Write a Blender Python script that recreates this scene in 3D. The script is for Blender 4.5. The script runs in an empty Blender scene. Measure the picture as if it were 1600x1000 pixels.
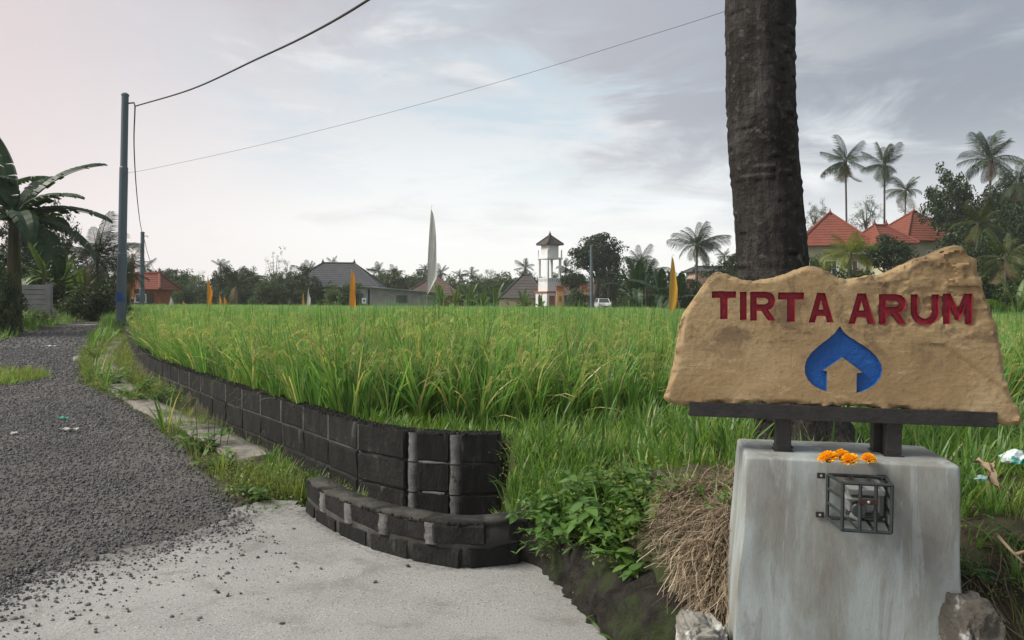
import bpy, bmesh, math, random
import numpy as np
from mathutils import Vector, Matrix, Euler, noise as mnoise
from mathutils.geometry import tessellate_polygon

R = math.radians
SC = bpy.context.scene
COL = SC.collection
rnd = random.Random(7)
NR = np.random.default_rng(7)

# ------------------------------------------------------------------ camera
F = 1200.0                      # focal length in photo pixels (1600 wide)
cam_d = bpy.data.cameras.new('camera')
cam_d.sensor_width = 36.0
cam_d.lens = 36.0 * F / 1600.0
cam_d.clip_start = 0.05
cam_d.clip_end = 2000.0
cam = bpy.data.objects.new('camera', cam_d)
COL.objects.link(cam)
CAM_M = Matrix.Rotation(R(90 - 1.43), 3, 'X') @ Matrix.Rotation(R(0.4), 3, 'Z')
cam.matrix_world = Matrix.Translation((0, 0, 1.5)) @ CAM_M.to_4x4()
SC.camera = cam

# ------------------------------------------------------------------ sky and sun
SUN_EL, SUN_AZ = 44.0, -96.0     # azimuth from +Y (straight ahead) towards +X, degrees
sd = Vector((math.sin(R(SUN_AZ)) * math.cos(R(SUN_EL)), math.cos(R(SUN_AZ)) * math.cos(R(SUN_EL)), math.sin(R(SUN_EL))))
sun_d = bpy.data.lights.new('sun', 'SUN')
sun_d.energy = 2.6
sun_d.angle = R(24)
sun_d.color = (1.0, 0.95, 0.86)
sun = bpy.data.objects.new('sun', sun_d)
COL.objects.link(sun)
sun.rotation_euler = (-sd).to_track_quat('-Z', 'Y').to_euler()
sun.location = (-20, 10, 30)

SC.view_settings.view_transform = 'Standard'
SC.view_settings.look = 'None'
SC.view_settings.gamma = 1.0
SC.view_settings.exposure = 0.72
SC.view_settings.use_curve_mapping = False
SC.render.engine = 'CYCLES'
SC.cycles.use_denoising = True
SC.cycles.max_bounces = 8
SC.cycles.transparent_max_bounces = 8
SC.cycles.volume_bounces = 1
SC.render.film_transparent = False


class NT:
    """small helper for building node trees"""
    def __init__(self, tree):
        self.t = tree
        self.n = tree.nodes
        self.l = tree.links

    def new(self, typ, **kw):
        nd = self.n.new(typ)
        for k, v in kw.items():
            setattr(nd, k, v)
        return nd

    def put(self, sock, v):
        if hasattr(v, 'bl_idname') and hasattr(v, 'links'):
            self.l.new(v, sock)
        else:
            if isinstance(v, (tuple, list)) and len(v) == 3 and sock.type == 'RGBA':
                v = (*v, 1.0)
            sock.default_value = v

    def math(self, op, a, b=0.0, clamp=False):
        nd = self.new('ShaderNodeMath', operation=op, use_clamp=clamp)
        self.put(nd.inputs[0], a)
        self.put(nd.inputs[1], b)
        return nd.outputs[0]

    def mix(self, f, a, b, blend='MIX'):
        nd = self.new('ShaderNodeMix', data_type='RGBA', blend_type=blend)
        self.put(nd.inputs[0], f)
        self.put(nd.inputs[6], a)
        self.put(nd.inputs[7], b)
        return nd.outputs[2]

    def ramp(self, f, stops, interp='LINEAR'):
        nd = self.new('ShaderNodeValToRGB')
        cr = nd.color_ramp
        cr.interpolation = interp
        while len(cr.elements) < len(stops):
            cr.elements.new(0.5)
        for e, (p, c) in zip(cr.elements, stops):
            e.position = p
            if isinstance(c, (int, float)):
                c = (c, c, c)
            e.color = (*c, 1.0)
        self.put(nd.inputs[0], f)
        return nd.outputs[0]

    def noise(self, vec, scale, detail=4.0, rough=0.55, dist=0.0):
        nd = self.new('ShaderNodeTexNoise')
        if vec is not None:
            self.l.new(vec, nd.inputs['Vector'])
        nd.inputs['Scale'].default_value = scale
        nd.inputs['Detail'].default_value = detail
        nd.inputs['Roughness'].default_value = rough
        nd.inputs['Distortion'].default_value = dist
        return nd.outputs['Fac']

    def smooth(self, v, a, b):
        nd = self.new('ShaderNodeMapRange', interpolation_type='SMOOTHSTEP')
        self.put(nd.inputs['Value'], v)
        nd.inputs['From Min'].default_value = a
        nd.inputs['From Max'].default_value = b
        return nd.outputs[0]

    def mapping(self, vec, scale=(1, 1, 1), loc=(0, 0, 0), rot=(0, 0, 0)):
        nd = self.new('ShaderNodeMapping')
        self.l.new(vec, nd.inputs['Vector'])
        nd.inputs['Scale'].default_value = scale
        nd.inputs['Location'].default_value = loc
        nd.inputs['Rotation'].default_value = rot
        return nd.outputs[0]


def build_world():
    w = bpy.data.worlds.new('World')
    SC.world = w
    w.use_nodes = True
    t = NT(w.node_tree)
    t.n.clear()
    tc = t.new('ShaderNodeTexCoord')
    d = tc.outputs['Generated']
    sep = t.new('ShaderNodeSeparateXYZ')
    t.l.new(d, sep.inputs[0])
    x, y, z = sep.outputs
    zp = t.math('MAXIMUM', z, 0.0)
    sky = t.new('ShaderNodeTexSky', sky_type='NISHITA')
    sky.sun_disc = False
    sky.sun_elevation = R(SUN_EL)
    sky.sun_rotation = R(SUN_AZ)
    sky.air_density = 1.0
    sky.dust_density = 2.0
    # clouds lie on a flat deck overhead: project the view direction on it
    den = t.math('ADD', zp, 0.13)
    cu = t.math('DIVIDE', x, den)
    cv = t.math('DIVIDE', y, den)
    com = t.new('ShaderNodeCombineXYZ')
    t.put(com.inputs[0], cu)
    t.put(com.inputs[1], cv)
    deck = com.outputs[0]
    big = t.noise(t.mapping(deck, (0.60, 0.62, 1), (3.3, 1.9, 0)), 1.0, 5.0, 0.55, 0.4)
    mid = t.noise(t.mapping(deck, (1.0, 1.25, 1), (7.7, 0.4, 0), (0, 0, 0.3)), 1.3, 8.0, 0.62, 0.6)
    wisp = t.noise(t.mapping(deck, (1.0, 1.1, 1), (1.2, 5.2, 0), (0, 0, -0.35)), 1.15, 9.0, 0.60, 0.5)
    # bright veil of thin cloud, whitest near the horizon
    el = t.ramp(zp, [(0.0, (0.80, 0.80, 0.775)), (0.08, (0.775, 0.785, 0.775)), (0.17, (0.665, 0.69, 0.695)), (0.27, (0.49, 0.525, 0.555)),
                     (0.40, (0.37, 0.405, 0.45)), (0.8, (0.52, 0.54, 0.58)), (1.0, (0.54, 0.56, 0.60))])
    # warm, pinkish tint to the left of the view, cool grey deck to the right
    left = t.smooth(x, -0.05, -0.75)
    veil = t.mix(t.math('MULTIPLY', left, 0.9), el, (0.61, 0.495, 0.48))
    hz = t.smooth(zp, 0.18, 0.0)
    veil = t.mix(t.math('MULTIPLY', hz, t.math('SUBTRACT', 0.6, t.math('MULTIPLY', left, 0.42))), veil, (0.80, 0.785, 0.76))
    base = t.mix(0.93, sky.outputs[0], t.mix(1.0, veil, (9.0, 9.0, 9.0), 'MULTIPLY'))
    # grey cloud masses, denser higher up and to the right
    side = t.math('ADD', t.math('MULTIPLY', t.smooth(x, -0.35, 0.55), 0.18), t.math('MULTIPLY', t.smooth(x, 0.15, 0.5), 0.20))
    up = t.math('MULTIPLY', t.smooth(zp, 0.10, 0.42), 0.13)
    dens = t.math('ADD', t.math('ADD', big, side), up)
    dens = t.math('ADD', dens, t.math('MULTIPLY', t.math('SUBTRACT', mid, 0.5), 0.85))
    gm = t.smooth(dens, 0.56, 0.84)
    gm = t.math('MULTIPLY', gm, t.smooth(zp, 0.03, 0.24))
    grey = t.mix(t.smooth(x, -0.6, 0.2), (4.2, 3.65, 3.7), (2.95, 3.05, 3.45))
    grey = t.mix(t.smooth(x, 0.12, 0.46), grey, (2.0, 2.25, 2.65))
    col = t.mix(t.math('MULTIPLY', gm, 0.9), base, grey)
    # paler wisps and brighter edges
    wm = t.math('MULTIPLY', t.math('MULTIPLY', t.smooth(wisp, 0.54, 0.66), t.smooth(zp, 0.03, 0.14)), t.math('SUBTRACT', 1.0, t.math('MULTIPLY', t.smooth(x, 0.1, 0.45), 0.75)))
    col = t.mix(t.math('MULTIPLY', wm, 0.60), col, (6.0, 5.95, 5.95))
    # patches of pale blue between them
    bl = t.math('MULTIPLY', t.smooth(mid, 0.54, 0.38), t.smooth(zp, 0.10, 0.24))
    col = t.mix(t.math('MULTIPLY', t.math('MULTIPLY', bl, 0.75), t.math('MULTIPLY', t.smooth(x, -0.50, -0.15), t.smooth(x, 0.32, 0.08))), col, (3.85, 4.65, 5.25))
    # below the horizon: the dull ground
    col = t.mix(t.smooth(z, 0.0, -0.05), col, (1.2, 1.2, 1.0))
    bg = t.new('ShaderNodeBackground')
    t.l.new(col, bg.inputs['Color'])
    bg.inputs['Strength'].default_value = 0.094
    out = t.new('ShaderNodeOutputWorld')
    t.l.new(bg.outputs[0], out.inputs['Surface'])


build_world()

# ------------------------------------------------------------------ projection from the photograph to the place
def ray(px, py):
    v = Vector(((px - 800) / F, (500 - py) / F, -1.0))
    return CAM_M @ v


def P(px, py, Y):
    d = ray(px, py)
    k = Y / d.y
    return Vector((d.x * k, Y, 1.5 + d.z * k))


def G(px, py, zf, lo=1.0, hi=300.0):
    """where the ray through a photo pixel meets the surface z = zf(y)"""
    f = lambda Y: P(px, py, Y).z - zf(Y)
    a, b = lo, hi
    for _ in range(60):
        m = 0.5 * (a + b)
        if f(m) > 0:
            a = m
        else:
            b = m
    return P(px, py, a)


def zr(y):                         # height of the lane and driveway
    return float(np.interp(y, [-20, 3.6, 5.2, 7.2, 28, 60, 90], [-0.06, 0.0, 0.06, 0.17, 0.40, 0.62, 0.3]))


def ztop(y):                       # height of the field wall's top
    return float(np.interp(y, [5, 12, 30, 100], [0.55, 0.585, 0.70, 0.75]))


def zfield(y):
    return float(np.interp(y, [6, 86, 90], [0.48, -0.04, 0.1]))

# ------------------------------------------------------------------ object helpers
def tag(o, label=None, cat=None, group=None, kind=None):
    if label: o['label'] = label
    if cat: o['category'] = cat
    if group: o['group'] = group
    if kind: o['kind'] = kind
    return o


def empty(name, loc, rz=0.0, label=None, cat=None, group=None):
    o = bpy.data.objects.new(name, None)
    o.empty_display_size = 0.2
    o.location = loc
    o.rotation_euler = (0, 0, rz)
    COL.objects.link(o)
    return tag(o, label, cat, group)


def link(name, me, mat=None, parent=None, loc=None, rot=None, scale=None):
    if mat is not None and not me.materials:
        me.materials.append(mat)
    o = bpy.data.objects.new(name, me)
    COL.objects.link(o)
    if parent is not None:
        o.parent = parent
    if loc is not None: o.location = loc
    if rot is not None: o.rotation_euler = rot
    if scale is not None: o.scale = scale if hasattr(scale, '__len__') else (scale,) * 3
    return o


def copy_tree(o, parent=None):
    c = o.copy()
    COL.objects.link(c)
    if parent is not None:
        c.parent = parent
    for ch in o.children:
        copy_tree(ch, c)
    return c


def np_mesh(name, V, Q, tint=None, smooth=False):
    """mesh from numpy arrays: V (n,3), Q (m,3 or 4)"""
    V = np.asarray(V, dtype=np.float32)
    Q = np.asarray(Q, dtype=np.int32)
    me = bpy.data.meshes.new(name)
    me.vertices.add(len(V))
    me.vertices.foreach_set('co', V.ravel())
    k = Q.shape[1]
    me.loops.add(Q.size)
    me.loops.foreach_set('vertex_index', Q.ravel())
    me.polygons.add(len(Q))
    me.polygons.foreach_set('loop_start', np.arange(0, Q.size, k, dtype=np.int32))
    me.update(calc_edges=True)
    me.validate()
    if tint is not None:
        a = me.attributes.new('tint', 'FLOAT', 'POINT')
        a.data.foreach_set('value', np.asarray(tint, dtype=np.float32))
    if smooth:
        me.polygons.foreach_set('use_smooth', np.ones(len(me.polygons), dtype=bool))
    return me


class MB:
    """collects boxes, tubes, prisms into one mesh"""
    def __init__(self):
        self.v, self.f, self.t = [], [], []
        self.tv = 0.5

    def add(self, vs, fs):
        b = len(self.v)
        self.v += [tuple(p) for p in vs]
        self.t += [self.tv] * len(vs)
        self.f += [tuple(i + b for i in f) for f in fs]

    def box(self, c, s, M=None, taper=1.0):
        hx, hy, hz = s[0] / 2, s[1] / 2, s[2] / 2
        vs = []
        for dz in (-1, 1):
            k = taper if dz > 0 else 1.0
            for dx, dy in ((-1, -1), (1, -1), (1, 1), (-1, 1)):
                vs.append(Vector((c[0] + dx * hx * k, c[1] + dy * hy * k, c[2] + dz * hz)))
        if M is not None:
            vs = [M @ p for p in vs]
        self.add(vs, [(3, 2, 1, 0), (4, 5, 6, 7), (0, 1, 5, 4), (1, 2, 6, 5), (2, 3, 7, 6), (3, 0, 4, 7)])
        return self

    def tube(self, pts, rad, n=8, cap=True):
        pts = [Vector(p) for p in pts]
        m = len(pts)
        if not hasattr(rad, '__len__'):
            rad = [rad] * m
        vs, fs = [], []
        prev = None
        for i, p in enumerate(pts):
            tdir = (pts[min(i + 1, m - 1)] - pts[max(i - 1, 0)]).normalized()
            if prev is None:
                a = Vector((0, 0, 1)) if abs(tdir.z) < 0.9 else Vector((1, 0, 0))
                u = tdir.cross(a).normalized()
            else:
                u = (prev - tdir * prev.dot(tdir)).normalized()
            prev = u
            w = tdir.cross(u)
            for k in range(n):
                a = 2 * math.pi * k / n
                vs.append(p + (u * math.cos(a) + w * math.sin(a)) * rad[i])
        for i in range(m - 1):
            for k in range(n):
                a, b = i * n + k, i * n + (k + 1) % n
                fs.append((a, b, b + n, a + n))
        if cap:
            fs.append(tuple(range(n - 1, -1, -1)))
            fs.append(tuple((m - 1) * n + k for k in range(n)))
        self.add(vs, fs)
        return self

    def lathe(self, prof, n=16, c=(0, 0, 0), M=None):
        vs, fs = [], []
        for r, z in prof:
            for k in range(n):
                a = 2 * math.pi * k / n
                p = Vector((c[0] + r * math.cos(a), c[1] + r * math.sin(a), c[2] + z))
                vs.append(M @ p if M is not None else p)
        for i in range(len(prof) - 1):
            for k in range(n):
                a, b = i * n + k, i * n + (k + 1) % n
                fs.append((a, b, b + n, a + n))
        fs.append(tuple(range(n - 1, -1, -1)))
        fs.append(tuple((len(prof) - 1) * n + k for k in range(n)))
        self.add(vs, fs)
        return self

    def poly(self, *pts):
        self.add(pts, [tuple(range(len(pts)))])
        return self

    def mesh(self, name, smooth=False, tint=False):
        me = bpy.data.meshes.new(name)
        me.from_pydata(self.v, [], self.f)
        me.update()
        if tint:
            a = me.attributes.new('tint', 'FLOAT', 'POINT')
            a.data.foreach_set('value', np.asarray(self.t, dtype=np.float32))
        if smooth:
            me.polygons.foreach_set('use_smooth', np.ones(len(me.polygons), dtype=bool))
        return me

    def build(self, name, mat, parent=None, smooth=False, loc=None, rot=None, bevel=0.0):
        me = self.mesh(name, smooth)
        if bevel:
            bm = bmesh.new()
            bm.from_mesh(me)
            bmesh.ops.bevel(bm, geom=list(bm.edges), offset=bevel, segments=2, affect='EDGES', profile=0.5)
            bm.to_mesh(me)
            bm.free()
        return link(name, me, mat, parent, loc, rot)


def hide_protos(name):
    return bpy.data.collections.new(name)       # never linked to the scene: only a source of instances


def scatter(name, pts, rot, scl, idx, protos, label=None, kind='stuff', parent=None):
    """one object that instances the prototype meshes on its own points (geometry nodes)"""
    pts = np.asarray(pts, dtype=np.float32)
    me = bpy.data.meshes.new(name)
    me.vertices.add(len(pts))
    me.vertices.foreach_set('co', pts.ravel())
    a = me.attributes.new('rot', 'FLOAT_VECTOR', 'POINT'); a.data.foreach_set('vector', np.asarray(rot, dtype=np.float32).ravel())
    a = me.attributes.new('scl', 'FLOAT', 'POINT'); a.data.foreach_set('value', np.asarray(scl, dtype=np.float32))
    a = me.attributes.new('idx', 'INT', 'POINT'); a.data.foreach_set('value', np.asarray(idx, dtype=np.int32))
    me.update()
    c = hide_protos(name + '_sources')
    for i, (pm, pmat) in enumerate(protos):
        if not pm.materials:
            pm.materials.append(pmat)
        po = bpy.data.objects.new('%s_source_%02d' % (name, i), pm)
        c.objects.link(po)
    ng = bpy.data.node_groups.new(name + '_nodes', 'GeometryNodeTree')
    ng.interface.new_socket('Geometry', in_out='INPUT', socket_type='NodeSocketGeometry')
    ng.interface.new_socket('Geometry', in_out='OUTPUT', socket_type='NodeSocketGeometry')
    N, L = ng.nodes, ng.links
    gi, go = N.new('NodeGroupInput'), N.new('NodeGroupOutput')
    ci = N.new('GeometryNodeCollectionInfo')
    ci.inputs['Collection'].default_value = c
    ci.inputs['Separate Children'].default_value = True
    ci.inputs['Reset Children'].default_value = True
    iop = N.new('GeometryNodeInstanceOnPoints')
    def attr(n, t):
        nd = N.new('GeometryNodeInputNamedAttribute')
        nd.data_type = t
        nd.inputs['Name'].default_value = n
        return nd.outputs['Attribute']
    e2r = N.new('FunctionNodeEulerToRotation')
    L.new(attr('rot', 'FLOAT_VECTOR'), e2r.inputs[0])
    L.new(gi.outputs[0], iop.inputs['Points'])
    L.new(ci.outputs[0], iop.inputs['Instance'])
    iop.inputs['Pick Instance'].default_value = True
    L.new(attr('idx', 'INT'), iop.inputs['Instance Index'])
    L.new(e2r.outputs[0], iop.inputs['Rotation'])
    L.new(attr('scl', 'FLOAT'), iop.inputs['Scale'])
    L.new(iop.outputs[0], go.inputs[0])
    o = bpy.data.objects.new(name, me)
    COL.objects.link(o)
    md = o.modifiers.new('scatter', 'NODES')
    md.node_group = ng
    if parent is not None:
        o.parent = parent
    if kind: o['kind'] = kind
    if label: o['label'] = label
    return o

# ------------------------------------------------------------------ materials
MATS = {}


def surf(name, c1, c2, scale=6.0, rough=0.85, bump=0.3, bscale=None, detail=6.0, coords='Object', stretch=(1, 1, 1),
         c3=None, s3=None, t3=(0.55, 0.7), metal=0.0, spec=0.35, bdist=0.02, per_object=0.0):
    if name in MATS:
        return MATS[name]
    m = bpy.data.materials.new(name)
    m.use_nodes = True
    t = NT(m.node_tree)
    t.n.clear()
    tc = t.new('ShaderNodeTexCoord')
    vec = t.mapping(tc.outputs[coords], stretch)
    oi = t.new('ShaderNodeObjectInfo')
    if per_object:
        add = t.new('ShaderNodeVectorMath', operation='ADD')
        t.l.new(vec, add.inputs[0])
        cx = t.new('ShaderNodeCombineXYZ')
        t.put(cx.inputs[0], t.math('MULTIPLY', oi.outputs['Random'], 53.0))
        t.put(cx.inputs[1], t.math('MULTIPLY', oi.outputs['Random'], 31.0))
        t.l.new(cx.outputs[0], add.inputs[1])
        vec = add.outputs[0]
    n1 = t.noise(vec, scale, detail, 0.62)
    col = t.ramp(n1, [(0.3, c1), (0.7, c2)])
    if c3 is not None:
        n3 = t.noise(vec, s3 or scale * 0.4, 5.0, 0.65, 0.4)
        col = t.mix(t.smooth(n3, *t3), col, c3)
    if per_object:
        k = t.math('ADD', t.math('MULTIPLY', oi.outputs['Random'], per_object), 1.0 - per_object * 0.5)
        com = t.new('ShaderNodeCombineXYZ')
        for i in range(3): t.put(com.inputs[i], k)
        col = t.mix(1.0, col, com.outputs[0], 'MULTIPLY')
    b = t.new('ShaderNodeBsdfPrincipled')
    t.l.new(col, b.inputs['Base Color'])
    b.inputs['Roughness'].default_value = rough
    b.inputs['Metallic'].default_value = metal
    b.inputs['Specular IOR Level'].default_value = spec
    if bump:
        bn = t.noise(vec, bscale or scale * 5, 6.0, 0.65)
        bp = t.new('ShaderNodeBump')
        bp.inputs['Strength'].default_value = bump
        bp.inputs['Distance'].default_value = bdist
        t.l.new(bn, bp.inputs['Height'])
        t.l.new(bp.outputs[0], b.inputs['Normal'])
    o = t.new('ShaderNodeOutputMaterial')
    t.l.new(b.outputs[0], o.inputs['Surface'])
    MATS[name] = m
    return m


def plain(name, c, rough=0.5, metal=0.0, spec=0.5, var=0.12):
    return surf(name, tuple(x * (1 - var) for x in c), tuple(x * (1 + var) for x in c), 9.0, rough, 0.08, 40.0, metal=metal, spec=spec)


def leafmat(name, stops, trans=0.35, rough=0.5, vary=0.35, spec=0.3):
    """leaves: colour from the per-leaf attribute, some light passes through"""
    if name in MATS:
        return MATS[name]
    m = bpy.data.materials.new(name)
    m.use_nodes = True
    t = NT(m.node_tree)
    t.n.clear()
    at = t.new('ShaderNodeAttribute', attribute_name='tint')
    oi = t.new('ShaderNodeObjectInfo')
    col = t.ramp(at.outputs['Fac'], stops)
    k = t.math('ADD', t.math('MULTIPLY', oi.outputs['Random'], vary), 1.0 - vary * 0.5)
    com = t.new('ShaderNodeCombineXYZ')
    for i in range(3): t.put(com.inputs[i], k)
    col = t.mix(1.0, col, com.outputs[0], 'MULTIPLY')
    b = t.new('ShaderNodeBsdfPrincipled')
    t.l.new(col, b.inputs['Base Color'])
    b.inputs['Roughness'].default_value = rough
    b.inputs['Specular IOR Level'].default_value = spec
    tr = t.new('ShaderNodeBsdfTranslucent')
    tcol = t.mix(1.0, col, (1.25, 1.3, 0.7), 'MULTIPLY')
    t.l.new(tcol, tr.inputs['Color'])
    mx = t.new('ShaderNodeMixShader')
    mx.inputs[0].default_value = trans
    t.l.new(b.outputs[0], mx.inputs[1])
    t.l.new(tr.outputs[0], mx.inputs[2])
    o = t.new('ShaderNodeOutputMaterial')
    t.l.new(mx.outputs[0], o.inputs['Surface'])
    MATS[name] = m
    return m


M_SOIL = surf('soil', (0.030, 0.024, 0.016), (0.075, 0.058, 0.038), 5.0, 0.95, 0.8, 30, c3=(0.040, 0.055, 0.018), s3=1.6, t3=(0.42, 0.6))
M_ROAD = surf('road_base', (0.070, 0.067, 0.062), (0.14, 0.131, 0.118), 2.0, 0.95, 0.9, 45, c3=(0.11, 0.10, 0.085), s3=0.5, t3=(0.56, 0.72))
M_STONE_DARK = surf('gravel_stone', (0.07, 0.071, 0.073), (0.195, 0.192, 0.188), 9.0, 0.8, 0.3, 60, per_object=0.8)
M_BLOCK = surf('mossy_block', (0.006, 0.0065, 0.006), (0.026, 0.0265, 0.024), 9.0, 0.95, 1.0, 55, detail=10, c3=(0.085, 0.085, 0.078), s3=8.0, t3=(0.57, 0.76), stretch=(1, 1, 0.55), per_object=0.5, bdist=0.02)
M_MORTAR = surf('mortar', (0.03, 0.030, 0.028), (0.10, 0.10, 0.095), 9.0, 0.95, 0.8, 70, c3=(0.045, 0.043, 0.036), s3=4.0, t3=(0.42, 0.62), bdist=0.01)
M_SMEAR = surf('pale_mortar', (0.09, 0.09, 0.086), (0.22, 0.22, 0.21), 11.0, 0.95, 0.9, 70, c3=(0.06, 0.058, 0.05), s3=7.0, t3=(0.54, 0.70), bdist=0.012)
M_KERB = surf('old_concrete', (0.15, 0.14, 0.12), (0.30, 0.28, 0.24), 6.0, 0.95, 0.7, 40, c3=(0.06, 0.058, 0.045), s3=2.2, t3=(0.48, 0.66))
M_PLASTER = None
M_STEEL = surf('black_paint', (0.012, 0.012, 0.012), (0.032, 0.03, 0.028), 14.0, 0.42, 0.25, 60, c3=(0.07, 0.05, 0.035), s3=9.0, t3=(0.68, 0.8), spec=0.45)
M_WHITE = surf('white_paint', (0.62, 0.64, 0.64), (0.76, 0.77, 0.77), 1.2, 0.6, 0.05, 20)
M_POLE = surf('pole_paint', (0.085, 0.115, 0.145), (0.125, 0.155, 0.185), 3.0, 0.5, 0.1, 30, stretch=(1, 1, 0.2))
M_CABLE = plain('cable', (0.02, 0.02, 0.022), 0.6)

# ------------------------------------------------------------------ the lie of the land
def catmull(pts, n=10):
    p = [np.array(q, dtype=float) for q in pts]
    p = [2 * p[0] - p[1]] + p + [2 * p[-1] - p[-2]]
    out = []
    for i in range(1, len(p) - 2):
        for k in range(n):
            t = k / n
            out.append(0.5 * ((2 * p[i]) + (-p[i - 1] + p[i + 1]) * t + (2 * p[i - 1] - 5 * p[i] + 4 * p[i + 1] - p[i + 2]) * t * t
                              + (-p[i - 1] + 3 * p[i] - 3 * p[i + 1] + p[i + 2]) * t ** 3))
    out.append(p[-2])
    return np.array(out)


class Path:
    def __init__(self, pts):
        self.p = np.array(pts, dtype=float)
        self.s = np.concatenate([[0], np.cumsum(np.linalg.norm(np.diff(self.p[:, :2], axis=0), axis=1))])
        self.L = self.s[-1]

    def at(self, s):
        return np.array([np.interp(s, self.s, self.p[:, k]) for k in range(self.p.shape[1])])

    def tan(self, s, e=0.08):
        d = self.at(min(s + e, self.L))[:2] - self.at(max(s - e, 0))[:2]
        return d / np.linalg.norm(d)


wall_px = [(783, 676), (720, 676), (640, 671), (576, 661), (520, 645), (460, 627), (400, 610), (355, 597), (319, 585),
           (278, 572), (240, 557), (222, 541), (211, 527), (203, 516)]
Wp = [G(a, b, ztop) for a, b in wall_px]
Wp = [(p.x, p.y) for p in Wp]
dirw = (np.array(Wp[-1]) - np.array(Wp[-3])); dirw /= np.linalg.norm(dirw)
Wp += [tuple(np.array(Wp[-1]) + dirw * k) for k in (8, 20, 45, 75)]
WALL = Path(catmull(Wp, 8))

kerb_px = [(478, 801), (514, 827), (570, 854), (630, 872), (700, 886), (760, 886), (812, 878)]
Kp = [G(a, b, zr) for a, b in kerb_px]
Kp = [(p.x, p.y) for p in Kp]
Kp += [(Kp[-1][0] + 0.16, Kp[-1][1] - 0.02)]
KERB = Path(catmull(Kp, 8))

edge_px = [(872, 905), (905, 940), (945, 980), (985, 1020)]
Ep = [(G(a, b, zr).x, G(a, b, zr).y) for a, b in edge_px] + [(0.66, 2.95), (0.80, 2.62)]

strip_r_px = [(430, 711), (385, 690), (344, 670), (285, 645), (247, 628), (218, 610), (197, 590), (184, 572), (184, 556), (192, 540), (200, 526)]
zs = lambda y: zr(y) + 0.035
Sp = [G(a, b, zs) for a, b in strip_r_px]
STRIP = Path(catmull([(p.x, p.y) for p in Sp], 8))

road_r_px = [(-30, 935), (0, 925), (30, 912), (90, 884), (120, 884), (210, 858), (270, 850), (325, 832), (380, 812), (372, 796), (345, 765), (318, 738),
             (290, 708), (262, 684), (225, 655), (180, 628), (140, 606), (122, 584), (128, 556), (150, 530), (160, 515), (163, 507), (166, 499)]
Rp = np.array([(G(a, b, zr).x, G(a, b, zr).y) for a, b in road_r_px])
for i in range(1, len(Rp)):                      # keep depth strictly growing along the edge
    Rp[i, 1] = max(Rp[i, 1], Rp[i - 1, 1] + 0.02)
road_l_px = [(-260, 610), (-110, 560), (0, 533), (40, 518), (88, 509), (140, 500), (154, 496)]
Lp = np.array([(-7.5, -6.0), (-8.2, 4.0)] + [(G(a, b, zr).x, G(a, b, zr).y) for a, b in road_l_px])
xr = lambda y: np.interp(y, Rp[:, 1], Rp[:, 0])
xl = lambda y: np.interp(y, Lp[:, 1], Lp[:, 0])


def inside(px, py, poly):
    px, py = np.asarray(px), np.asarray(py)
    r = np.zeros(px.shape, dtype=bool)
    n = len(poly)
    for i in range(n):
        x1, y1 = poly[i]
        x2, y2 = poly[(i + 1) % n]
        if y1 == y2:
            continue
        c = ((y1 > py) != (y2 > py)) & (px < (x2 - x1) * (py - y1) / (y2 - y1) + x1)
        r ^= c
    return r


def pdist(px, py, line):
    px, py = np.asarray(px, dtype=float), np.asarray(py, dtype=float)
    best = np.full(px.shape, 1e9)
    for (x1, y1), (x2, y2) in zip(line[:-1], line[1:]):
        dx, dy = x2 - x1, y2 - y1
        l2 = dx * dx + dy * dy + 1e-12
        t = np.clip(((px - x1) * dx + (py - y1) * dy) / l2, 0, 1)
        best = np.minimum(best, np.hypot(px - x1 - t * dx, py - y1 - t * dy))
    return best


wl = [tuple(q) for q in WALL.p]
kl = [tuple(q) for q in KERB.p]
BANK = list(reversed(wl)) + [(0.02, 5.35), (-0.03, 5.0), (0.02, 4.75), (0.30, 4.50)] + [(q[0] + 0.12, q[1] + 0.07) for q in Ep] + \
       [(1.05, 2.45), (1.5, 2.2), (3.0, 1.7), (12, 1.2), (400, 1.2), (400, 600), (wl[-1][0], 600)]
# ditch: between the low kerb wall and the field wall
DITCH = [tuple(q) for q in KERB.p] + [(-0.05, 4.72), (-0.06, 5.0), (0.02, 5.35)] + wl[:60] + [tuple(q) for q in STRIP.p[:40][::-1]]
CTRL = np.array([
    (-0.05, 5.62, 0.47), (-0.7, 5.95, 0.49), (-1.5, 6.8, 0.50), (0.02, 4.8, 0.22), (0.16, 4.42, 0.25), (0.45, 4.5, 0.33), (0.3, 4.05, 0.27), (0.5, 3.75, 0.32),
    (0.55, 3.45, 0.34), (0.62, 3.05, 0.33), (0.78, 3.5, 0.66), (0.92, 3.15, 0.64), (0.78, 2.9, 0.34), (0.7, 4.0, 0.62), (0.95, 3.8, 0.70),
    (1.2, 3.4, 0.72), (1.55, 4.0, 0.71), (1.1, 4.4, 0.68), (0.7, 4.8, 0.52), (0.3, 5.1, 0.43), (1.0, 5.3, 0.56), (0.4, 6.0, 0.49),
    (1.5, 6.0, 0.50), (2.2, 4.8, 0.66), (2.9, 4.4, 0.68), (3.0, 6.0, 0.5), (4.5, 5.0, 0.6), (1.95, 3.05, 0.66), (2.4, 3.6, 0.72),
    (1.75, 2.8, 0.52), (1.62, 2.45, 0.30), (1.75, 2.2, 0.14), (2.2, 2.5, 0.34), (2.6, 3.0, 0.60), (3.5, 2.6, 0.4), (3.5, 3.6, 0.7),
    (1.2, 2.1, 0.0), (2.2, 1.8, 0.05), (6, 2, 0.2), (6, 4.5, 0.65), (9, 3, 0.5), (9, 6, 0.5), (-3, 8.2, 0.48), (12, 6, 0.5), (1.2, 2.6, 0.3)])


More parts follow.
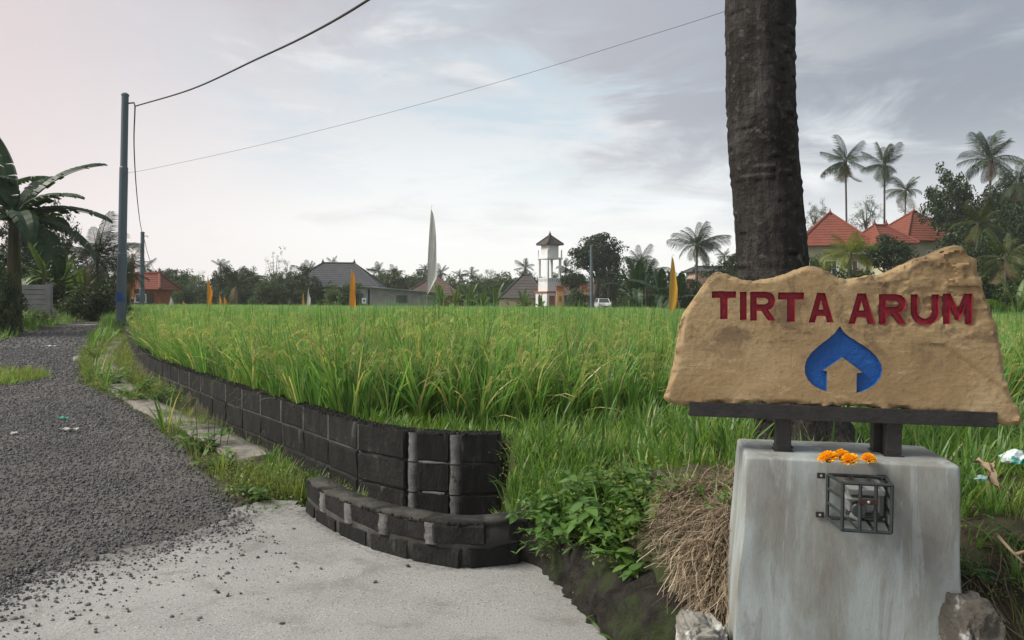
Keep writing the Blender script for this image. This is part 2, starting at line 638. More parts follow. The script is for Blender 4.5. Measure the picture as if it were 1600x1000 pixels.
def bank_z(x, y):
    x, y = np.asarray(x, dtype=float), np.asarray(y, dtype=float)
    num = np.zeros(x.shape); den = np.zeros(x.shape)
    for cx, cy, cz in CTRL:
        w = 1.0 / ((x - cx) ** 2 + (y - cy) ** 2 + 0.015) ** 1.7
        num += w * cz; den += w
    near = num / den
    f = np.interp(y, [6, 86, 90], [0.48, -0.04, 0.1])
    k = np.clip((y - 5.6) / 1.2, 0, 1)
    return near * (1 - k) + f * k


DRIVE_POLY = [(-9, -6), (3.4, -6), (3.4, 1.0), (1.5, 2.05), (1.05, 2.45), (0.95, 2.8)] + [(q[0] + 0.12, q[1] + 0.06) for q in Ep[::-1]][1:] + [(0.30, 4.46)] + \
             [(q[0], q[1] + 0.05) for q in KERB.p[::-1]] + [(-1.55, 5.42), (-1.72, 5.40)] + [(q[0] - 0.35, q[1] - 0.02) for q in Rp[:9][::-1]] + [(-9, Rp[0, 1])]


def ground_z(x, y):
    x, y = np.asarray(x, dtype=float), np.asarray(y, dtype=float)
    zroad = np.interp(y, [-20, 3.6, 5.2, 7.2, 28, 60, 90], [-0.06, 0.0, 0.06, 0.17, 0.40, 0.62, 0.3])
    rx, lx = xr(y), xl(y)
    on_road = (x < rx) & (x > lx)
    z = zroad + 0.02
    z = np.where(on_road, zroad - 0.05, z)
    left = np.clip((lx - x) / 2.2, 0, 1)
    z = np.where(x <= lx, zroad - 0.02 + 0.42 * left, z)
    # concrete driveway in front of the lane
    drive = inside(x, y, DRIVE_POLY)
    z = np.where(drive, zroad - 0.05, z)
    dt = inside(x, y, DITCH)
    z = np.where(dt, np.interp(y, [4, 5.6, 8, 12, 25], [0.0, -0.03, 0.03, 0.10, 0.25]), z)
    bk = inside(x, y, BANK)
    z = np.where(bk, bank_z(x, y), z)
    far = np.clip((y - 60) / 30, 0, 1)
    z = np.where(bk, z, z * (1 - far) + 0.1 * far)
    return z


def gz(x, y):
    return float(ground_z(np.array([x]), np.array([y]))[0])


def axis(lo, a, b, hi, step, grow=1.14):
    mid = list(np.arange(a, b, step))
    up, s, v = [], step, b
    while v < hi:
        up.append(v); s *= grow; v += s
    up.append(hi)
    dn, s, v = [], step * grow, a - step
    while v > lo:
        dn.append(v); s *= grow; v -= s
    dn.append(lo)
    return np.array(dn[::-1] + mid + up)


def grid_mesh(name, xs, ys, zfun, keep=None):
    X, Y = np.meshgrid(xs, ys)
    Z = zfun(X, Y)
    nx, ny = len(xs), len(ys)
    V = np.stack([X.ravel(), Y.ravel(), Z.ravel()], 1)
    i = np.arange(nx * ny).reshape(ny, nx)
    Q = np.stack([i[:-1, :-1].ravel(), i[:-1, 1:].ravel(), i[1:, 1:].ravel(), i[1:, :-1].ravel()], 1)
    if keep is not None:
        cx = 0.25 * (X[:-1, :-1] + X[:-1, 1:] + X[1:, 1:] + X[1:, :-1]).ravel()
        cy = 0.25 * (Y[:-1, :-1] + Y[:-1, 1:] + Y[1:, 1:] + Y[1:, :-1]).ravel()
        Q = Q[keep(cx, cy)]
        used = np.unique(Q)
        mp = -np.ones(len(V), dtype=int); mp[used] = np.arange(len(used))
        V, Q = V[used], mp[Q]
    return np_mesh(name, V, Q, smooth=True)


def fbm(X, Y, s, amp, seed=0.0):
    """cheap smooth noise on numpy grids"""
    r = np.random.default_rng(int(seed * 10) + 3)
    out = np.zeros_like(X, dtype=float)
    for o in range(4):
        for _ in range(3):
            a = r.uniform(0, 2 * math.pi); ph = r.uniform(0, 6.28); k = s * (1.9 ** o) * r.uniform(0.8, 1.25)
            out += np.sin((X * math.cos(a) + Y * math.sin(a)) * k + ph) / (1.9 ** o)
    return out * amp / 3.0


def gfun(X, Y):
    z = ground_z(X, Y)
    bk = inside(X, Y, BANK) & (Y < 6)
    return z + np.where(bk, fbm(X, Y, 5.0, 0.02, 1) + fbm(X, Y, 21.0, 0.012, 2), fbm(X, Y, 3.0, 0.006, 3))


gxs = axis(-240, -6.0, 3.2, 240, 0.05)
gys = axis(-14, 1.5, 8.0, 420, 0.05)
ground = link('ground', grid_mesh('ground', gxs, gys, gfun), M_SOIL)
tag(ground, 'dark soil ground with patchy green growth', kind='structure')

# lane: crushed dark stone
def lane_z(x, y):
    f = min(1.0, max(0.0, (y - 4.0) / 1.5))
    return 0.012 + f * (0.008 + 0.012 * math.sin(x * 2.3 + y) * math.sin(y * 1.1))


def lane_rows():
    ys = list(np.arange(3.6, 12, 0.1)) + list(np.geomspace(12, 60, 60))
    n = 40
    V, Q = [], []
    for y in ys:
        a, b = xl(y) , xr(y)
        a = max(a, -15) if y < 14 else a
        for k in range(n + 1):
            x = a + (b - a) * k / n
            e = 0.0 if 0 < k < n else -0.012
            V.append((x, y, zr(y) + lane_z(x, y) + e))
    for j in range(len(ys) - 1):
        for k in range(n):
            i = j * (n + 1) + k
            Q.append((i, i + 1, i + n + 2, i + n + 1))
    return np_mesh('road', V, Q, smooth=True)


road = link('road', lane_rows(), M_ROAD)
tag(road, 'narrow lane of crushed dark grey stone', kind='structure')


def drive_mat():
    m = bpy.data.materials.new('washed_concrete')
    m.use_nodes = True
    t = NT(m.node_tree); t.n.clear()
    tc = t.new('ShaderNodeTexCoord'); v = tc.outputs['Object']
    big = t.noise(v, 0.9, 5, 0.6, 0.3)
    col = t.ramp(big, [(0.3, (0.225, 0.225, 0.215)), (0.7, (0.335, 0.335, 0.322))])
    grit = t.noise(v, 70, 3, 0.7)
    col = t.mix(t.smooth(grit, 0.56, 0.68), col, (0.12, 0.12, 0.115))
    grit2 = t.noise(v, 120, 2, 0.6)
    col = t.mix(t.math('MULTIPLY', t.smooth(grit2, 0.58, 0.66), 0.7), col, (0.50, 0.50, 0.485))
    at = t.new('ShaderNodeAttribute', attribute_name='tint')
    gr = t.noise(v, 38, 4, 0.7)
    col = t.mix(t.math('MULTIPLY', t.smooth(t.math('ADD', at.outputs['Fac'], t.math('MULTIPLY', t.math('SUBTRACT', gr, 0.5), 1.6)), 0.35, 0.95), 0.85), col, (0.095, 0.092, 0.088))
    dirt = t.noise(t.mapping(v, (1, 1.4, 1), (2, 3, 0)), 2.3, 7, 0.68, 0.5)
    col = t.mix(t.math('MULTIPLY', t.smooth(dirt, 0.48, 0.72), 0.75), col, (0.155, 0.148, 0.132))
    b = t.new('ShaderNodeBsdfPrincipled'); t.l.new(col, b.inputs['Base Color']); b.inputs['Roughness'].default_value = 0.9
    b.inputs['Specular IOR Level'].default_value = 0.3
    bp = t.new('ShaderNodeBump'); bp.inputs['Strength'].default_value = 0.55; bp.inputs['Distance'].default_value = 0.006
    t.l.new(t.math('ADD', grit, t.math('MULTIPLY', grit2, 0.5)), bp.inputs['Height']); t.l.new(bp.outputs[0], b.inputs['Normal'])
    o = t.new('ShaderNodeOutputMaterial'); t.l.new(b.outputs[0], o.inputs['Surface'])
    return m


dv = grid_mesh('driveway', np.arange(-9, 3.5, 0.05), np.arange(-6, 5.6, 0.05),
               lambda X, Y: np.interp(Y, [-20, 3.6, 5.2, 7.2], [-0.06, 0.0, 0.06, 0.17]) + 0.004 + fbm(X, Y, 1.4, 0.004, 5),
               lambda a, b: inside(a, b, DRIVE_POLY))
_co = np.empty(len(dv.vertices) * 3, np.float32); dv.vertices.foreach_get('co', _co); _co = _co.reshape(-1, 3)
_dd = pdist(_co[:, 0], _co[:, 1], [tuple(q) for q in Rp[:9]]); _d2 = pdist(_co[:, 0], _co[:, 1], kl + [tuple(q) for q in Ep])
_a = dv.attributes.new('tint', 'FLOAT', 'POINT'); _a.data.foreach_set('value', (np.exp(-_dd / .30) * .85 + np.exp(-_d2 / .07) * .75).astype(np.float32))
tag(link('driveway', dv, drive_mat()), 'pale washed concrete driveway', kind='structure')

# pale concrete band across the lane far off
q0, q1 = G(62, 510, zr), G(168, 508, zr)
mb = MB()
ym = 0.5 * (q0.y + q1.y)
mb.box((0.5 * (q0.x + q1.x), ym, zr(ym) + 0.02), (abs(q1.x - q0.x), 1.1, 0.05))
tag(mb.build('road_band', M_KERB), 'pale concrete band crossing the lane beside the utility pole', kind='structure')

# old concrete kerb strip beside the ditch
def ribbon(name, path, width, ztopf, thick, s0, s1, n, jit=0.02, seed=1):
    r = random.Random(seed)
    V, Q = [], []
    for j in range(n + 1):
        s = s0 + (s1 - s0) * j / n
        p, tg = path.at(s), path.tan(s)
        nl = np.array([-tg[1], tg[0]])          # to the left of travel (away from the wall)
        w = width + r.uniform(-jit, jit)
        for k in range(5):
            q = p + nl * (w * k / 4 + (r.uniform(-jit, jit) * 0.5 if k in (0, 4) else 0))
            V.append((q[0], q[1], ztopf(q[1]) + r.uniform(-0.006, 0.006)))
        for k in (4, 0):
            q = p + nl * (w * k / 4)
            V.append((q[0], q[1], ztopf(q[1]) - thick))
    for j in range(n):
        a, b = j * 7, (j + 1) * 7
        for k in range(4):
            Q.append((a + k, a + k + 1, b + k + 1, b + k))
        Q.append((a + 4, a + 5, b + 5, b + 4)); Q.append((a + 5, a + 6, b + 6, b + 5)); Q.append((a + 6, a, b, b + 6))
    for a in (0, n * 7):
        Q.append((a, a + 6, a + 5, a + 4)); Q.append((a, a + 4, a + 2, a + 1))
    return np_mesh(name, V, Q)


_t = STRIP.tan(1.0)
side = 1 if (np.array([-_t[1], _t[0]]))[0] < 0 else -1
strip_me = ribbon('kerb', STRIP, 0.32 * side, lambda y: zs(y) + 0.015, 0.16, 0.0, STRIP.L, 90)
tag(link('kerb', strip_me, M_KERB), 'weathered concrete kerb strip along the ditch', kind='structure')

# ------------------------------------------------------------------ block walls
def block_meshes(n, L, T, H, seed, name, bev=0.012, rough=0.006):
    out = []
    r = random.Random(seed)
    for k in range(n):
        bm = bmesh.new()
        bmesh.ops.create_cube(bm, size=1.0)
        for v in bm.verts:
            v.co = Vector((v.co.x * L, v.co.y * T, v.co.z * H))
        bmesh.ops.bevel(bm, geom=list(bm.edges), offset=bev, segments=1, affect='EDGES')
        for v in bm.verts:
            v.co += Vector((r.uniform(-1, 1), r.uniform(-1, 1), r.uniform(-1, 1))) * rough
        me = bpy.data.meshes.new(name)
        bm.to_mesh(me); bm.free()
        me.materials.append(M_BLOCK)
        out.append(me)
    return out


def place_blocks(root, path, s0, s1, zt, courses, L, H, T, gapf, meshes, seed, off=0.0, half=0.5, stack=False, first=()):
    """lays blocks along the path, top course first; returns how many"""
    r = random.Random(seed)
    cnt = 0
    for c in range(courses):
        s = s0 - (0 if stack else (L * half if c % 2 else 0))
        nth = 0
        while s < s1:
            g = gapf(s)
            ln = first[nth] if nth < len(first) else L
            nth += 1
            a, b = max(s, s0), min(s + ln, s1)
            if b - a > 0.06:
                m = 0.5 * (a + b)
                p, tg = path.at(m), path.tan(m, 0.18)
                ang = math.atan2(tg[1], tg[0])
                nl = np.array([-tg[1], tg[0]])
                top = zt(p[1]) - c * (H + 0.013)
                q = p + nl * (off + r.uniform(-0.004, 0.004))
                o = link('block', meshes[r.randrange(len(meshes))], None, root)
                slope = (zt(path.at(b)[1]) - zt(path.at(a)[1])) / (b - a)
                o.matrix_world = Matrix.Translation((q[0], q[1], top - H / 2)) @ Matrix.Rotation(ang, 4, 'Z') @ \
                    Matrix.Rotation(-math.atan(slope), 4, 'Y') @ Matrix.Diagonal(((b - a) / L, 1, 1, 1))
                cnt += 1
            s += ln + g
    return cnt


def wall_core(name, path, s0, s1, n, zt, zb, T, off, mat, root, jit=0.003):
    r = random.Random(5)
    V, Q = [], []
    for j in range(n + 1):
        s = s0 + (s1 - s0) * j / n
        p, tg = path.at(s), path.tan(s, 0.18)
        nl = np.array([-tg[1], tg[0]])
        for sd, z in ((-1, zb(p[1])), (-1, zt(p[1])), (1, zt(p[1])), (1, zb(p[1]))):
            q = p + nl * (off + sd * T / 2 + r.uniform(-jit, jit))
            V.append((q[0], q[1], z))
    for j in range(n):
        a, b = j * 4, j * 4 + 4
        for k in range(4):
            Q.append((a + k, a + (k + 1) % 4, b + (k + 1) % 4, b + k))
    Q.append((3, 2, 1, 0)); Q.append((n * 4, n * 4 + 1, n * 4 + 2, n * 4 + 3))
    return link(name, np_mesh(name, V, Q), mat, root)


# the side of the path that faces the road: path runs away from the camera to the left, so left of travel = road side
BT = 0.13
wall_root = empty('block_wall', (0, 0, 0), 0, 'dark mossy concrete block wall curving between the ditch and the rice field', 'wall')
wm = block_meshes(6, 0.52, BT, 0.205, 3, 'block', 0.010, 0.005)
gapw = lambda s: 0.07 if s < 0.5 else 0.015
S_END = 0.0
while WALL.at(S_END)[1] < 19.5:
    S_END += 0.2
nb = place_blocks(wall_root, WALL, 0.02, S_END, ztop, 3, 0.52, 0.205, BT, gapw, wm, 11, off=0.0, stack=True, first=(0.265, 0.24, 0.505))
wall_core('mortar', WALL, 0.0, S_END, 90, lambda y: ztop(y) - 0.012, lambda y: ztop(y) - 0.70, BT - 0.022, 0.0, M_MORTAR, wall_root)
# farther than that the joints are too small to see: one mass of blockwork
far_core = wall_core('blockwork', WALL, S_END, WALL.L, 60, lambda y: ztop(y), lambda y: ztop(y) - 0.65, BT, 0.0, M_BLOCK, wall_root)
far_core['kind'] = 'stuff'
# crumbly cement topping along the wall
def crumbs(n, path, s0, s1, zt, T, seed):
    r = random.Random(seed)
    mb = MB()
    for _ in range(n):
        s = r.uniform(s0, s1)
        p, tg = path.at(s), path.tan(s, 0.18)
        nl = np.array([-tg[1], tg[0]])
        q = p + nl * r.uniform(-T / 2, T / 2) * 0.96
        k = r.uniform(0.005, 0.013)
        M = Matrix.Translation((q[0], q[1], zt(p[1]) + k * 0.1)) @ Euler((r.uniform(-.4, .4), r.uniform(-.4, .4), r.uniform(0, 6.3))).to_matrix().to_4x4()
        mb.box((0, 0, 0), (k * r.uniform(1, 2.4), k * r.uniform(1, 2), k * 0.9), M, 0.6)
    return mb


o = crumbs(5200, WALL, 0.0, 14.0, ztop, BT, 4).build('cement_crust', M_BLOCK, wall_root)
o['kind'] = 'stuff'
# pale mortar smeared over the wide joints of the near end
def smear(root, path, s, za, zb, w, off, seed, sg=1):
    r = random.Random(seed)
    p, tg = path.at(s), path.tan(s, 0.18)
    nl = np.array([-tg[1], tg[0]])
    n = 7
    V, Q = [], []
    for j in range(n + 1):
        z = za + (zb - za) * j / n
        l, rr = w * r.uniform(0.75, 1.15), w * r.uniform(0.75, 1.15)
        for u, d in ((-l, -0.012), (-l * 0.7, 0.006), (rr * 0.7, 0.006), (rr, -0.012)):
            q = p + tg * u + nl * (off + d) * sg
            V.append((q[0], q[1], z))
    for j in range(n):
        for k in range(3):
            a = j * 4 + k
            Q.append((a, a + 1, a + 5, a + 4))
    return link('mortar_smear', np_mesh('mortar_smear', V, Q), M_SMEAR, root)


for c in range(3):
    for i, s in enumerate((0.32, 0.63)):
        zt = ztop(5.5) - c * 0.219
        smear(wall_root, WALL, s, zt - 0.215, zt - 0.005, 0.040, (BT / 2) * 1.0, c * 5 + i)

def bed(root, path, s0, s1, z, h, off, seed, sg=1):
    r = random.Random(seed)
    n = max(3, int((s1 - s0) / 0.04))
    V, Q = [], []
    for j in range(n + 1):
        s = s0 + (s1 - s0) * j / n
        p, tg = path.at(s), path.tan(s, 0.18)
        nl = np.array([-tg[1], tg[0]])
        a, b = h * r.uniform(.5, 1.2), h * r.uniform(.5, 1.2)
        for dz, d in ((-a, -0.012), (-a * .6, 0.005), (b * .6, 0.005), (b, -0.012)):
            q = p + nl * (off + d) * sg
            V.append((q[0], q[1], z + dz))
    for j in range(n):
        for k in range(3):
            a = j * 4 + k
            Q.append((a, a + 1, a + 5, a + 4))
    return link('mortar_smear', np_mesh('mortar_smear', V, Q), M_SMEAR, root)


for i, (s0, s1, c) in enumerate(((0.36, 0.58, 1), (0.39, 0.55, 2))):
    bed(wall_root, WALL, s0, s1, ztop(5.6) - c * 0.219 + 0.005, 0.016, BT / 2 - 0.004, 60 + i)
for i, s in enumerate((1.172, 1.71, 2.245, 2.78, 3.315, 3.85, 4.385, 4.92, 5.455, 5.99, 6.525)):
    zt_ = ztop(WALL.at(s)[1])
    smear(wall_root, WALL, s, zt_ - 0.20, zt_ - 0.004, 0.010, BT / 2, 80 + i)
M_CAP = surf('cement_cap', (0.035, 0.034, 0.029), (0.10, 0.096, 0.083), 9.0, 0.95, 1.0, 45, c3=(0.018, 0.019, 0.016), s3=5.0, t3=(0.48, 0.62))
kerb_root = empty('kerb_wall', (0, 0, 0), 0, 'low two course block kerb bending round the edge of the concrete driveway', 'low wall')
kz = lambda y: zr(4.4) + 0.235 + (0.0 if y < 4.9 else (y - 4.9) * 0.05)
km = block_meshes(5, 0.30, 0.15, 0.118, 8, 'block', 0.014, 0.007)
place_blocks(kerb_root, KERB, 0.0, KERB.L, kz, 2, 0.29, 0.118, 0.15, lambda s: 0.045, km, 21, off=0.075, half=0.45)
wall_core('mortar', KERB, 0.01, KERB.L, 40, lambda y: kz(y) - 0.012, lambda y: kz(y) - 0.30, 0.15 - 0.012, 0.075, M_MORTAR, kerb_root)
wall_core('cement_cap', KERB, 0.0, KERB.L, 60, lambda y: kz(y) + 0.010, lambda y: kz(y) - 0.012, 0.15 - 0.004, 0.075, M_CAP, kerb_root, 0.006)
o = crumbs(900, Path(np.array([KERB.at(s) + np.array([-KERB.tan(s)[1], KERB.tan(s)[0]]) * 0.075 for s in np.linspace(0, KERB.L, 50)])), 0, KERB.L, kz, 0.15, 6).build('cement_crust', M_BLOCK, kerb_root)
o['kind'] = 'stuff'
for i, s in enumerate((0.31, 0.645, 0.98, 1.315)):
    smear(kerb_root, KERB, s, kz(4.4) - 0.125, kz(4.4) - 0.004, 0.045, 0.002, 40 + i, -1)

# mossy earth face where the bank meets the driveway
def earth_edge():
    ln = [(0.02, 4.36), (0.16, 4.27)] + [tuple(q) for q in Ep] + [(0.98, 2.40), (1.3, 2.28)]
    pth = Path(catmull(ln, 10))
    n, m = 200, 18
    V, Q = [], []
    for j in range(n + 1):
        s_ = pth.L * j / n
        p, tg = pth.at(s_), pth.tan(s_)
        nl = np.array([-tg[1], tg[0]])               # towards the bank
        sg = 1 if nl[0] + nl[1] > 0 else -1
        h = 0.25 + 0.05 * mnoise.noise(Vector((s_ * 3, 0, 0)))
        for k in range(m + 1):
            f = k / m
            if f < 0.7:
                d, z = -0.05 + 0.06 * f, -0.03 + h * f / 0.7
            else:
                g = (f - 0.7) / 0.3
                d, z = -0.008 + 0.26 * g, h + 0.03 * math.sin(g * 2)
            q = p + nl * sg * d
            w = 0.040 * mnoise.noise(Vector((q[0] * 7, q[1] * 7, z * 9))) + 0.022 * mnoise.noise(Vector((q[0] * 19, q[1] * 19, z * 21))) + 0.010 * mnoise.noise(Vector((q[0] * 50, q[1] * 50, z * 50)))
            q = q - nl * sg * w
            V.append((q[0], q[1], z + w * 0.5 + zr(q[1])))
    for j in range(n):
        for k in range(m):
            a = j * (m + 1) + k
            Q.append((a, a + 1, a + m + 2, a + m + 1))
    m_ = surf('mossy_earth', (0.008, 0.0075, 0.006), (0.038, 0.034, 0.027), 14, 0.95, 1.0, 60, detail=10, c3=(0.030, 0.042, 0.014), s3=4.5, t3=(0.46, 0.60))
    o = link('earth_edge', np_mesh('earth_edge', V, Q, smooth=True), m_)
    tag(o, 'mossy dark earth face along the right edge of the driveway', kind='structure')


earth_edge()

# ------------------------------------------------------------------ sign: pedestal, stand, stone slab
YAW = R(-11.5)
SA = Vector((1.145, 2.70, 0.0))                  # a point on the slab's front plane
U = Vector((math.cos(YAW), math.sin(YAW), 0))    # along the sign, to the right
Nn = Vector((math.sin(YAW), -math.cos(YAW), 0))  # out of the sign, towards the lane
SM = Matrix((( U.x, 0, Nn.x, SA.x), (U.y, 0, Nn.y, SA.y), (0, 1, 0, 1.2), (0, 0, 0, 1)))   # local (u, v up, n out) to world


def on_plane(px, py, out=0.0):
    """photo pixel to (u, v) on the sign's front plane, shifted out by some metres"""
    d = ray(px, py)
    o = Vector((0, 0, 1.5))
    a = SA + Nn * out
    k = (a - o).dot(Nn) / d.dot(Nn)
    h = o + d * k
    return ((h - SA).dot(U), h.z - 1.2)


def zp(x, y):                                    # pixel read off an enlarged crop of the sign
    return on_plane(1020 + x / 2.7586, 380 + y / 2.7586)


def plaster_mat():
    m = bpy.data.materials.new('trowelled_plaster')
    m.use_nodes = True
    t = NT(m.node_tree); t.n.clear()
    tc = t.new('ShaderNodeTexCoord'); v = tc.outputs['Object']
    big = t.noise(t.mapping(v, (2.2, 2.2, 0.8)), 2.2, 5, 0.6, 0.4)
    col = t.ramp(big, [(0.36, (0.20, 0.198, 0.18)), (0.48, (0.255, 0.268, 0.25)), (0.56, (0.305, 0.342, 0.335)), (0.7, (0.36, 0.40, 0.395))])
    st = t.noise(t.mapping(v, (9, 9, 1.0), (4, 0, 1)), 1.4, 6, 0.65, 0.5)
    col = t.mix(t.math('MULTIPLY', t.smooth(st, 0.57, 0.62), 0.5), col, (0.39, 0.43, 0.425))
    st2 = t.noise(t.mapping(v, (6, 6, 1.3), (1, 7, 3)), 1.6, 7, 0.68, 0.9)
    col = t.mix(t.math('MULTIPLY', t.smooth(st2, 0.56, 0.61), 0.45), col, (0.19, 0.185, 0.165))
    fine = t.noise(v, 70, 6, 0.75)
    col = t.mix(t.math('MULTIPLY', t.smooth(fine, 0.56, 0.70), 0.4), col, (0.15, 0.15, 0.14))
    # splashed dirt low down on the foot
    sep = t.new('ShaderNodeSeparateXYZ'); t.l.new(v, sep.inputs[0])
    low = t.math('ADD', t.smooth(sep.outputs[2], 0.33, 0.05), t.math('MULTIPLY', t.math('SUBTRACT', st, 0.5), 1.4))
    col = t.mix(t.math('MULTIPLY', t.smooth(low, 0.35, 1.0), 0.5), col, (0.13, 0.125, 0.10))
    b = t.new('ShaderNodeBsdfPrincipled'); t.l.new(col, b.inputs['Base Color']); b.inputs['Roughness'].default_value = 0.72
    b.inputs['Specular IOR Level'].default_value = 0.3
    bp = t.new('ShaderNodeBump'); bp.inputs['Strength'].default_value = 0.30; bp.inputs['Distance'].default_value = 0.008
    t.l.new(t.math('ADD', t.noise(t.mapping(v, (1, 1, 0.35)), 30, 6, 0.7), t.math('MULTIPLY', st2, 0.8)), bp.inputs['Height'])
    t.l.new(bp.outputs[0], b.inputs['Normal'])
    o = t.new('ShaderNodeOutputMaterial'); t.l.new(b.outputs[0], o.inputs['Surface'])
    return m


M_PLASTER = plaster_mat()
PED_OUT = 0.10                                   # the pedestal's front face stands this far before the slab plane
PED_TOP = 0.965
uL, _ = on_plane(1166, 716, PED_OUT)
uR, _ = on_plane(1502, 731, PED_OUT)
PW, PD = uR - uL, 0.37
pc = SA + U * (0.5 * (uL + uR)) + Nn * (PED_OUT - PD / 2)


def pedestal():
    root = empty('sign_pedestal', (pc.x, pc.y, -0.05), YAW, 'grey trowelled plaster pedestal under the stone sign', 'pedestal')
    bm = bmesh.new()
    bmesh.ops.create_cube(bm, size=1.0)
    for v in bm.verts:
        v.co = Vector((v.co.x * PW, v.co.y * PD, (v.co.z + 0.5) * (PED_TOP + 0.05)))
    bmesh.ops.bevel(bm, geom=[e for e in bm.edges if not (e.verts[0].co.z < 0.01 and e.verts[1].co.z < 0.01)], offset=0.016, segments=3, affect='EDGES', profile=0.6)
    bmesh.ops.subdivide_edges(bm, edges=list(bm.edges), cuts=1)
    bmesh.ops.triangulate(bm, faces=[f for f in bm.faces if len(f.verts) > 4])
    for _ in range(3):
        bmesh.ops.subdivide_edges(bm, edges=[e for e in bm.edges if e.calc_length() > 0.05], cuts=1)
        bmesh.ops.triangulate(bm, faces=[f for f in bm.faces if len(f.verts) > 4])
    H = PED_TOP + 0.05
    for v in bm.verts:
        k = 1 - v.co.z / H
        if v.co.x < 0: v.co.x -= 0.060 * k
        else: v.co.x += 0.026 * k
        v.co.y += (-0.035 * k if v.co.y < 0 else 0.03 * k)
        w = mnoise.noise(v.co * 3.1) * 0.008 + mnoise.noise(v.co * 9.0 + Vector((3, 1, 2))) * 0.003
        v.co += v.co.normalized() * 0 + Vector((w, -w, w * 0.5))
    me = bpy.data.meshes.new('plinth')
    bm.to_mesh(me); bm.free()
    me.polygons.foreach_set('use_smooth', np.ones(len(me.polygons), dtype=bool))
    link('plinth', me, M_PLASTER, root)
    return root


pedestal()

# rough foundation lumps at both feet of the pedestal
def lump(name, c, s, seed, mat, label, cat, sub=3, amp=0.25, group=None):
    bm = bmesh.new()
    bmesh.ops.create_icosphere(bm, subdivisions=sub, radius=1.0)
    off = Vector((seed * 3.1, seed * 1.7, seed * 0.9))
    for v in bm.verts:
        n = v.co.normalized()
        q = Vector([math.copysign(abs(a) ** 0.6, a) for a in n])
        k = 1 + amp * mnoise.noise(n * 1.5 + off) + amp * 0.4 * mnoise.noise(n * 5 + off) + amp * 0.15 * mnoise.noise(n * 13 + off)
        v.co = Vector((q.x * s[0] * k, q.y * s[1] * k, q.z * s[2] * k))
    me = bpy.data.meshes.new(name)
    bm.to_mesh(me); bm.free()
    o = link(name, me, mat, None, c)
    return tag(o, label, cat, group)


M_LIME = surf('limed_stone', (0.20, 0.19, 0.16), (0.34, 0.33, 0.30), 6, 0.95, 0.9, 40, c3=(0.62, 0.63, 0.61), s3=5, t3=(0.50, 0.60))
M_LIME2 = surf('earthy_stone', (0.05, 0.045, 0.036), (0.15, 0.14, 0.12), 6, 0.95, 1.0, 40, c3=(0.52, 0.53, 0.51), s3=3.0, t3=(0.50, 0.58))
p = P(1096, 990, 2.72)
lump('foundation_stone', (p.x, p.y, p.z - .03), (0.072, 0.10, 0.085), 2, M_LIME, 'limewashed rough stone at the left foot of the pedestal', 'stone', 5, 0.30)
p = P(1519, 1000, 2.45)
lump('foundation_stone', (p.x - 0.01, p.y, p.z), (0.062, 0.11, 0.14), 5, M_LIME2, 'earthy boulder at the right foot of the pedestal', 'stone', 5, 0.22)

# stand: black steel rail and posts
stand = empty('sign_stand', (pc.x, pc.y, PED_TOP), YAW, 'black steel rail on square posts carrying the stone sign', 'stand')
inv = (Matrix.Translation(Vector((pc.x, pc.y, PED_TOP))) @ Matrix.Rotation(YAW, 4, 'Z')).inverted()


def sw(u, v, n):                                  # sign coordinates to stand coordinates
    return inv @ (SM @ Vector((u, v, n)))


r0, r1 = on_plane(1077, 639, 0.012), on_plane(1559, 656.5, 0.012)
RT = 0.052
lift = 0.0


def bar_between(mb, a, b, h, d):
    """square bar from a to b in stand space; h tall, d deep"""
    ax = (b - a); L = ax.length
    ang = math.atan2(ax.z, math.hypot(ax.x, ax.y))
    M = Matrix.Translation((a + b) / 2) @ Matrix.Rotation(-ang, 4, 'Y')
    mb.box((0, 0, 0), (L, d, h), M)


rail_v = lambda u: r0[1] + (r1[1] - r0[1]) * (u - r0[0]) / (r1[0] - r0[0])
mb = MB(); a, b = sw(r0[0], r0[1], 0.008), sw(r1[0], r1[1], 0.008); bar_between(mb, a, b, RT, 0.008)
mb.build('rail_flange', M_STEEL, stand, bevel=0.0015)
mb = MB(); a, b = sw(r0[0], r0[1] - RT / 2 + 0.004, -0.045), sw(r1[0], r1[1] - RT / 2 + 0.004, -0.045); bar_between(mb, a, b, 0.008, 0.096)
mb.build('rail_shelf', M_STEEL, stand, bevel=0.0015)
ptop = PED_TOP - 1.2
for (pxl, pxr, py, out, ) in ((1208, 1240, 704, -0.012), (1385, 1408, 712, -0.008), (1366, 1387, 700, -0.085), (1213, 1237, 697, -0.09)):
    u0, _ = on_plane(pxl, py, out); u1, _ = on_plane(pxr, py, out)
    uc = 0.5 * (u0 + u1)
    top = rail_v(uc) - RT / 2 - 0.002
    w = 0.052
    mb = MB(); q = sw(uc, 0.5 * (top + ptop), out - 0.026)
    mb.box(q, (w, w, top - ptop + 0.004))
    po = mb.build('post', M_STEEL, stand, bevel=0.003)
    mb = MB(); q = sw(uc, ptop + 0.002, out - 0.026)
    mb.box(q, (w + 0.012, w + 0.012, 0.006)).build('weld', M_STEEL, po)


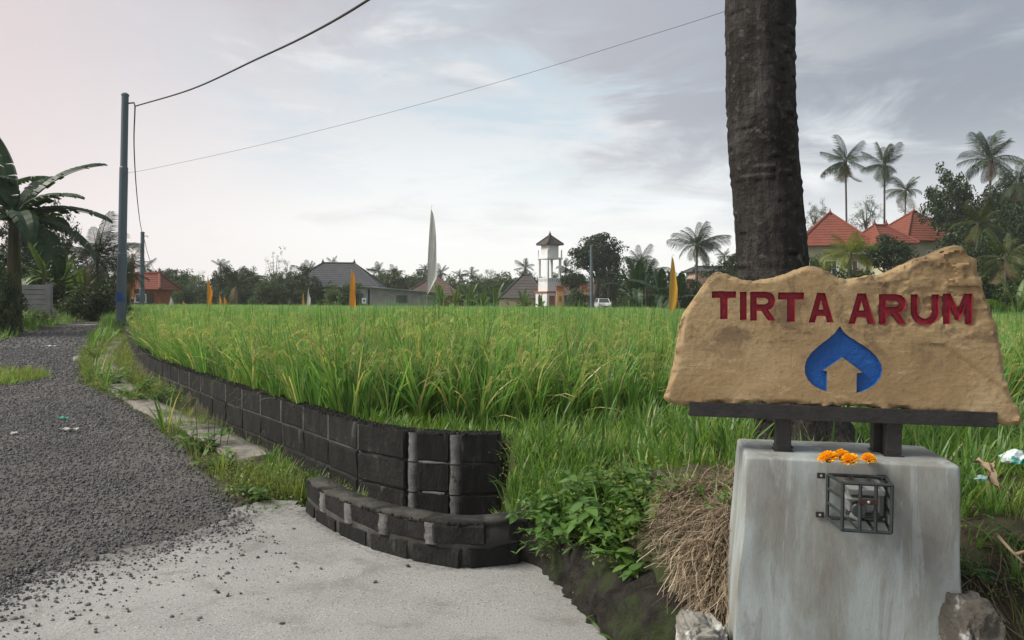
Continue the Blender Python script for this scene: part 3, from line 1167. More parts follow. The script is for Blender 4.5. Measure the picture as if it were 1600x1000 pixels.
def sandstone():
    m = bpy.data.materials.new('sandstone')
    m.use_nodes = True
    t = NT(m.node_tree); t.n.clear()
    tc = t.new('ShaderNodeTexCoord'); v = tc.outputs['Object']
    n1 = t.noise(v, 3.2, 7, 0.62, 0.5)
    col = t.ramp(n1, [(0.28, (0.235, 0.160, 0.080)), (0.5, (0.325, 0.232, 0.122)), (0.72, (0.43, 0.325, 0.185))])
    n2 = t.noise(t.mapping(v, (1, 2.2, 1), (2, 1, 0), (0, 0, 0.5)), 6.5, 8, 0.7, 1.0)
    col = t.mix(t.math('MULTIPLY', t.smooth(n2, 0.54, 0.72), 0.35), col, (0.25, 0.155, 0.07))
    n3 = t.noise(v, 85, 5, 0.75)
    col = t.mix(t.math('MULTIPLY', t.smooth(n3, 0.52, 0.68), 0.55), col, (0.19, 0.125, 0.065))
    n4 = t.noise(t.mapping(v, (1, 1, 1), (9, 4, 0)), 9, 8, 0.72, 0.6)
    sep = t.new('ShaderNodeSeparateXYZ'); t.l.new(v, sep.inputs[0])
    rough_up = t.smooth(sep.outputs[1], 0.02, 0.22)
    col = t.mix(t.math('MULTIPLY', t.math('MULTIPLY', t.smooth(n4, 0.49, 0.62), rough_up), 0.75), col, (0.14, 0.095, 0.058))
    n6 = t.noise(t.mapping(v, (1.2, 5.0, 1), (3, 8, 0), (0, 0, -0.72)), 5, 8, 0.7, 0.8)
    col = t.mix(t.math('MULTIPLY', t.smooth(n6, 0.58, 0.66), 0.45), col, (0.56, 0.44, 0.28))
    n7 = t.noise(t.mapping(v, (1.0, 9.0, 1), (1, 2, 0), (0, 0, -0.70)), 4, 6, 0.7, 1.2)
    col = t.mix(t.math('MULTIPLY', t.smooth(n7, 0.64, 0.69), 0.55), col, (0.17, 0.105, 0.05))
    b = t.new('ShaderNodeBsdfPrincipled'); t.l.new(col, b.inputs['Base Color']); b.inputs['Roughness'].default_value = 0.82
    b.inputs['Specular IOR Level'].default_value = 0.25
    bp = t.new('ShaderNodeBump'); bp.inputs['Strength'].default_value = 0.5; bp.inputs['Distance'].default_value = 0.008
    h = t.math('ADD', t.math('MULTIPLY', n2, 0.9), t.math('MULTIPLY', n3, 0.5))
    h = t.math('ADD', h, t.math('MULTIPLY', t.math('MULTIPLY', n4, rough_up), 1.6))
    t.l.new(h, bp.inputs['Height'])
    t.l.new(bp.outputs[0], b.inputs['Normal'])
    o = t.new('ShaderNodeOutputMaterial'); t.l.new(b.outputs[0], o.inputs['Surface'])
    return m


M_SAND = sandstone()
OUT_PX = [(45, 668), (66, 628), (95, 500), (112, 380), (130, 305), (165, 258), (205, 200), (240, 150), (262, 130), (285, 121), (330, 139), (365, 148), (400, 159), (440, 161), (480, 155),
          (520, 150), (560, 139), (600, 124), (640, 107), (665, 100), (695, 100), (730, 109), (760, 124), (790, 141), (815, 153), (835, 160), (870, 149),
          (900, 146), (930, 139), (960, 142), (990, 138), (1015, 128), (1040, 114), (1075, 98), (1110, 84), (1150, 64), (1200, 49), (1240, 34), (1270, 19), (1300, 9), (1318, 5),
          (1345, 22), (1370, 42), (1405, 75), (1415, 130), (1428, 180), (1440, 230), (1470, 290), (1490, 350), (1500, 420), (1510, 480), (1520, 560), (1530, 620),
          (1555, 665), (1580, 715), (1598, 760), (1590, 785), (1520, 789), (1400, 745), (900, 705), (400, 690), (150, 703), (60, 690)]
OUT = [zp(a, b) for a, b in OUT_PX]
# the underside rests on the rail
OUT = [(u, max(v, rail_v(u) - RT / 2 + 0.010)) if r0[0] < u < r1[0] else (u, v) for u, v in OUT]


def quad_map(x0, x1, y0, y1):
    c00, c10, c01, c11 = zp(x0, y1), zp(x1, y1), zp(x0, y0), zp(x1, y0)
    def f(s, t):
        return tuple((c00[i] * (1 - s) + c10[i] * s) * (1 - t) + (c01[i] * (1 - s) + c11[i] * s) * t for i in (0, 1))
    return f


GL = {
    'T': [[(0, 1), (1, 1), (1, .77), (.65, .77), (.65, 0), (.35, 0), (.35, .77), (0, .77)]],
    'I': [[(0, 1), (1, 1), (1, 0), (0, 0)]],
    'R': [[(0, 1), (.62, 1), (.80, .97), (.93, .88), (1, .74), (1, .62), (.94, .50), (.84, .41), (.72, .37), (1, 0), (.72, 0), (.45, .34), (.26, .34), (.26, 0), (0, 0)],
          [(.26, .79), (.58, .79), (.69, .76), (.74, .68), (.70, .60), (.60, .56), (.26, .56)]],
    'A': [[(.34, 1), (.66, 1), (1, 0), (.75, 0), (.67, .22), (.33, .22), (.25, 0), (0, 0)], [(.40, .43), (.60, .43), (.50, .76)]],
    'U': [[(0, 1), (.24, 1), (.24, .42), (.28, .30), (.37, .22), (.5, .19), (.63, .22), (.72, .30), (.76, .42), (.76, 1), (1, 1), (1, .40), (.96, .22), (.84, .08), (.68, .01),
           (.5, -.01), (.32, .01), (.16, .08), (.04, .22), (0, .40)]],
    'M': [[(0, 0), (0, 1), (.26, 1), (.5, .46), (.74, 1), (1, 1), (1, 0), (.76, 0), (.76, .58), (.56, .13), (.44, .13), (.24, .58), (.24, 0)]],
}
BOX = [('T', 255, 358, 208, 327), ('I', 376, 404, 210, 330), ('R', 420, 527, 210, 333), ('T', 540, 651, 213, 338), ('A', 672, 778, 215, 341),
       ('A', 843, 956, 217, 347), ('R', 976, 1092, 220, 348), ('U', 1113, 1233, 221, 351), ('M', 1251, 1377, 218, 348)]
DROP_PX = [(806, 358), (822, 384), (845, 403), (875, 422), (910, 444), (942, 468), (968, 496), (984, 525), (988, 550), (980, 580), (960, 606), (930, 626), (905, 637), (878, 644),
           (879, 561), (906, 558), (818, 491), (732, 549), (750, 553), (748, 637), (720, 628), (692, 612), (668, 587), (656, 560), (655, 530), (664, 500), (684, 472), (715, 443), (752, 415), (780, 392)]


def solid(loops, za, zb):
    """closed prism of a polygon with holes between two depths"""
    vs = [[Vector((p[0], p[1], 0)) for p in lp] for lp in loops]
    tri = tessellate_polygon(vs)
    flat = [p for lp in loops for p in lp]
    n = len(flat)
    V = [(p[0], p[1], za) for p in flat] + [(p[0], p[1], zb) for p in flat]
    Fc = [(a, b, c) for a, b, c in tri] + [(c + n, b + n, a + n) for a, b, c in tri]
    k = 0
    for lp in loops:
        m = len(lp)
        for i in range(m):
            a, b = k + i, k + (i + 1) % m
            Fc.append((a, b, b + n, a + n))
        k += m
    bm = bmesh.new()
    bv = [bm.verts.new(v) for v in V]
    for f in Fc:
        try: bm.faces.new([bv[i] for i in f])
        except ValueError: pass
    bmesh.ops.recalc_face_normals(bm, faces=list(bm.faces))
    return bm


def shrink(lp, hole, d):
    """polygon moved inwards by d (holes outwards)"""
    ar = sum(lp[i][0] * lp[(i + 1) % len(lp)][1] - lp[(i + 1) % len(lp)][0] * lp[i][1] for i in range(len(lp)))
    sgn = 1 if ar > 0 else -1
    if hole: sgn = -sgn
    out = []
    m = len(lp)
    for i in range(m):
        p0, p1, p2 = Vector(lp[i - 1]), Vector(lp[i]), Vector(lp[(i + 1) % m])
        e1, e2 = (p1 - p0).normalized(), (p2 - p1).normalized()
        n1, n2 = Vector((-e1.y, e1.x)) * sgn, Vector((-e2.y, e2.x)) * sgn
        bis = (n1 + n2)
        if bis.length < 1e-4: bis = n1
        bis = bis.normalized()
        k = d / max(0.45, bis.dot(n1))
        out.append((p1.x + bis.x * k, p1.y + bis.y * k))
    return out


DEPTH = 0.011
shapes = []
for ch, x0, x1, y0, y1 in BOX:
    f = quad_map(x0, x1, y0, y1)
    shapes.append(('letter', [[f(*p) for p in lp] for lp in GL[ch]], ch))
shapes.append(('emblem', [[zp(*p) for p in DROP_PX]], ''))

M_RED = surf('red_paint', (0.19, 0.007, 0.018), (0.30, 0.013, 0.032), 9, 0.5, 0.4, 70, spec=0.4, c3=(0.36, 0.03, 0.045), s3=22, t3=(0.55, 0.72))
M_BLUE = surf('blue_paint', (0.003, 0.055, 0.24), (0.006, 0.095, 0.34), 5, 0.5, 0.4, 50, spec=0.4, c3=(0.012, 0.13, 0.40), s3=16, t3=(0.55, 0.72))


def slab():
    T = 0.085
    bm = solid([OUT], 0.0, -T)
    me = bpy.data.meshes.new('slab_raw'); bm.to_mesh(me); bm.free()
    tmp = bpy.data.objects.new('slab_raw', me); COL.objects.link(tmp)
    md = tmp.modifiers.new('r', 'REMESH'); md.mode = 'VOXEL'; md.voxel_size = 0.006
    dg = bpy.context.evaluated_depsgraph_get()
    me2 = bpy.data.meshes.new_from_object(tmp.evaluated_get(dg))
    n = len(me2.vertices)
    co = np.empty(n * 3, dtype=np.float32); me2.vertices.foreach_get('co', co); co = co.reshape(-1, 3).astype(float)
    ol = OUT + [OUT[0]]
    dist = pdist(co[:, 0], co[:, 1], ol)
    top = np.interp(co[:, 0], [p[0] for p in OUT[:56]], [p[1] for p in OUT[:56]])
    # diagonal bedding step on the lower right
    A, B = np.array(zp(1165, 362)), np.array(zp(1560, 655))
    ab = (B - A) / np.linalg.norm(B - A); nr = np.array([ab[1], -ab[0]])
    for i in range(n):
        x, y, z = co[i]
        v = Vector((x, y, z))
        lo = mnoise.fractal(v * 3.5 + Vector((5, 2, 1)), 1.0, 2.0, 4)
        hi = mnoise.fractal(v * 16 + Vector((1, 8, 4)), 0.9, 2.1, 4)
        zw = min(1.0, max(0.0, (z + T) / T))
        if zw > 0.02:                             # front, fading to nothing at the back
            e = max(0.0, 1 - dist[i] / (0.010 + 0.016 * abs(lo)))
            up = 1.0 if y > -0.05 else 0.55
            dz = 0.0018 + abs(lo) * 0.0012 + abs(hi) * 0.0010
            dz -= min(0.02, max(0.0, e ** 0.8 * (0.009 + 0.014 * hi) * (0.7 + 0.5 * up)))
            lt = max(0.0, min(1.0, (dist[i] - 0.02) / 0.03))
            inlet = 1.0 if (y < 0.19 and y > -0.16 and abs(x) < 0.40) else 0.0
            dz += (abs(mnoise.fractal(v * 42, 0.8, 2.1, 3)) * 0.0022) * (1 - inlet) + 0.0015 * abs(mnoise.noise(v * 60))
            rt = y - 0.165
            if rt > 0 and x > 0.05:               # broken, stepped upper right
                st_ = mnoise.cell(Vector((x * 14 + hi, y * 22 + lo, 0)))
                dz -= min(rt, 0.10) * min(1, (x - 0.05) / 0.1) * (0.05 + 0.07 * abs(hi) + 0.05 * st_)
            s = (np.array([x, y]) - A) @ ab
            q = (np.array([x, y]) - A) @ nr
            if 0 < s < 0.42 and q > 0 and y < 0.16:
                dz -= 0.006 * min(1, q / 0.008) * min(1, s / 0.05) * (1 - min(1, q / 0.14))
            z += dz * zw
        if dist[i] < 0.012:
            k = hi * 0.003 + mnoise.fractal(v * 34, 0.9, 2.0, 3) * 0.0055
            x += k; y += (k if y > -0.10 else 0)
        co[i] = (x, y, z)
    me2.vertices.foreach_set('co', co.astype(np.float32).ravel()); me2.update()
    tmp2 = bpy.data.objects.new('slab_tmp', me2); COL.objects.link(tmp2)
    cb = bmesh.new()
    for _, loops, _c in shapes:
        b = solid([shrink(lp, i > 0, -0.0006) for i, lp in enumerate(loops)], 0.06, -DEPTH - 0.0012)
        m_ = bpy.data.meshes.new('c'); b.to_mesh(m_); b.free(); cb.from_mesh(m_); bpy.data.meshes.remove(m_)
    cm = bpy.data.meshes.new('cutter'); cb.to_mesh(cm); cb.free()
    cut = bpy.data.objects.new('cutter', cm); COL.objects.link(cut)
    bo = tmp2.modifiers.new('b', 'BOOLEAN'); bo.operation = 'DIFFERENCE'; bo.object = cut; bo.solver = 'EXACT'
    dg = bpy.context.evaluated_depsgraph_get()
    me3 = bpy.data.meshes.new_from_object(tmp2.evaluated_get(dg))
    for o in (tmp, tmp2, cut):
        bpy.data.objects.remove(o)
    me3.name = 'stone_sign'
    me3.materials.clear(); me3.materials.append(M_SAND)
    bmx = bmesh.new(); bmx.from_mesh(me3)
    for f in bmx.faces: f.smooth = True
    for e in bmx.edges:
        if len(e.link_faces) == 2 and e.calc_face_angle(0) > R(38): e.smooth = False
    bmx.to_mesh(me3); bmx.free()
    o = bpy.data.objects.new('stone_sign', me3); COL.objects.link(o)
    o.matrix_world = SM
    tag(o, 'rough sandstone slab carved with red TIRTA ARUM lettering and blue drop emblem', 'sign')
    for nm, loops, ch in shapes:
        # painted lining of each carved shape: sloping cheeks down to a flat floor
        ins = [shrink(lp, i > 0, 0.0030 if nm == 'letter' else 0.002) for i, lp in enumerate(loops)]
        flat = [p for lp in loops for p in lp]; flat2 = [p for lp in ins for p in lp]
        N_ = len(flat)
        V = [(p[0], p[1], 0.0012) for p in flat] + [(p[0], p[1], -DEPTH + 0.0008) for p in flat2]
        tri = tessellate_polygon([[Vector((p[0], p[1], 0)) for p in lp] for lp in ins])
        Fc = [tuple(i + N_ for i in t_) for t_ in tri]
        k = 0
        for lp in loops:
            m_ = len(lp)
            for i in range(m_):
                a_, b_ = k + i, k + (i + 1) % m_
                Fc.append((a_, b_, b_ + N_, a_ + N_))
            k += m_
        bm = bmesh.new(); bv = [bm.verts.new(v) for v in V]
        for f in Fc: bm.faces.new([bv[i] for i in f])
        bmesh.ops.recalc_face_normals(bm, faces=list(bm.faces))
        m_ = bpy.data.meshes.new(nm); bm.to_mesh(m_); bm.free()
        c = link(nm, m_, M_RED if nm == 'letter' else M_BLUE, o)
        if nm == 'emblem': c['label'] = 'blue drop emblem with a little house cut out'
    return o


slab()

# ------------------------------------------------------------------ meter cage and meter on the pedestal's front
M_GALV = surf('bolt_metal', (0.35, 0.35, 0.34), (0.5, 0.5, 0.48), 20, 0.4, 0.1, 60, metal=0.7)
M_RUST = surf('rusty_lock', (0.035, 0.016, 0.012), (0.06, 0.026, 0.018), 12, 0.6, 0.2, 50)
M_METER = surf('meter_plastic', (0.20, 0.21, 0.205), (0.28, 0.29, 0.285), 6, 0.4, 0.05, 30)
M_DIAL = surf('meter_dial', (0.045, 0.05, 0.05), (0.08, 0.085, 0.085), 9, 0.35, 0.1, 40)
M_CAGE = surf('cage_paint', (0.016, 0.022, 0.022), (0.034, 0.042, 0.042), 14, 0.4, 0.2, 60, spec=0.5)
PF = PED_OUT + 0.012                              # pedestal face at the cage, a little battered
cage = empty('meter_cage', tuple(SM @ Vector((0, 0, 0))), 0, 'small black steel bar cage bolted to the front of the pedestal', 'cage')
cage.matrix_world = SM
ub0, vb1 = on_plane(1293, 741, PF); ub1, _ = on_plane(1384, 745, PF); _, vb0 = on_plane(1293, 808, PF)
CD = 0.115
uf0, vf1 = on_plane(1317, 754.5, PF + CD); uf1, _ = on_plane(1394, 757, PF + CD); _, vf0 = on_plane(1316, 828, PF + CD)
zb_, zf_ = PF + 0.006, PF + CD
BR = 0.0048


def cbar(a, b, w=0.0095, name='bar', mat=M_CAGE, parent=cage):
    a, b = Vector(a), Vector(b)
    mb = MB(); mb.tube([a, b], w * 0.62, 4); return mb.build(name, mat, parent)


lerp = lambda a, b, t: a + (b - a) * t
Bk = lambda s, t: (lerp(ub0, ub1, s), lerp(vb0, vb1, t), zb_)
Fr = lambda s, t: (lerp(uf0, uf1, s), lerp(vf0, vf1, t), zf_)
for A_ in (Bk, Fr):
    cbar(A_(0, 0), A_(1, 0)); cbar(A_(0, 1), A_(1, 1)); cbar(A_(0, 0), A_(0, 1)); cbar(A_(1, 0), A_(1, 1))
for s in (0.36, 0.68):
    cbar(Fr(s, 0), Fr(s, 1)); cbar(Bk(s, 1), Fr(s, 1)); cbar(Bk(s, 0), Fr(s, 0))
for s in (0, 1):
    for t_ in (0, 0.35, 0.68, 1):
        cbar(Bk(s, t_), Fr(s, t_))
for (x, y) in ((1283, 743), (1281, 804), (1377, 746), (1380, 811)):
    u, v = on_plane(x, y, PF)
    mb = MB(); mb.box((u, v, PF + 0.002), (0.026, 0.019, 0.004)); tb = mb.build('bracket', M_STEEL, cage)
    mb = MB(); mb.lathe([(0.0045, 0), (0.0045, 0.004), (0.003, 0.006)], 8, (u, v, PF + 0.003)); mb.build('bolt', M_GALV, tb)
lc = Fr(0.52, 0.635)
mb = MB(); mb.box((lc[0], lc[1], zf_ + 0.006), (0.058, 0.017, 0.005)); lp_ = mb.build('lock_plate', M_RUST, cage)
mb = MB(); mb.lathe([(0.005, 0), (0.005, 0.004), (0.003, 0.006)], 8, (lc[0], lc[1], zf_ + 0.008)); mb.build('bolt', M_GALV, lp_)
mb = MB(); q = Fr(0.60, 0); mb.tube([(q[0], q[1] + 0.002, zf_ - 0.02), (q[0], q[1] - 0.008, zf_ - 0.015)], 0.004, 8); mb.build('drain_stub', M_GALV, cage)

meter = empty('water_meter', tuple(SM @ Vector((0, 0, 0))), 0, 'pale grey water meter with a dark dial inside the bar cage', 'water meter')
meter.matrix_world = SM
mu, mv = lerp(ub0, ub1, 0.56), lerp(vb0, vb1, 0.55)
MB().box((mu, mv, PF + 0.034), (0.098, 0.085, 0.056)).build('housing', M_METER, meter, bevel=0.006)
mb = MB(); Mt = Matrix.Translation((mu, mv + 0.040, PF + 0.050)) @ Matrix.Rotation(R(12), 4, 'X')
mb.box((0, 0, 0), (0.115, 0.022, 0.085), Mt); mb.build('lid', M_METER, meter, bevel=0.004)
mb = MB(); Mt = Matrix.Translation((mu - 0.012, mv + 0.010, PF + 0.062)) @ Matrix.Rotation(R(9), 4, 'X')
mb.box((0, 0, 0), (0.10, 0.008, 0.055), Mt); mb.build('flap', M_METER, meter, bevel=0.002)
mb = MB(); mb.lathe([(0.024, 0), (0.024, 0.020), (0.020, 0.024)], 18, (mu - 0.020, mv - 0.030, PF + 0.062)); mb.build('dial', M_DIAL, meter)
mb = MB(); mb.tube([(mu - 0.04, mv - 0.052, PF + 0.05), (mu - 0.008, mv - 0.062, PF + 0.062)], 0.013, 12); mb.build('pipe_union', M_METER, meter, smooth=False)
mb = MB(); mb.tube([(mu - 0.05, mv - 0.052, PF + 0.03), (mu + 0.055, mv - 0.056, PF + 0.03)], 0.008, 10); mb.build('pipe', M_DIAL, meter)
mb = MB(); mb.box((mu + 0.028, mv - 0.045, PF + 0.075), (0.006, 0.032, 0.012)); mb.box((mu + 0.018, mv - 0.058, PF + 0.072), (0.034, 0.006, 0.010)); mb.build('valve_handle', M_DIAL, meter)

# ------------------------------------------------------------------ marigolds on the pedestal
M_MARI = leafmat('marigold', [(0.0, (0.78, 0.30, 0.004)), (0.5, (0.94, 0.50, 0.006)), (1.0, (0.98, 0.62, 0.03))], 0.25, 0.6, 0.0)
M_CALYX = plain('calyx', (0.06, 0.10, 0.03), 0.6)


def marigold_mesh(seed):
    r = random.Random(seed)
    V, Q, T = [], [], []
    for ring in range(7):
        el = R(4 + ring * 13.5)
        n = max(5, int(24 * math.cos(el)))
        for k in range(n):
            az = 2 * math.pi * (k + 0.5 * (ring % 2)) / n + r.uniform(-.12, .12)
            e = el + r.uniform(-.12, .12)
            d = Vector((math.cos(az) * math.cos(e), math.sin(az) * math.cos(e), math.sin(e) * 0.85))
            sdv = Vector((-math.sin(az), math.cos(az), 0))
            up = d.cross(sdv)
            L = 1.0 * r.uniform(0.86, 1.08)
            w = 0.16 * r.uniform(0.8, 1.25)
            b = len(V)
            cc = d * 0.45
            tip = d * L + up * r.uniform(-.12, .12)
            V += [cc - sdv * w * 0.5, cc + sdv * w * 0.5, tip + sdv * w + up * 0.08, tip + up * -0.05, tip - sdv * w + up * 0.08]
            Q += [(b, b + 1, b + 2, b + 3), (b, b + 3, b + 4, b)]
            T += [r.uniform(0, 0.35)] * 2 + [r.uniform(0.3, 1)] * 3
    V = [Vector((v.x, v.y, v.z + 0.30)) for v in V]
    me = bpy.data.meshes.new('petals')
    me.from_pydata([tuple(v) for v in V], [], [tuple(dict.fromkeys(q)) for q in Q]); me.update()
    a = me.attributes.new('tint', 'FLOAT', 'POINT'); a.data.foreach_set('value', T)
    me.materials.append(M_MARI)
    return me


for i, (px, py, wpx, lb) in enumerate(((1295, 712, 32, 'orange marigold head, leftmost and widest of the four on the pedestal'),
                                       (1315, 708, 24, 'orange marigold head lying half hidden behind another'),
                                       (1329, 715, 28, 'orange marigold head in front of the half hidden one'),
                                       (1356, 714, 24, 'orange marigold head lying apart beside the right hand post'))):
    k = (P(px, py, 2.6).z)
    # foot of the flower on the pedestal's top
    d = ray(px, py + wpx * 0.36); kk = (PED_TOP - 1.5) / d.z; q = Vector((0, 0, 1.5)) + d * kk
    rad = 0.5 * wpx / F * q.y
    f = empty('marigold', (q.x, q.y, PED_TOP + 0.002), rnd.uniform(0, 6), lb, 'flower', 'marigolds offered on the pedestal')
    link('petals', marigold_mesh(i), None, f, (0, 0, 0), (rnd.uniform(-.25, .25), rnd.uniform(-.25, .25), 0), rad)
    MB().lathe([(0.2, 0.0), (0.42, 0.12), (0.45, 0.3)], 8).build('calyx', M_CALYX, f).scale = (rad,) * 3

# ------------------------------------------------------------------ plants: builders
L_DARK = leafmat('dark_leaves', [(0, (0.014, 0.028, 0.010)), (0.6, (0.032, 0.058, 0.018)), (1, (0.065, 0.10, 0.03))], 0.25, 0.5, 0.3)
L_MID = leafmat('green_leaves', [(0, (0.025, 0.048, 0.014)), (0.6, (0.055, 0.095, 0.026)), (1, (0.11, 0.155, 0.045))], 0.3, 0.5, 0.3)
L_PALE = leafmat('pale_leaves', [(0, (0.05, 0.075, 0.022)), (0.6, (0.10, 0.145, 0.04)), (1, (0.17, 0.21, 0.06))], 0.35, 0.5, 0.3)
L_OLIVE = leafmat('olive_palm', [(0, (0.028, 0.045, 0.012)), (0.6, (0.07, 0.092, 0.022)), (1, (0.13, 0.135, 0.035))], 0.2, 0.5, 0.2)
L_YEL = leafmat('yellow_palm', [(0, (0.09, 0.12, 0.018)), (0.6, (0.18, 0.21, 0.035)), (1, (0.30, 0.28, 0.06))], 0.35, 0.5, 0.2)
L_BAN = leafmat('banana_leaf', [(0, (0.014, 0.034, 0.014)), (0.5, (0.030, 0.064, 0.024)), (1, (0.08, 0.095, 0.04))], 0.2, 0.45, 0.35, 0.3)
L_BANL = leafmat('young_banana_leaf', [(0, (0.05, 0.095, 0.022)), (0.5, (0.10, 0.165, 0.035)), (1, (0.17, 0.22, 0.06))], 0.35, 0.4, 0.3, 0.4)
L_PALM = leafmat('palm_leaf', [(0, (0.012, 0.026, 0.010)), (0.6, (0.030, 0.056, 0.020)), (1, (0.070, 0.09, 0.035))], 0.10, 0.55, 0.3, 0.2)
L_DRY = leafmat('dry_palm_leaf', [(0, (0.10, 0.08, 0.04)), (1, (0.20, 0.15, 0.08))], 0.2, 0.7, 0.2)
M_TRUNK = surf('tree_bark', (0.045, 0.038, 0.03), (0.11, 0.095, 0.075), 5, 0.9, 0.5, 30, stretch=(1, 1, 0.3))
M_PTRUNK = surf('palm_bark', (0.055, 0.05, 0.045), (0.13, 0.118, 0.10), 4, 0.9, 0.5, 30)
M_BSTEM = surf('banana_stem', (0.05, 0.055, 0.022), (0.15, 0.125, 0.065), 3, 0.7, 0.4, 20, stretch=(3, 3, 0.5))


def quad_leaves(pos, nrm, size, asp, r, up=0.0):
    """bent leaf of four corners at every position (numpy); returns V, Q"""
    n = len(pos)
    a = r.normal(size=(n, 3))
    a -= (a * nrm).sum(1, keepdims=True) * nrm
    a[:, 2] += up
    a /= np.linalg.norm(a, axis=1, keepdims=True) + 1e-9
    b = np.cross(nrm, a)
    s = size * r.uniform(0.6, 1.3, size=(n, 1))
    V = np.stack([pos - a * s * .5, pos + b * s * asp * .5 + nrm * s * .08, pos + a * s * .5, pos - b * s * asp * .5 + nrm * s * .08], 1).reshape(-1, 3)
    i = np.arange(n) * 4
    Q = np.stack([i, i + 1, i + 2, i + 3], 1)
    return V, Q


def crown_mesh(name, seed, ncl, nl, leaf, asp=0.55, shell=0.45, cl=0.24, zsq=0.8, bare=0.0, layered=0.0):
    """crown of unit radius: leaf clumps spread unevenly through its volume"""
    r = np.random.default_rng(seed)
    d = r.normal(size=(ncl, 3)); d /= np.linalg.norm(d, axis=1, keepdims=True)
    d[:, 2] = np.abs(d[:, 2]) * np.where(r.random(ncl) < (0.5 if zsq >= 1.0 else 0.72), 1, -1.0 if zsq >= 1.0 else -0.55)
    rad = shell + (1 - shell) * r.random(ncl) ** 0.7
    lob = np.zeros(ncl)
    for _ in range(5):
        q = r.normal(size=3); q /= np.linalg.norm(q)
        lob = np.maximum(lob, (d @ q) ** 3)
    rad *= 0.68 + 0.42 * lob
    C = d * rad[:, None]; C[:, 2] *= zsq
    if layered:
        C[:, 2] = np.round(C[:, 2] / layered) * layered
    cr = cl * r.uniform(0.55, 1.25, ncl)
    k = np.repeat(np.arange(ncl), nl)
    e = r.normal(size=(len(k), 3)); e /= np.linalg.norm(e, axis=1, keepdims=True)
    off = e * (cr[k] * r.random(len(k)) ** 0.45)[:, None]; off[:, 2] *= 0.72
    pos = C[k] + off
    nrm = e * 0.55 + r.normal(size=e.shape) * 0.45 + np.array([0, 0, 0.45]); nrm /= np.linalg.norm(nrm, axis=1, keepdims=True)
    V, Q = quad_leaves(pos, nrm, leaf, asp, r)
    t = np.clip(0.45 + 0.22 * r.normal(size=ncl)[k] + 0.20 * r.normal(size=len(k)), 0, 1)
    me = np_mesh(name, V, Q, np.repeat(t, 4))
    return me, C


CROWNS = {}
def crown(kind, seed):
    key = (kind, seed)
    if key not in CROWNS:
        a = dict(dense=(95, 60, 0.085, 0.6, 0.40, 0.23, 0.85), airy=(60, 34, 0.085, 0.55, 0.30, 0.20, 0.95), shrub=(110, 55, 0.095, 0.5, 0.15, 0.26, 1.0),
                 fine=(80, 55, 0.055, 0.35, 0.3, 0.22, 1.0), sparse=(46, 14, 0.07, 0.5, 0.35, 0.17, 1.1))[kind]
        CROWNS[key] = crown_mesh('crown', seed * 7 + len(kind), a[0], a[1], a[2], a[3], a[4], a[5], a[6])
    return CROWNS[key]


def tree(name, px, ytop, ybot, wpx, Y, kind, mat, label, cat='tree', group=None, seed=1, trunk_frac=0.35, basez=None, rz=None):
    """ytop/ybot: crown top and bottom in the photograph; the trunk goes down to the ground"""
    t, b = P(px, ytop, Y), P(px, ybot, Y)
    z0 = gz(t.x, Y) if basez is None else basez
    w = wpx / F * Y / 2
    if kind == 'shrub' and name == 'shrub':
        b.z = min(b.z, z0 - 0.1)              # shrubs are leafy to the ground
    h = (t.z - b.z) / 2
    root = empty(name, (t.x, Y, z0 - 0.1), rnd.uniform(0, 6.28) if rz is None else rz, label, cat, group)
    me, C = crown(kind, seed)
    m2 = me
    if me.materials and me.materials[0] is not mat or not me.materials:
        m2 = me if not me.materials else me.copy()
        m2.materials.clear(); m2.materials.append(mat)
    cz = (t.z + b.z) / 2 - z0 + 0.1
    h *= 1.08
    link('crown', m2, None, root, (0, 0, cz), None, (w * 1.05, w * 1.05, h))
    mb = MB()
    tr = max(0.05, w * 0.075)
    top = Vector((0, 0, cz + h * 0.1))
    mb.tube([(0, 0, -0.2), (rnd.uniform(-.1, .1) * w, rnd.uniform(-.1, .1) * w, cz * 0.55), top], [tr * 1.3, tr, tr * 0.45], 7)
    for k in range(9):
        c = C[(k * 7) % len(C)]
        q = Vector((c[0] * w, c[1] * w, cz + c[2] * h)) * 1.0
        s = Vector((0, 0, cz - h * rnd.uniform(0.2, 0.8)))
        mb.tube([s, s.lerp(q, 0.5) + Vector((0, 0, -h * 0.08)), q], [tr * 0.5, tr * 0.32, tr * 0.12], 5)
    mb.build('trunk', M_TRUNK, root, smooth=True)
    return root


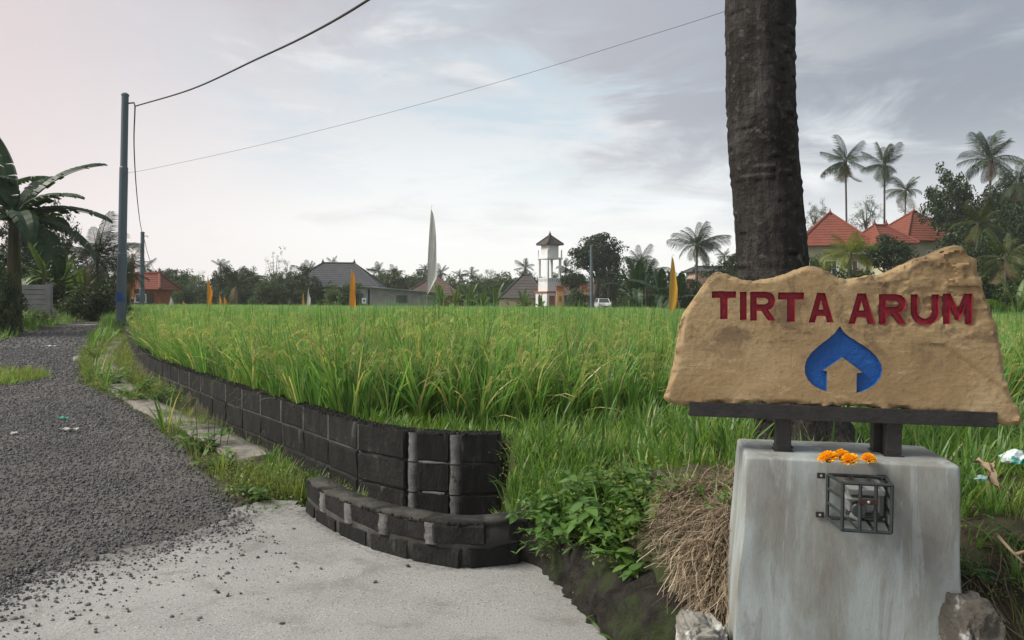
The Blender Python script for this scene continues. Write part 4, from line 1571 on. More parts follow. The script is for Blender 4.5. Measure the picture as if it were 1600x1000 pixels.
# --- coconut palm fronds
def frond_mesh(seed, droop, nleaf=32, width=0.31, hang=0.80, lw=0.018):
    r = random.Random(seed)
    V, Q, T = [], [], []
    N_ = 14
    pts = []
    for i in range(N_ + 1):
        t = i / N_
        a = droop * t ** 1.4
        pts.append((t, a))
    # integrate the curved rachis in the x,z plane
    xz = [(0.0, 0.0)]
    for i in range(N_):
        ang = -droop * ((i + 0.5) / N_) ** 1.2 * 1.6
        xz.append((xz[-1][0] + math.cos(ang) / N_, xz[-1][1] + math.sin(ang) / N_))
    def at(t):
        f = t * N_; i = min(int(f), N_ - 1); k = f - i
        a, b = xz[i], xz[i + 1]
        return Vector((a[0] + (b[0] - a[0]) * k, 0, a[1] + (b[1] - a[1]) * k)), Vector((b[0] - a[0], 0, b[1] - a[1])).normalized()
    for i in range(N_):
        p, tg = at(i / N_); q, _ = at((i + 1) / N_)
        w0, w1 = 0.012 * (1 - i / N_) + 0.003, 0.012 * (1 - (i + 1) / N_) + 0.003
        b = len(V)
        V += [(p.x, -w0, p.z), (p.x, w0, p.z), (q.x, w1, q.z), (q.x, -w1, q.z), (p.x, 0, p.z - w0 * 1.6), (q.x, 0, q.z - w1 * 1.6)]
        Q += [(b, b + 1, b + 2, b + 3), (b, b + 3, b + 5, b + 4), (b + 1, b + 4, b + 5, b + 2)]
        T += [0.9] * 6
    for k in range(nleaf):
        t = 0.10 + 0.89 * k / (nleaf - 1)
        p, tg = at(t)
        L = width * (math.sin(math.pi * min(1, t * 0.86 + 0.14)) ** 0.6) * r.uniform(0.85, 1.12) + 0.03
        tn = r.uniform(0.1, 0.75)
        for sg in (-1, 1):
            d = (Vector((0, sg, 0)) * 0.85 + tg * 0.62).normalized()
            up = Vector((-tg.z, 0, tg.x))
            a0 = p
            a1 = p + d * L * 0.55 + up * (0.05 * L) - Vector((0, 0, 1)) * hang * L * 0.22
            a2 = p + d * L * 0.92 - Vector((0, 0, 1)) * hang * L * r.uniform(0.6, 1.1)
            w = lw * r.uniform(0.8, 1.2)
            b = len(V)
            V += [tuple(a0 - tg * w * .4), tuple(a0 + tg * w * .4), tuple(a1 + tg * w * .5), tuple(a1 - tg * w * .5), tuple(a2)]
            Q += [(b, b + 1, b + 2, b + 3), (b + 3, b + 2, b + 4)]
            T += [tn] * 5
    me = bpy.data.meshes.new('frond')
    me.from_pydata(V, [], Q); me.update()
    a = me.attributes.new('tint', 'FLOAT', 'POINT'); a.data.foreach_set('value', T)
    return me


FRONDS = {}
def frond(kind, mat):
    key = (kind, mat.name)
    if key not in FRONDS:
        droop = (0.25, 0.55, 0.95)[kind]
        me = frond_mesh(kind + 3, droop)
        me.materials.append(mat)
        FRONDS[key] = me
    return FRONDS[key]


def palm(px, ycrown, rpx, Y, label, name='coconut_palm', mat=None, nf=19, base=None, lean=0.0, seed=1, group=None, low=-38, high=80, trunk_r=None, dry=2, basez=None):
    """crown centre at (px, ycrown); frond reach rpx in photo pixels"""
    mat = mat or L_PALM
    r = random.Random(seed)
    c = P(px, ycrown, Y)
    bx = P(px + lean, ycrown, Y).x
    z0 = gz(bx, Y) if basez is None else basez
    root = empty(name, (bx, Y, z0 - 0.1), 0, label, 'palm tree', group)
    L = rpx / F * Y
    tr = trunk_r or max(0.05, L * 0.045)
    top = Vector((c.x - bx, 0, c.z - z0 + 0.1))
    mb = MB()
    n = 8
    pts = [Vector((top.x * (k / n) ** 1.6, 0, top.z * k / n)) for k in range(n + 1)]
    mb.tube(pts, [tr * (1.35 - 0.55 * (k / n) ** 0.5) for k in range(n + 1)], 8)
    mb.lathe([(tr * 0.7, -0.2 * L), (tr * 1.5, -0.08 * L), (tr * 1.7, 0.02 * L), (tr * 0.6, 0.14 * L)], 8, tuple(top))
    mb.build('trunk', M_PTRUNK, root, smooth=True)
    for k in range(nf):
        az = k * 2.39996 + r.uniform(-.6, .6)
        f = k / (nf - 1)
        el = R(high + (low - high) * f ** 0.85 + r.uniform(-20, 20))
        kd = r.choice((0, 0, 1)) if f < 0.25 else (r.choice((0, 1, 1, 2)) if f < 0.65 else r.choice((1, 2, 2)))
        m = frond(kd, mat)
        if k >= nf - dry:
            m = frond(2, L_DRY); el = R(low - 22)
        o = link('frond', m, None, root, tuple(top + Vector((0, 0, 0.02 * L))))
        s = L * r.uniform(0.70, 1.18)
        o.matrix_local = Matrix.Translation(top) @ Matrix.Rotation(az, 4, 'Z') @ Matrix.Rotation(-el, 4, 'Y') @ Matrix.Rotation(r.uniform(-.9, .9), 4, 'X') @ Matrix.Scale(s, 4)
    return root


# --- banana plants
def banana_leaf_mesh(seed, droop, tear):
    r = random.Random(seed)
    N_ = 22
    xz = [(0.0, 0.0)]
    for i in range(N_):
        ang = -droop * ((i + 0.5) / N_) ** 1.3
        xz.append((xz[-1][0] + math.cos(ang) / N_, xz[-1][1] + math.sin(ang) / N_))
    V, Q, T = [], [], []
    ws = []
    for i in range(N_ + 1):
        t = i / N_
        ws.append(0.016 + 0.125 * max(0, math.sin(math.pi * min(1, max(0, (t - 0.14) / 0.86)) ** 0.75)) ** 0.55 if t > 0.14 else 0.014)
    hang = {-1: 0.25, 1: 0.25}
    for sg in (-1, 1):
        sl = 0.0
        for i in range(N_):
            if i > 3 and r.random() < tear:
                sl = r.uniform(-0.1, 0.55)          # a torn strip hangs at its own slope
            gap = 0.35 if (i > 3 and r.random() < tear * 0.6) else 0.0
            def pt(j, f, back=0.0):
                x, z = xz[j]
                w = ws[j] * f
                dip = 0.03 * math.sin(math.pi * f) - (hang[sg] * 0.35 + sl * 0.45) * w * f
                return (x - back / N_ + 0.25 * w, sg * w * (1 - 0.18 * sl * f), z + dip)
            b = len(V)
            V += [pt(i, 0), pt(i + 1, 0), pt(i + 1, .55, gap * .5), pt(i, .55), pt(i + 1, 1, gap), pt(i, 1)]
            Q += [(b, b + 1, b + 2, b + 3), (b + 3, b + 2, b + 4, b + 5)]
            tn = 0.4 + r.uniform(-.22, .22)
            T += [tn + 0.1, tn + 0.1, tn, tn, tn - 0.1, tn - 0.1]
    for i in range(N_):                               # midrib
        b = len(V)
        w = 0.011 * (1 - i / N_) + 0.002; x, z = xz[i]; x2, z2 = xz[i + 1]
        V += [(x, -w, z - .004), (x, w, z - .004), (x2, w, z2 - .004), (x2, -w, z2 - .004), (x, 0, z - .004 - w * 1.5), (x2, 0, z2 - .004 - w * 1.5)]
        Q += [(b, b + 3, b + 5, b + 4), (b + 1, b + 4, b + 5, b + 2)]
        T += [1.0] * 6
    me = bpy.data.meshes.new('leaf')
    me.from_pydata(V, [], Q); me.update()
    a = me.attributes.new('tint', 'FLOAT', 'POINT'); a.data.foreach_set('value', T)
    return me


BLEAF = {}
def bleaf(k, mat):
    key = (k, mat.name)
    if key not in BLEAF:
        me = banana_leaf_mesh(k * 3 + 1, (0.35, 0.95, 1.6, 2.2)[k], (0.22, 0.45, 0.6, 0.65)[k])
        me.materials.append(mat)
        BLEAF[key] = me
    return BLEAF[key]


def banana(loc, stem_h, L, label, mat, n=8, seed=1, group=None, leaves=None, stem_r=0.11, name='banana_plant'):
    r = random.Random(seed)
    root = empty(name, loc, 0, label, 'banana plant', group)
    mb = MB()
    mb.tube([(0, 0, -0.1), (0.01, 0, stem_h * 0.5), (0, 0.02, stem_h)], [stem_r * 1.2, stem_r, stem_r * 0.6], 9)
    for k in range(5):
        a = r.uniform(0, 6.3)
        mb.tube([(math.cos(a) * stem_r * .9, math.sin(a) * stem_r * .9, r.uniform(0, .3) * stem_h), (math.cos(a) * stem_r * .8, math.sin(a) * stem_r * .8, r.uniform(.5, .95) * stem_h)], [stem_r * .35, stem_r * .2], 5)
    mb.build('stem', M_BSTEM, root, smooth=True)
    if leaves is None:
        leaves = []
        for k in range(n):
            f = k / max(1, n - 1)
            leaves.append((k * 137.5 + r.uniform(-20, 20), 84 - 66 * f + r.uniform(-8, 8), r.uniform(0.85, 1.1), min(3, int(f * 3.4))))
    for az, el, s, kd in leaves:
        o = link('leaf', bleaf(kd, mat), None, root)
        o.matrix_local = Matrix.Translation((0, 0.01, stem_h * 0.96)) @ Matrix.Rotation(R(az), 4, 'Z') @ Matrix.Rotation(-R(el), 4, 'Y') @ Matrix.Rotation(r.uniform(-.5, .5), 4, 'X') @ Matrix.Scale(L * s, 4)
    return root


# ------------------------------------------------------------------ the big palm trunk behind the sign
def big_palm():
    Y = 4.0
    ctr = [(690, 1264, 170), (672, 1258, 152), (640, 1245, 132), (600, 1234, 122), (540, 1223, 114), (470, 1214, 109), (420, 1208, 107), (360, 1203, 105), (300, 1198, 105), (240, 1193, 105), (180, 1190, 105), (120, 1188, 104),
           (60, 1187, 104), (0, 1187, 105)]
    rows = []
    for y, x, w in ctr:
        q = P(x, y, Y)
        rows.append((q.z, q.x, w / F * Y / 2))
    z, x, w = rows[-1]
    rows.insert(0, (rows[0][0] - 0.25, rows[0][1] + 0.02, rows[0][2] * 1.12))
    for k in range(1, 13):
        rows.append((z + 0.55 * k, x - 0.006 * k * k * 0.5, w * (1 - 0.025 * k)))
    rows = np.array(rows)
    z0 = gz(rows[1][1], Y)
    root = empty('coconut_palm', (rows[0][1], Y, z0), 0, 'thick dark palm trunk leaning up behind the stone sign', 'palm tree')
    n, nz = 96, 420
    zs_ = np.linspace(rows[0][0], rows[-1][0], nz)
    ring_r = random.Random(4)
    marks = []
    zz = zs_[0]
    while zz < zs_[-1]:
        zz += ring_r.uniform(0.045, 0.11); marks.append((zz, ring_r.uniform(-.35, .35), ring_r.uniform(0.5, 1.2), ring_r.uniform(0, 6.28)))
    V, Q, TT = [], [], []
    mk = np.array(marks)
    for j, zz in enumerate(zs_):
        cx = np.interp(zz, rows[:, 0], rows[:, 1]); rr = np.interp(zz, rows[:, 0], rows[:, 2])
        for k in range(n):
            a = 2 * math.pi * k / n
            wob = 0.025 * math.sin(a + 1.3) + 0.012 * math.sin(2 * a + zz) + 0.010 * mnoise.noise(Vector((math.cos(a) * 5, math.sin(a) * 5, zz * 3)))
            zeff = zz + wob
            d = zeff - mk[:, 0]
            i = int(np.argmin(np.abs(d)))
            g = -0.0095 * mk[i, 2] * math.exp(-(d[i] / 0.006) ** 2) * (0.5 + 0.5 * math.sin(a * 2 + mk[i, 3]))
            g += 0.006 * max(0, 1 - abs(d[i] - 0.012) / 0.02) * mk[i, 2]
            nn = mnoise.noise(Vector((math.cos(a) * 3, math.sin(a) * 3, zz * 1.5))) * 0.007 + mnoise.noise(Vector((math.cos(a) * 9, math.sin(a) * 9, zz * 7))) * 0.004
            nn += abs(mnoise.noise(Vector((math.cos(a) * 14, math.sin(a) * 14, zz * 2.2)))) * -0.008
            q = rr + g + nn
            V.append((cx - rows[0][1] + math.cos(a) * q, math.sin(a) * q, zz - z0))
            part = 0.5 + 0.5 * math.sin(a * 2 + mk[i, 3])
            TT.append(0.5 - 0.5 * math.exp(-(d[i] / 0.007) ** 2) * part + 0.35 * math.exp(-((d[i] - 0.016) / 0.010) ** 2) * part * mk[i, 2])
    for j in range(nz - 1):
        for k in range(n):
            a, b = j * n + k, j * n + (k + 1) % n
            Q.append((a, b, b + n, a + n))
    m = bpy.data.materials.new('old_palm_bark'); m.use_nodes = True
    t = NT(m.node_tree); t.n.clear()
    tc = t.new('ShaderNodeTexCoord'); v = tc.outputs['Object']
    n1 = t.noise(t.mapping(v, (1, 1, 0.6)), 5, 7, 0.65, 0.3)
    col = t.ramp(n1, [(0.3, (0.013, 0.012, 0.011)), (0.52, (0.034, 0.031, 0.028)), (0.72, (0.078, 0.072, 0.067))])
    n2 = t.noise(v, 22, 5, 0.7)
    col = t.mix(t.math('MULTIPLY', t.smooth(n2, 0.54, 0.70), 0.7), col, (0.115, 0.107, 0.098))
    n3 = t.noise(t.mapping(v, (1, 1, 1), (3, 5, 1)), 4.2, 4, 0.6, 0.4)
    n4 = t.noise(v, 30, 4, 0.6)
    lich = t.math('MULTIPLY', t.smooth(n3, 0.62, 0.70), t.smooth(n4, 0.46, 0.58))
    col = t.mix(t.math('MULTIPLY', lich, 0.85), col, (0.16, 0.20, 0.165))
    n5 = t.noise(t.mapping(v, (14, 14, 1.4)), 1.5, 5, 0.7)
    col = t.mix(t.math('MULTIPLY', t.smooth(n5, 0.58, 0.70), 0.7), col, (0.014, 0.012, 0.011))
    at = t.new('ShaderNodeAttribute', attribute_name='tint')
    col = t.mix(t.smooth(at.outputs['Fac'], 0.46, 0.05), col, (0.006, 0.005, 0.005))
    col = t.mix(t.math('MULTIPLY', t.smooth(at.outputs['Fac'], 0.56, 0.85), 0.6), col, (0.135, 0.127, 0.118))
    b = t.new('ShaderNodeBsdfPrincipled'); t.l.new(col, b.inputs['Base Color']); b.inputs['Roughness'].default_value = 0.9
    b.inputs['Specular IOR Level'].default_value = 0.2
    bp = t.new('ShaderNodeBump'); bp.inputs['Strength'].default_value = 1.0; bp.inputs['Distance'].default_value = 0.03
    t.l.new(t.math('ADD', n2, t.math('MULTIPLY', n5, -1.0)), bp.inputs['Height']); t.l.new(bp.outputs[0], b.inputs['Normal'])
    o = t.new('ShaderNodeOutputMaterial'); t.l.new(b.outputs[0], o.inputs['Surface'])
    link('trunk', np_mesh('trunk', V, Q, TT, smooth=True), m, root)
    top = Vector((rows[-1][1] - rows[0][1], 0, rows[-1][0] - z0))
    r = random.Random(2)
    for k in range(18):
        f = k / 17
        el = R(78 - 85 * f + r.uniform(-8, 8))
        o = link('frond', frond(0 if f < .3 else 1, L_PALM), None, root)
        o.matrix_local = Matrix.Translation(top) @ Matrix.Rotation(k * 2.4, 4, 'Z') @ Matrix.Rotation(-el, 4, 'Y') @ Matrix.Scale(3.4, 4)
    return root


big_palm()

# ------------------------------------------------------------------ poles and cables
def utility_pole(px_t, py_t, px_b, py_b, Y, rad, label, cross=False, box=False):
    t, b = P(px_t, py_t, Y), P(px_b, py_b, Y)
    z0 = gz(b.x, Y) - 0.1
    root = empty('utility_pole', (b.x, Y, z0), 0, label, 'utility pole', 'utility poles')
    dx = (t.x - b.x) / (t.z - b.z)
    H = t.z - z0
    mb = MB()
    st = [(0, 1.15), (H * 0.34, 1.15), (H * 0.345, 1.0), (H * 0.7, 1.0), (H * 0.705, 0.85), (H, 0.82)]
    mb.tube([(dx * z, 0, z) for z, _ in st], [rad * k for _, k in st], 14)
    mb.build('shaft', M_POLE, root, smooth=False)
    mb = MB(); mb.lathe([(rad * 0.9, 0), (rad * 0.92, 0.05), (rad * 0.5, 0.10)], 12, (dx * H, 0, H)); mb.build('cap', M_POLE, root)
    mb = MB(); mb.lathe([(rad * 1.25, 0.0), (rad * 1.25, 0.5), (rad * 1.18, 0.55)], 12); mb.build('collar', M_POLE, root)
    mb = MB(); mb.tube([(dx * H, 0, H - .25), (dx * H + rad * 2.2, 0, H - .22), (dx * H + rad * 2.4, 0, H - .34)], 0.025, 6); mb.build('hook', M_STEEL, root)
    if cross:
        mb = MB(); mb.box((dx * H * .8, 0, H * 0.66), (0.9, 0.06, 0.07)); mb.build('cross_arm', M_POLE, root)
    return root, Vector((t.x, Y, t.z))


pole1, top1 = utility_pole(195.5, 150, 188.5, 521, 25.5, 0.135, 'tall blue grey utility pole standing on the kerb beside the lane')
pl = Vector(pole1.location)
M_BLUEP = plain('blue_sticker', (0.01, 0.06, 0.22), 0.5)
q = P(189, 464, 25.5)
mb = MB(); mb.lathe([(0.165, 0), (0.165, 0.32)], 14, (q.x - pl.x, 0, q.z - 0.16 - pl.z)); mb.build('painted_band', M_BLUEP, pole1)
pole2, top2 = utility_pole(222.5, 364, 221, 480, 58, 0.17, 'second utility pole in front of the orange roofed house', True)
pole3, top3 = utility_pole(252.5, 424, 252, 476, 82, 0.15, 'thin grey pole at the right end of the orange roofed house')
pole4, top4 = utility_pole(924, 385, 925, 482, 80, 0.16, 'pale grey utility pole beside the parked white car')


def cable(pts, rad, label, n=10):
    c = catmull([tuple(p) for p in pts], n)
    mb = MB(); mb.tube(c, rad, 6)
    return tag(mb.build('power_cable', M_CABLE, None, smooth=True), label, 'cable', 'overhead cables')


h1 = P(211, 166, 25.45)
cable([h1, P(300, 139, 21.5), P(400, 93, 17.5), P(480, 55, 14.6), P(575, 0, 11.8), P(760, -130, 8.6), P(1250, -500, 5.5), (6, -4, 6.2)], 0.021, 'thick twisted black power cable running from the pole out over the lane')
# twist of a thinner strand round the main cable
cable([h1, P(209.5, 230, 30), P(213.5, 300, 38), P(218.5, 345, 50), P(222.5, 366, 57.9)], 0.022, 'sagging cable hanging between the tall pole and the second pole')
cable([P(224, 368, 57.9), P(232, 400, 66), P(240, 420, 74), P(252, 428, 81.9)], 0.022, 'thin cable dropping from the second pole to the far thin pole')
cable([P(196, 271, 25.4), P(250, 261, 25), P(400, 228, 23), P(600, 178, 21), P(800, 122, 19), P(1000, 60, 16.5), P(1132, 18, 14.5), P(1400, -75, 11), P(2200, -380, 7)], 0.0045, 'thin wire crossing the sky and passing behind the palm trunk')

# ------------------------------------------------------------------ banner flags in the field
def cloth_mat(name, c):
    m = bpy.data.materials.new(name); m.use_nodes = True
    t = NT(m.node_tree); t.n.clear()
    tc = t.new('ShaderNodeTexCoord')
    n1 = t.noise(tc.outputs['Object'], 2.5, 5, 0.6)
    col = t.ramp(n1, [(0.3, tuple(x * 0.8 for x in c)), (0.7, c)])
    b = t.new('ShaderNodeBsdfPrincipled'); t.l.new(col, b.inputs['Base Color']); b.inputs['Roughness'].default_value = 0.8
    b.inputs['Specular IOR Level'].default_value = 0.1
    tr = t.new('ShaderNodeBsdfTranslucent'); t.l.new(col, tr.inputs['Color'])
    mx = t.new('ShaderNodeMixShader'); mx.inputs[0].default_value = 0.35
    t.l.new(b.outputs[0], mx.inputs[1]); t.l.new(tr.outputs[0], mx.inputs[2])
    o = t.new('ShaderNodeOutputMaterial'); t.l.new(mx.outputs[0], o.inputs['Surface'])
    return m


C_ORANGE = cloth_mat('orange_cloth', (0.85, 0.33, 0.035))
C_OCHRE = cloth_mat('ochre_cloth', (0.62, 0.34, 0.055))
C_WHITE = cloth_mat('white_cloth', (0.62, 0.62, 0.60))
M_BAMBOO = plain('bamboo', (0.22, 0.18, 0.11), 0.6)


def flag(px, yt, yb, wpx, Y, mat, label, lean=0.0, shape='swallow', seed=1):
    """lean: how far (px) the top stands to the right of the foot"""
    r = random.Random(seed)
    t, b = P(px + lean, yt, Y), P(px, yb, Y)
    z0 = gz(b.x, Y)
    root = empty('banner_flag', (b.x, Y, z0 - 0.05), r.uniform(-.15, .15), label, 'flag', 'banner flags round the rice field')
    H = t.z - z0 + 0.05
    lx = t.x - b.x
    zb = b.z - z0 + 0.05
    W = wpx / F * Y
    X = lambda z: lx * (max(0, z) / H) ** 2.2
    mb = MB()
    zz = np.linspace(0, H * 1.0, 12)
    mb.tube([(X(z), 0, z) for z in zz], [0.03 * (1 - 0.75 * k / 11) for k in range(12)], 6)
    mb.tube([(X(H), 0, H), (X(H) + 0.03 * W + 0.05, 0, H + 0.04), (X(H) + 0.13, 0, H - 0.02)], [0.01, 0.008, 0.005], 5)
    mb.build('pole', M_BAMBOO, root)
    nr, nc = 40, 8
    V, Q = [], []
    for j in range(nr + 1):
        s = j / nr                                     # 0 top, 1 bottom
        z = H * 0.985 + (zb - H * 0.985) * s
        if shape == 'tall':
            w = W * (min(1, s / 0.70) ** 0.62 if s < 0.80 else max(0.06, 1 - (s - 0.80) / 0.20 * 0.95))
        elif shape == 'straight':
            w = W * (0.12 + 0.88 * min(1, s / 0.55) ** 0.8) * (1 - 0.25 * max(0, s - .8) / .2)
        else:
            w = W * (0.06 + 0.94 * min(1, s / 0.42) ** 0.9) * (1 - 0.15 * math.sin(s * 7 + seed))
        for i in range(nc + 1):
            u = i / nc
            ph = seed * 1.3
            x = X(z) + u * w + 0.06 * W * math.sin(s * 6 + ph) * u
            y = -(0.30 * W * math.sin(u * 4.2 + s * 3.5 + ph) * u + 0.10 * W * math.sin(u * 9 + s * 5 + ph) * u)
            V.append((x, y, z - 0.22 * W * u * (1 - s)))
    for j in range(nr):
        for i in range(nc):
            a = j * (nc + 1) + i
            Q.append((a, a + 1, a + nc + 2, a + nc + 1))
    link('cloth', np_mesh('cloth', V, Q, smooth=True), mat, root)
    return root


flag(203.5, 393, 467, 8, 46, C_ORANGE, 'orange banner flag close against the tall utility pole', 2.5, 'swallow', 1)
flag(323.5, 431, 487, 8, 52, C_ORANGE, 'orange banner flag in front of the dark trees left of the grey roof', 1, 'swallow', 2)
flag(342.5, 458, 484, 4, 74, C_ORANGE, 'small orange banner flag, left one of a close pair', 0.5, 'swallow', 3)
flag(349.5, 461, 484, 4, 78, C_ORANGE, 'small orange banner flag, right one of a close pair', 0.5, 'swallow', 4)
flag(545.5, 419, 487, 9.5, 50, C_ORANGE, 'orange banner flag in front of the large grey roof', 4, 'swallow', 5)
flag(471.5, 457, 484, 3.5, 70, C_OCHRE, 'faded orange banner flag beside the small white one', 2, 'swallow', 6)
flag(478.5, 450, 485, 6, 62, C_WHITE, 'small white banner flag below the large grey roof', 3.5, 'swallow', 7)
flag(263, 461, 482, 5, 66, C_WHITE, 'small leaning white banner flag near the orange roofed house', 5, 'swallow', 8)
flag(285, 469, 484, 4, 60, C_ORANGE, 'tiny orange banner flag low over the rice', 0.5, 'swallow', 9)
flag(667, 322, 461, 15.5, 42, C_WHITE, 'tall white banner flag standing over the rice field', 7, 'tall', 10)
flag(1045, 399, 488, 12, 38, C_OCHRE, 'ochre yellow banner flag near the left edge of the stone sign', 5, 'straight', 11)

# ------------------------------------------------------------------ buildings
def tiles(name, c1, c2, c3, s=3.3):
    m = bpy.data.materials.new(name); m.use_nodes = True
    t = NT(m.node_tree); t.n.clear()
    tc = t.new('ShaderNodeTexCoord'); v = tc.outputs['Object']
    n1 = t.noise(v, 1.3, 6, 0.65, 0.4)
    col = t.ramp(n1, [(0.3, c1), (0.7, c2)])
    n2 = t.noise(v, 12, 5, 0.7)
    col = t.mix(t.math('MULTIPLY', t.smooth(n2, 0.5, 0.7), 0.7), col, c3)
    sep = t.new('ShaderNodeSeparateXYZ'); t.l.new(v, sep.inputs[0])
    b = t.new('ShaderNodeBsdfPrincipled'); t.l.new(col, b.inputs['Base Color']); b.inputs['Roughness'].default_value = 0.85
    bp = t.new('ShaderNodeBump'); bp.inputs['Strength'].default_value = 0.8; bp.inputs['Distance'].default_value = 0.05
    t.l.new(n2, bp.inputs['Height']); t.l.new(bp.outputs[0], b.inputs['Normal'])
    o = t.new('ShaderNodeOutputMaterial'); t.l.new(b.outputs[0], o.inputs['Surface'])
    return m


T_ORANGE = tiles('orange_tiles', (0.165, 0.042, 0.024), (0.225, 0.062, 0.036), (0.10, 0.034, 0.024))
T_GREY = tiles('grey_thatch', (0.045, 0.048, 0.052), (0.08, 0.084, 0.09), (0.025, 0.026, 0.03))
T_BROWN = tiles('brown_tiles', (0.085, 0.058, 0.045), (0.135, 0.09, 0.07), (0.05, 0.035, 0.03))
T_DARK = tiles('dark_tiles', (0.05, 0.042, 0.04), (0.09, 0.075, 0.068), (0.03, 0.027, 0.026))
W_BRICK = surf('red_wall', (0.30, 0.085, 0.045), (0.40, 0.125, 0.07), 2, 0.85, 0.2, 20)
W_CREAM = surf('cream_wall', (0.42, 0.40, 0.27), (0.55, 0.52, 0.37), 1.5, 0.85, 0.1, 20)
W_GREY = surf('block_render', (0.17, 0.175, 0.175), (0.27, 0.275, 0.27), 1.6, 0.9, 0.3, 20)
W_PINK = surf('pink_wall', (0.42, 0.30, 0.23), (0.55, 0.40, 0.31), 1.5, 0.9, 0.2, 20)
W_OCHRE = surf('ochre_pillar', (0.48, 0.27, 0.10), (0.60, 0.36, 0.15), 2, 0.85, 0.2, 20)
M_PANE = plain('window_pane', (0.03, 0.035, 0.04), 0.15, spec=0.6)
M_WOOD = plain('dark_wood', (0.07, 0.04, 0.025), 0.6)
M_DOOR = plain('red_door', (0.30, 0.05, 0.035), 0.6)


def window(root, x, y, z, w, h, mat=M_WHITE, ry=0):
    fr = MB()
    for dx in (-w / 2, 0, w / 2): fr.box((x + dx, y - 0.03, z), (0.09, 0.10, h + 0.09))
    for dz in (-h / 2, h / 2): fr.box((x, y - 0.035, z + dz), (w + 0.09, 0.10, 0.09))
    o = fr.build('window', mat, root)
    MB().box((x, y - 0.01, z), (w, 0.03, h)).build('pane', M_PANE, o)
    return o


def hip_roof(root, w, d, z, h, ridge, mat, over=0.6, cap=None, courses=0, name='roof'):
    a, b = w / 2 + over, d / 2 + over
    r = ridge / 2
    mb = MB()
    rows = max(1, courses)
    # stepped courses of tiles: each course overlaps the one below
    for k in range(rows):
        t0, t1 = k / rows, (k + 1) / rows
        lift = 0.05 if courses else 0
        def ring(t, dz):
            return [Vector((-(a + (r - a) * t), -(b * (1 - t)), z + h * t + dz)), Vector(((a + (r - a) * t), -(b * (1 - t)), z + h * t + dz)),
                    Vector(((a + (r - a) * t), (b * (1 - t)), z + h * t + dz)), Vector((-(a + (r - a) * t), (b * (1 - t)), z + h * t + dz))]
        A_, B_ = ring(t0, lift), ring(t1, 0)
        lo = ring(t0, -0.06 if k == 0 else 0)
        vs = lo + A_ + B_
        fs = []
        for i in range(4):
            j = (i + 1) % 4
            fs += [(i, j, 4 + j, 4 + i), (4 + i, 4 + j, 8 + j, 8 + i)]
        mb.add(vs, fs)
    mb.add([(-a, -b, z - 0.06), (a, -b, z - 0.06), (a, b, z - 0.06), (-a, b, z - 0.06)], [(0, 3, 2, 1)])
    o = mb.build(name, mat, root)
    mb = MB()
    for sx in (-1, 1):
        for sy in (-1, 1):
            mb.tube([(sx * a, sy * b, z + 0.08), (sx * r, 0, z + h + 0.06)], 0.11, 6)
    mb.tube([(-r - .05, 0, z + h + 0.07), (r + .05, 0, z + h + 0.07)], 0.12, 6)
    for sx in (-1, 1) if ridge > 0.5 else (0,):
        mb.lathe([(0.14, 0), (0.20, 0.12), (0.08, 0.3), (0.02, 0.55)], 6, (sx * r, 0, z + h + 0.05))
    mb.build('ridge_cap', cap or mat, o)
    return o


def house(name, px, Y, eave_y, apex_y, wpx, depth, ridge, roofm, wallm, label, yaw=0, over=0.6, cap=None, courses=8, cat='house', z0=None):
    c = P(px, eave_y, Y)
    ap = P(px, apex_y, Y)
    c.x = P(px, eave_y, Y + depth / 2).x
    z0 = gz(c.x, Y) if z0 is None else z0
    w = wpx / F * Y - 2 * over
    root = empty(name, (c.x, Y + depth / 2, z0), R(yaw), label, cat)
    hh = c.z - z0
    MB().box((0, 0, hh / 2 - 0.1), (w, depth, hh + 0.2)).build('wall', wallm, root)
    hip_roof(root, w, depth, hh, ap.z - c.z, ridge, roofm, over, cap, courses)
    return root, w, depth, hh


# orange roofed house at the end of the lane
hr, w, d, hh = house('orange_roof_house', 228, 68, 452, 427, 78, 4.0, 2.4, T_ORANGE, W_BRICK, 'small house with orange hipped roof and brick red base behind the utility poles', 4)
MB().box((0, -d / 2 - 0.03, hh * 0.62), (w * 0.86, 0.05, hh * 0.42)).build('painted_shade', M_PANE, hr)  # dark panel on the solid wall: the veranda's shade painted in, no real opening
for k in range(4):
    MB().box((-w * 0.43 + w * 0.86 * k / 3, -d / 2 - 0.10, hh * 0.62), (0.13, 0.12, hh * 0.42)).build('veranda_post', M_WOOD, hr)
window(hr, w * 0.12, -d / 2 - 0.08, hh * 0.64, 0.9, 0.7)
window(hr, -w * 0.18, -d / 2 - 0.08, hh * 0.64, 0.9, 0.7)

# large grey roofed house
hr, w, d, hh = house('grey_roof_house', 529, 92, 449, 409, 150, 9, 3.9, T_GREY, W_GREY, 'large house under a broad dark grey hipped roof', 3, 0.9, None, 12)
for k in (-0.3, 0.05, 0.33): window(hr, w * k, -d / 2, hh * 0.5, 1.1, 1.0, M_WOOD)

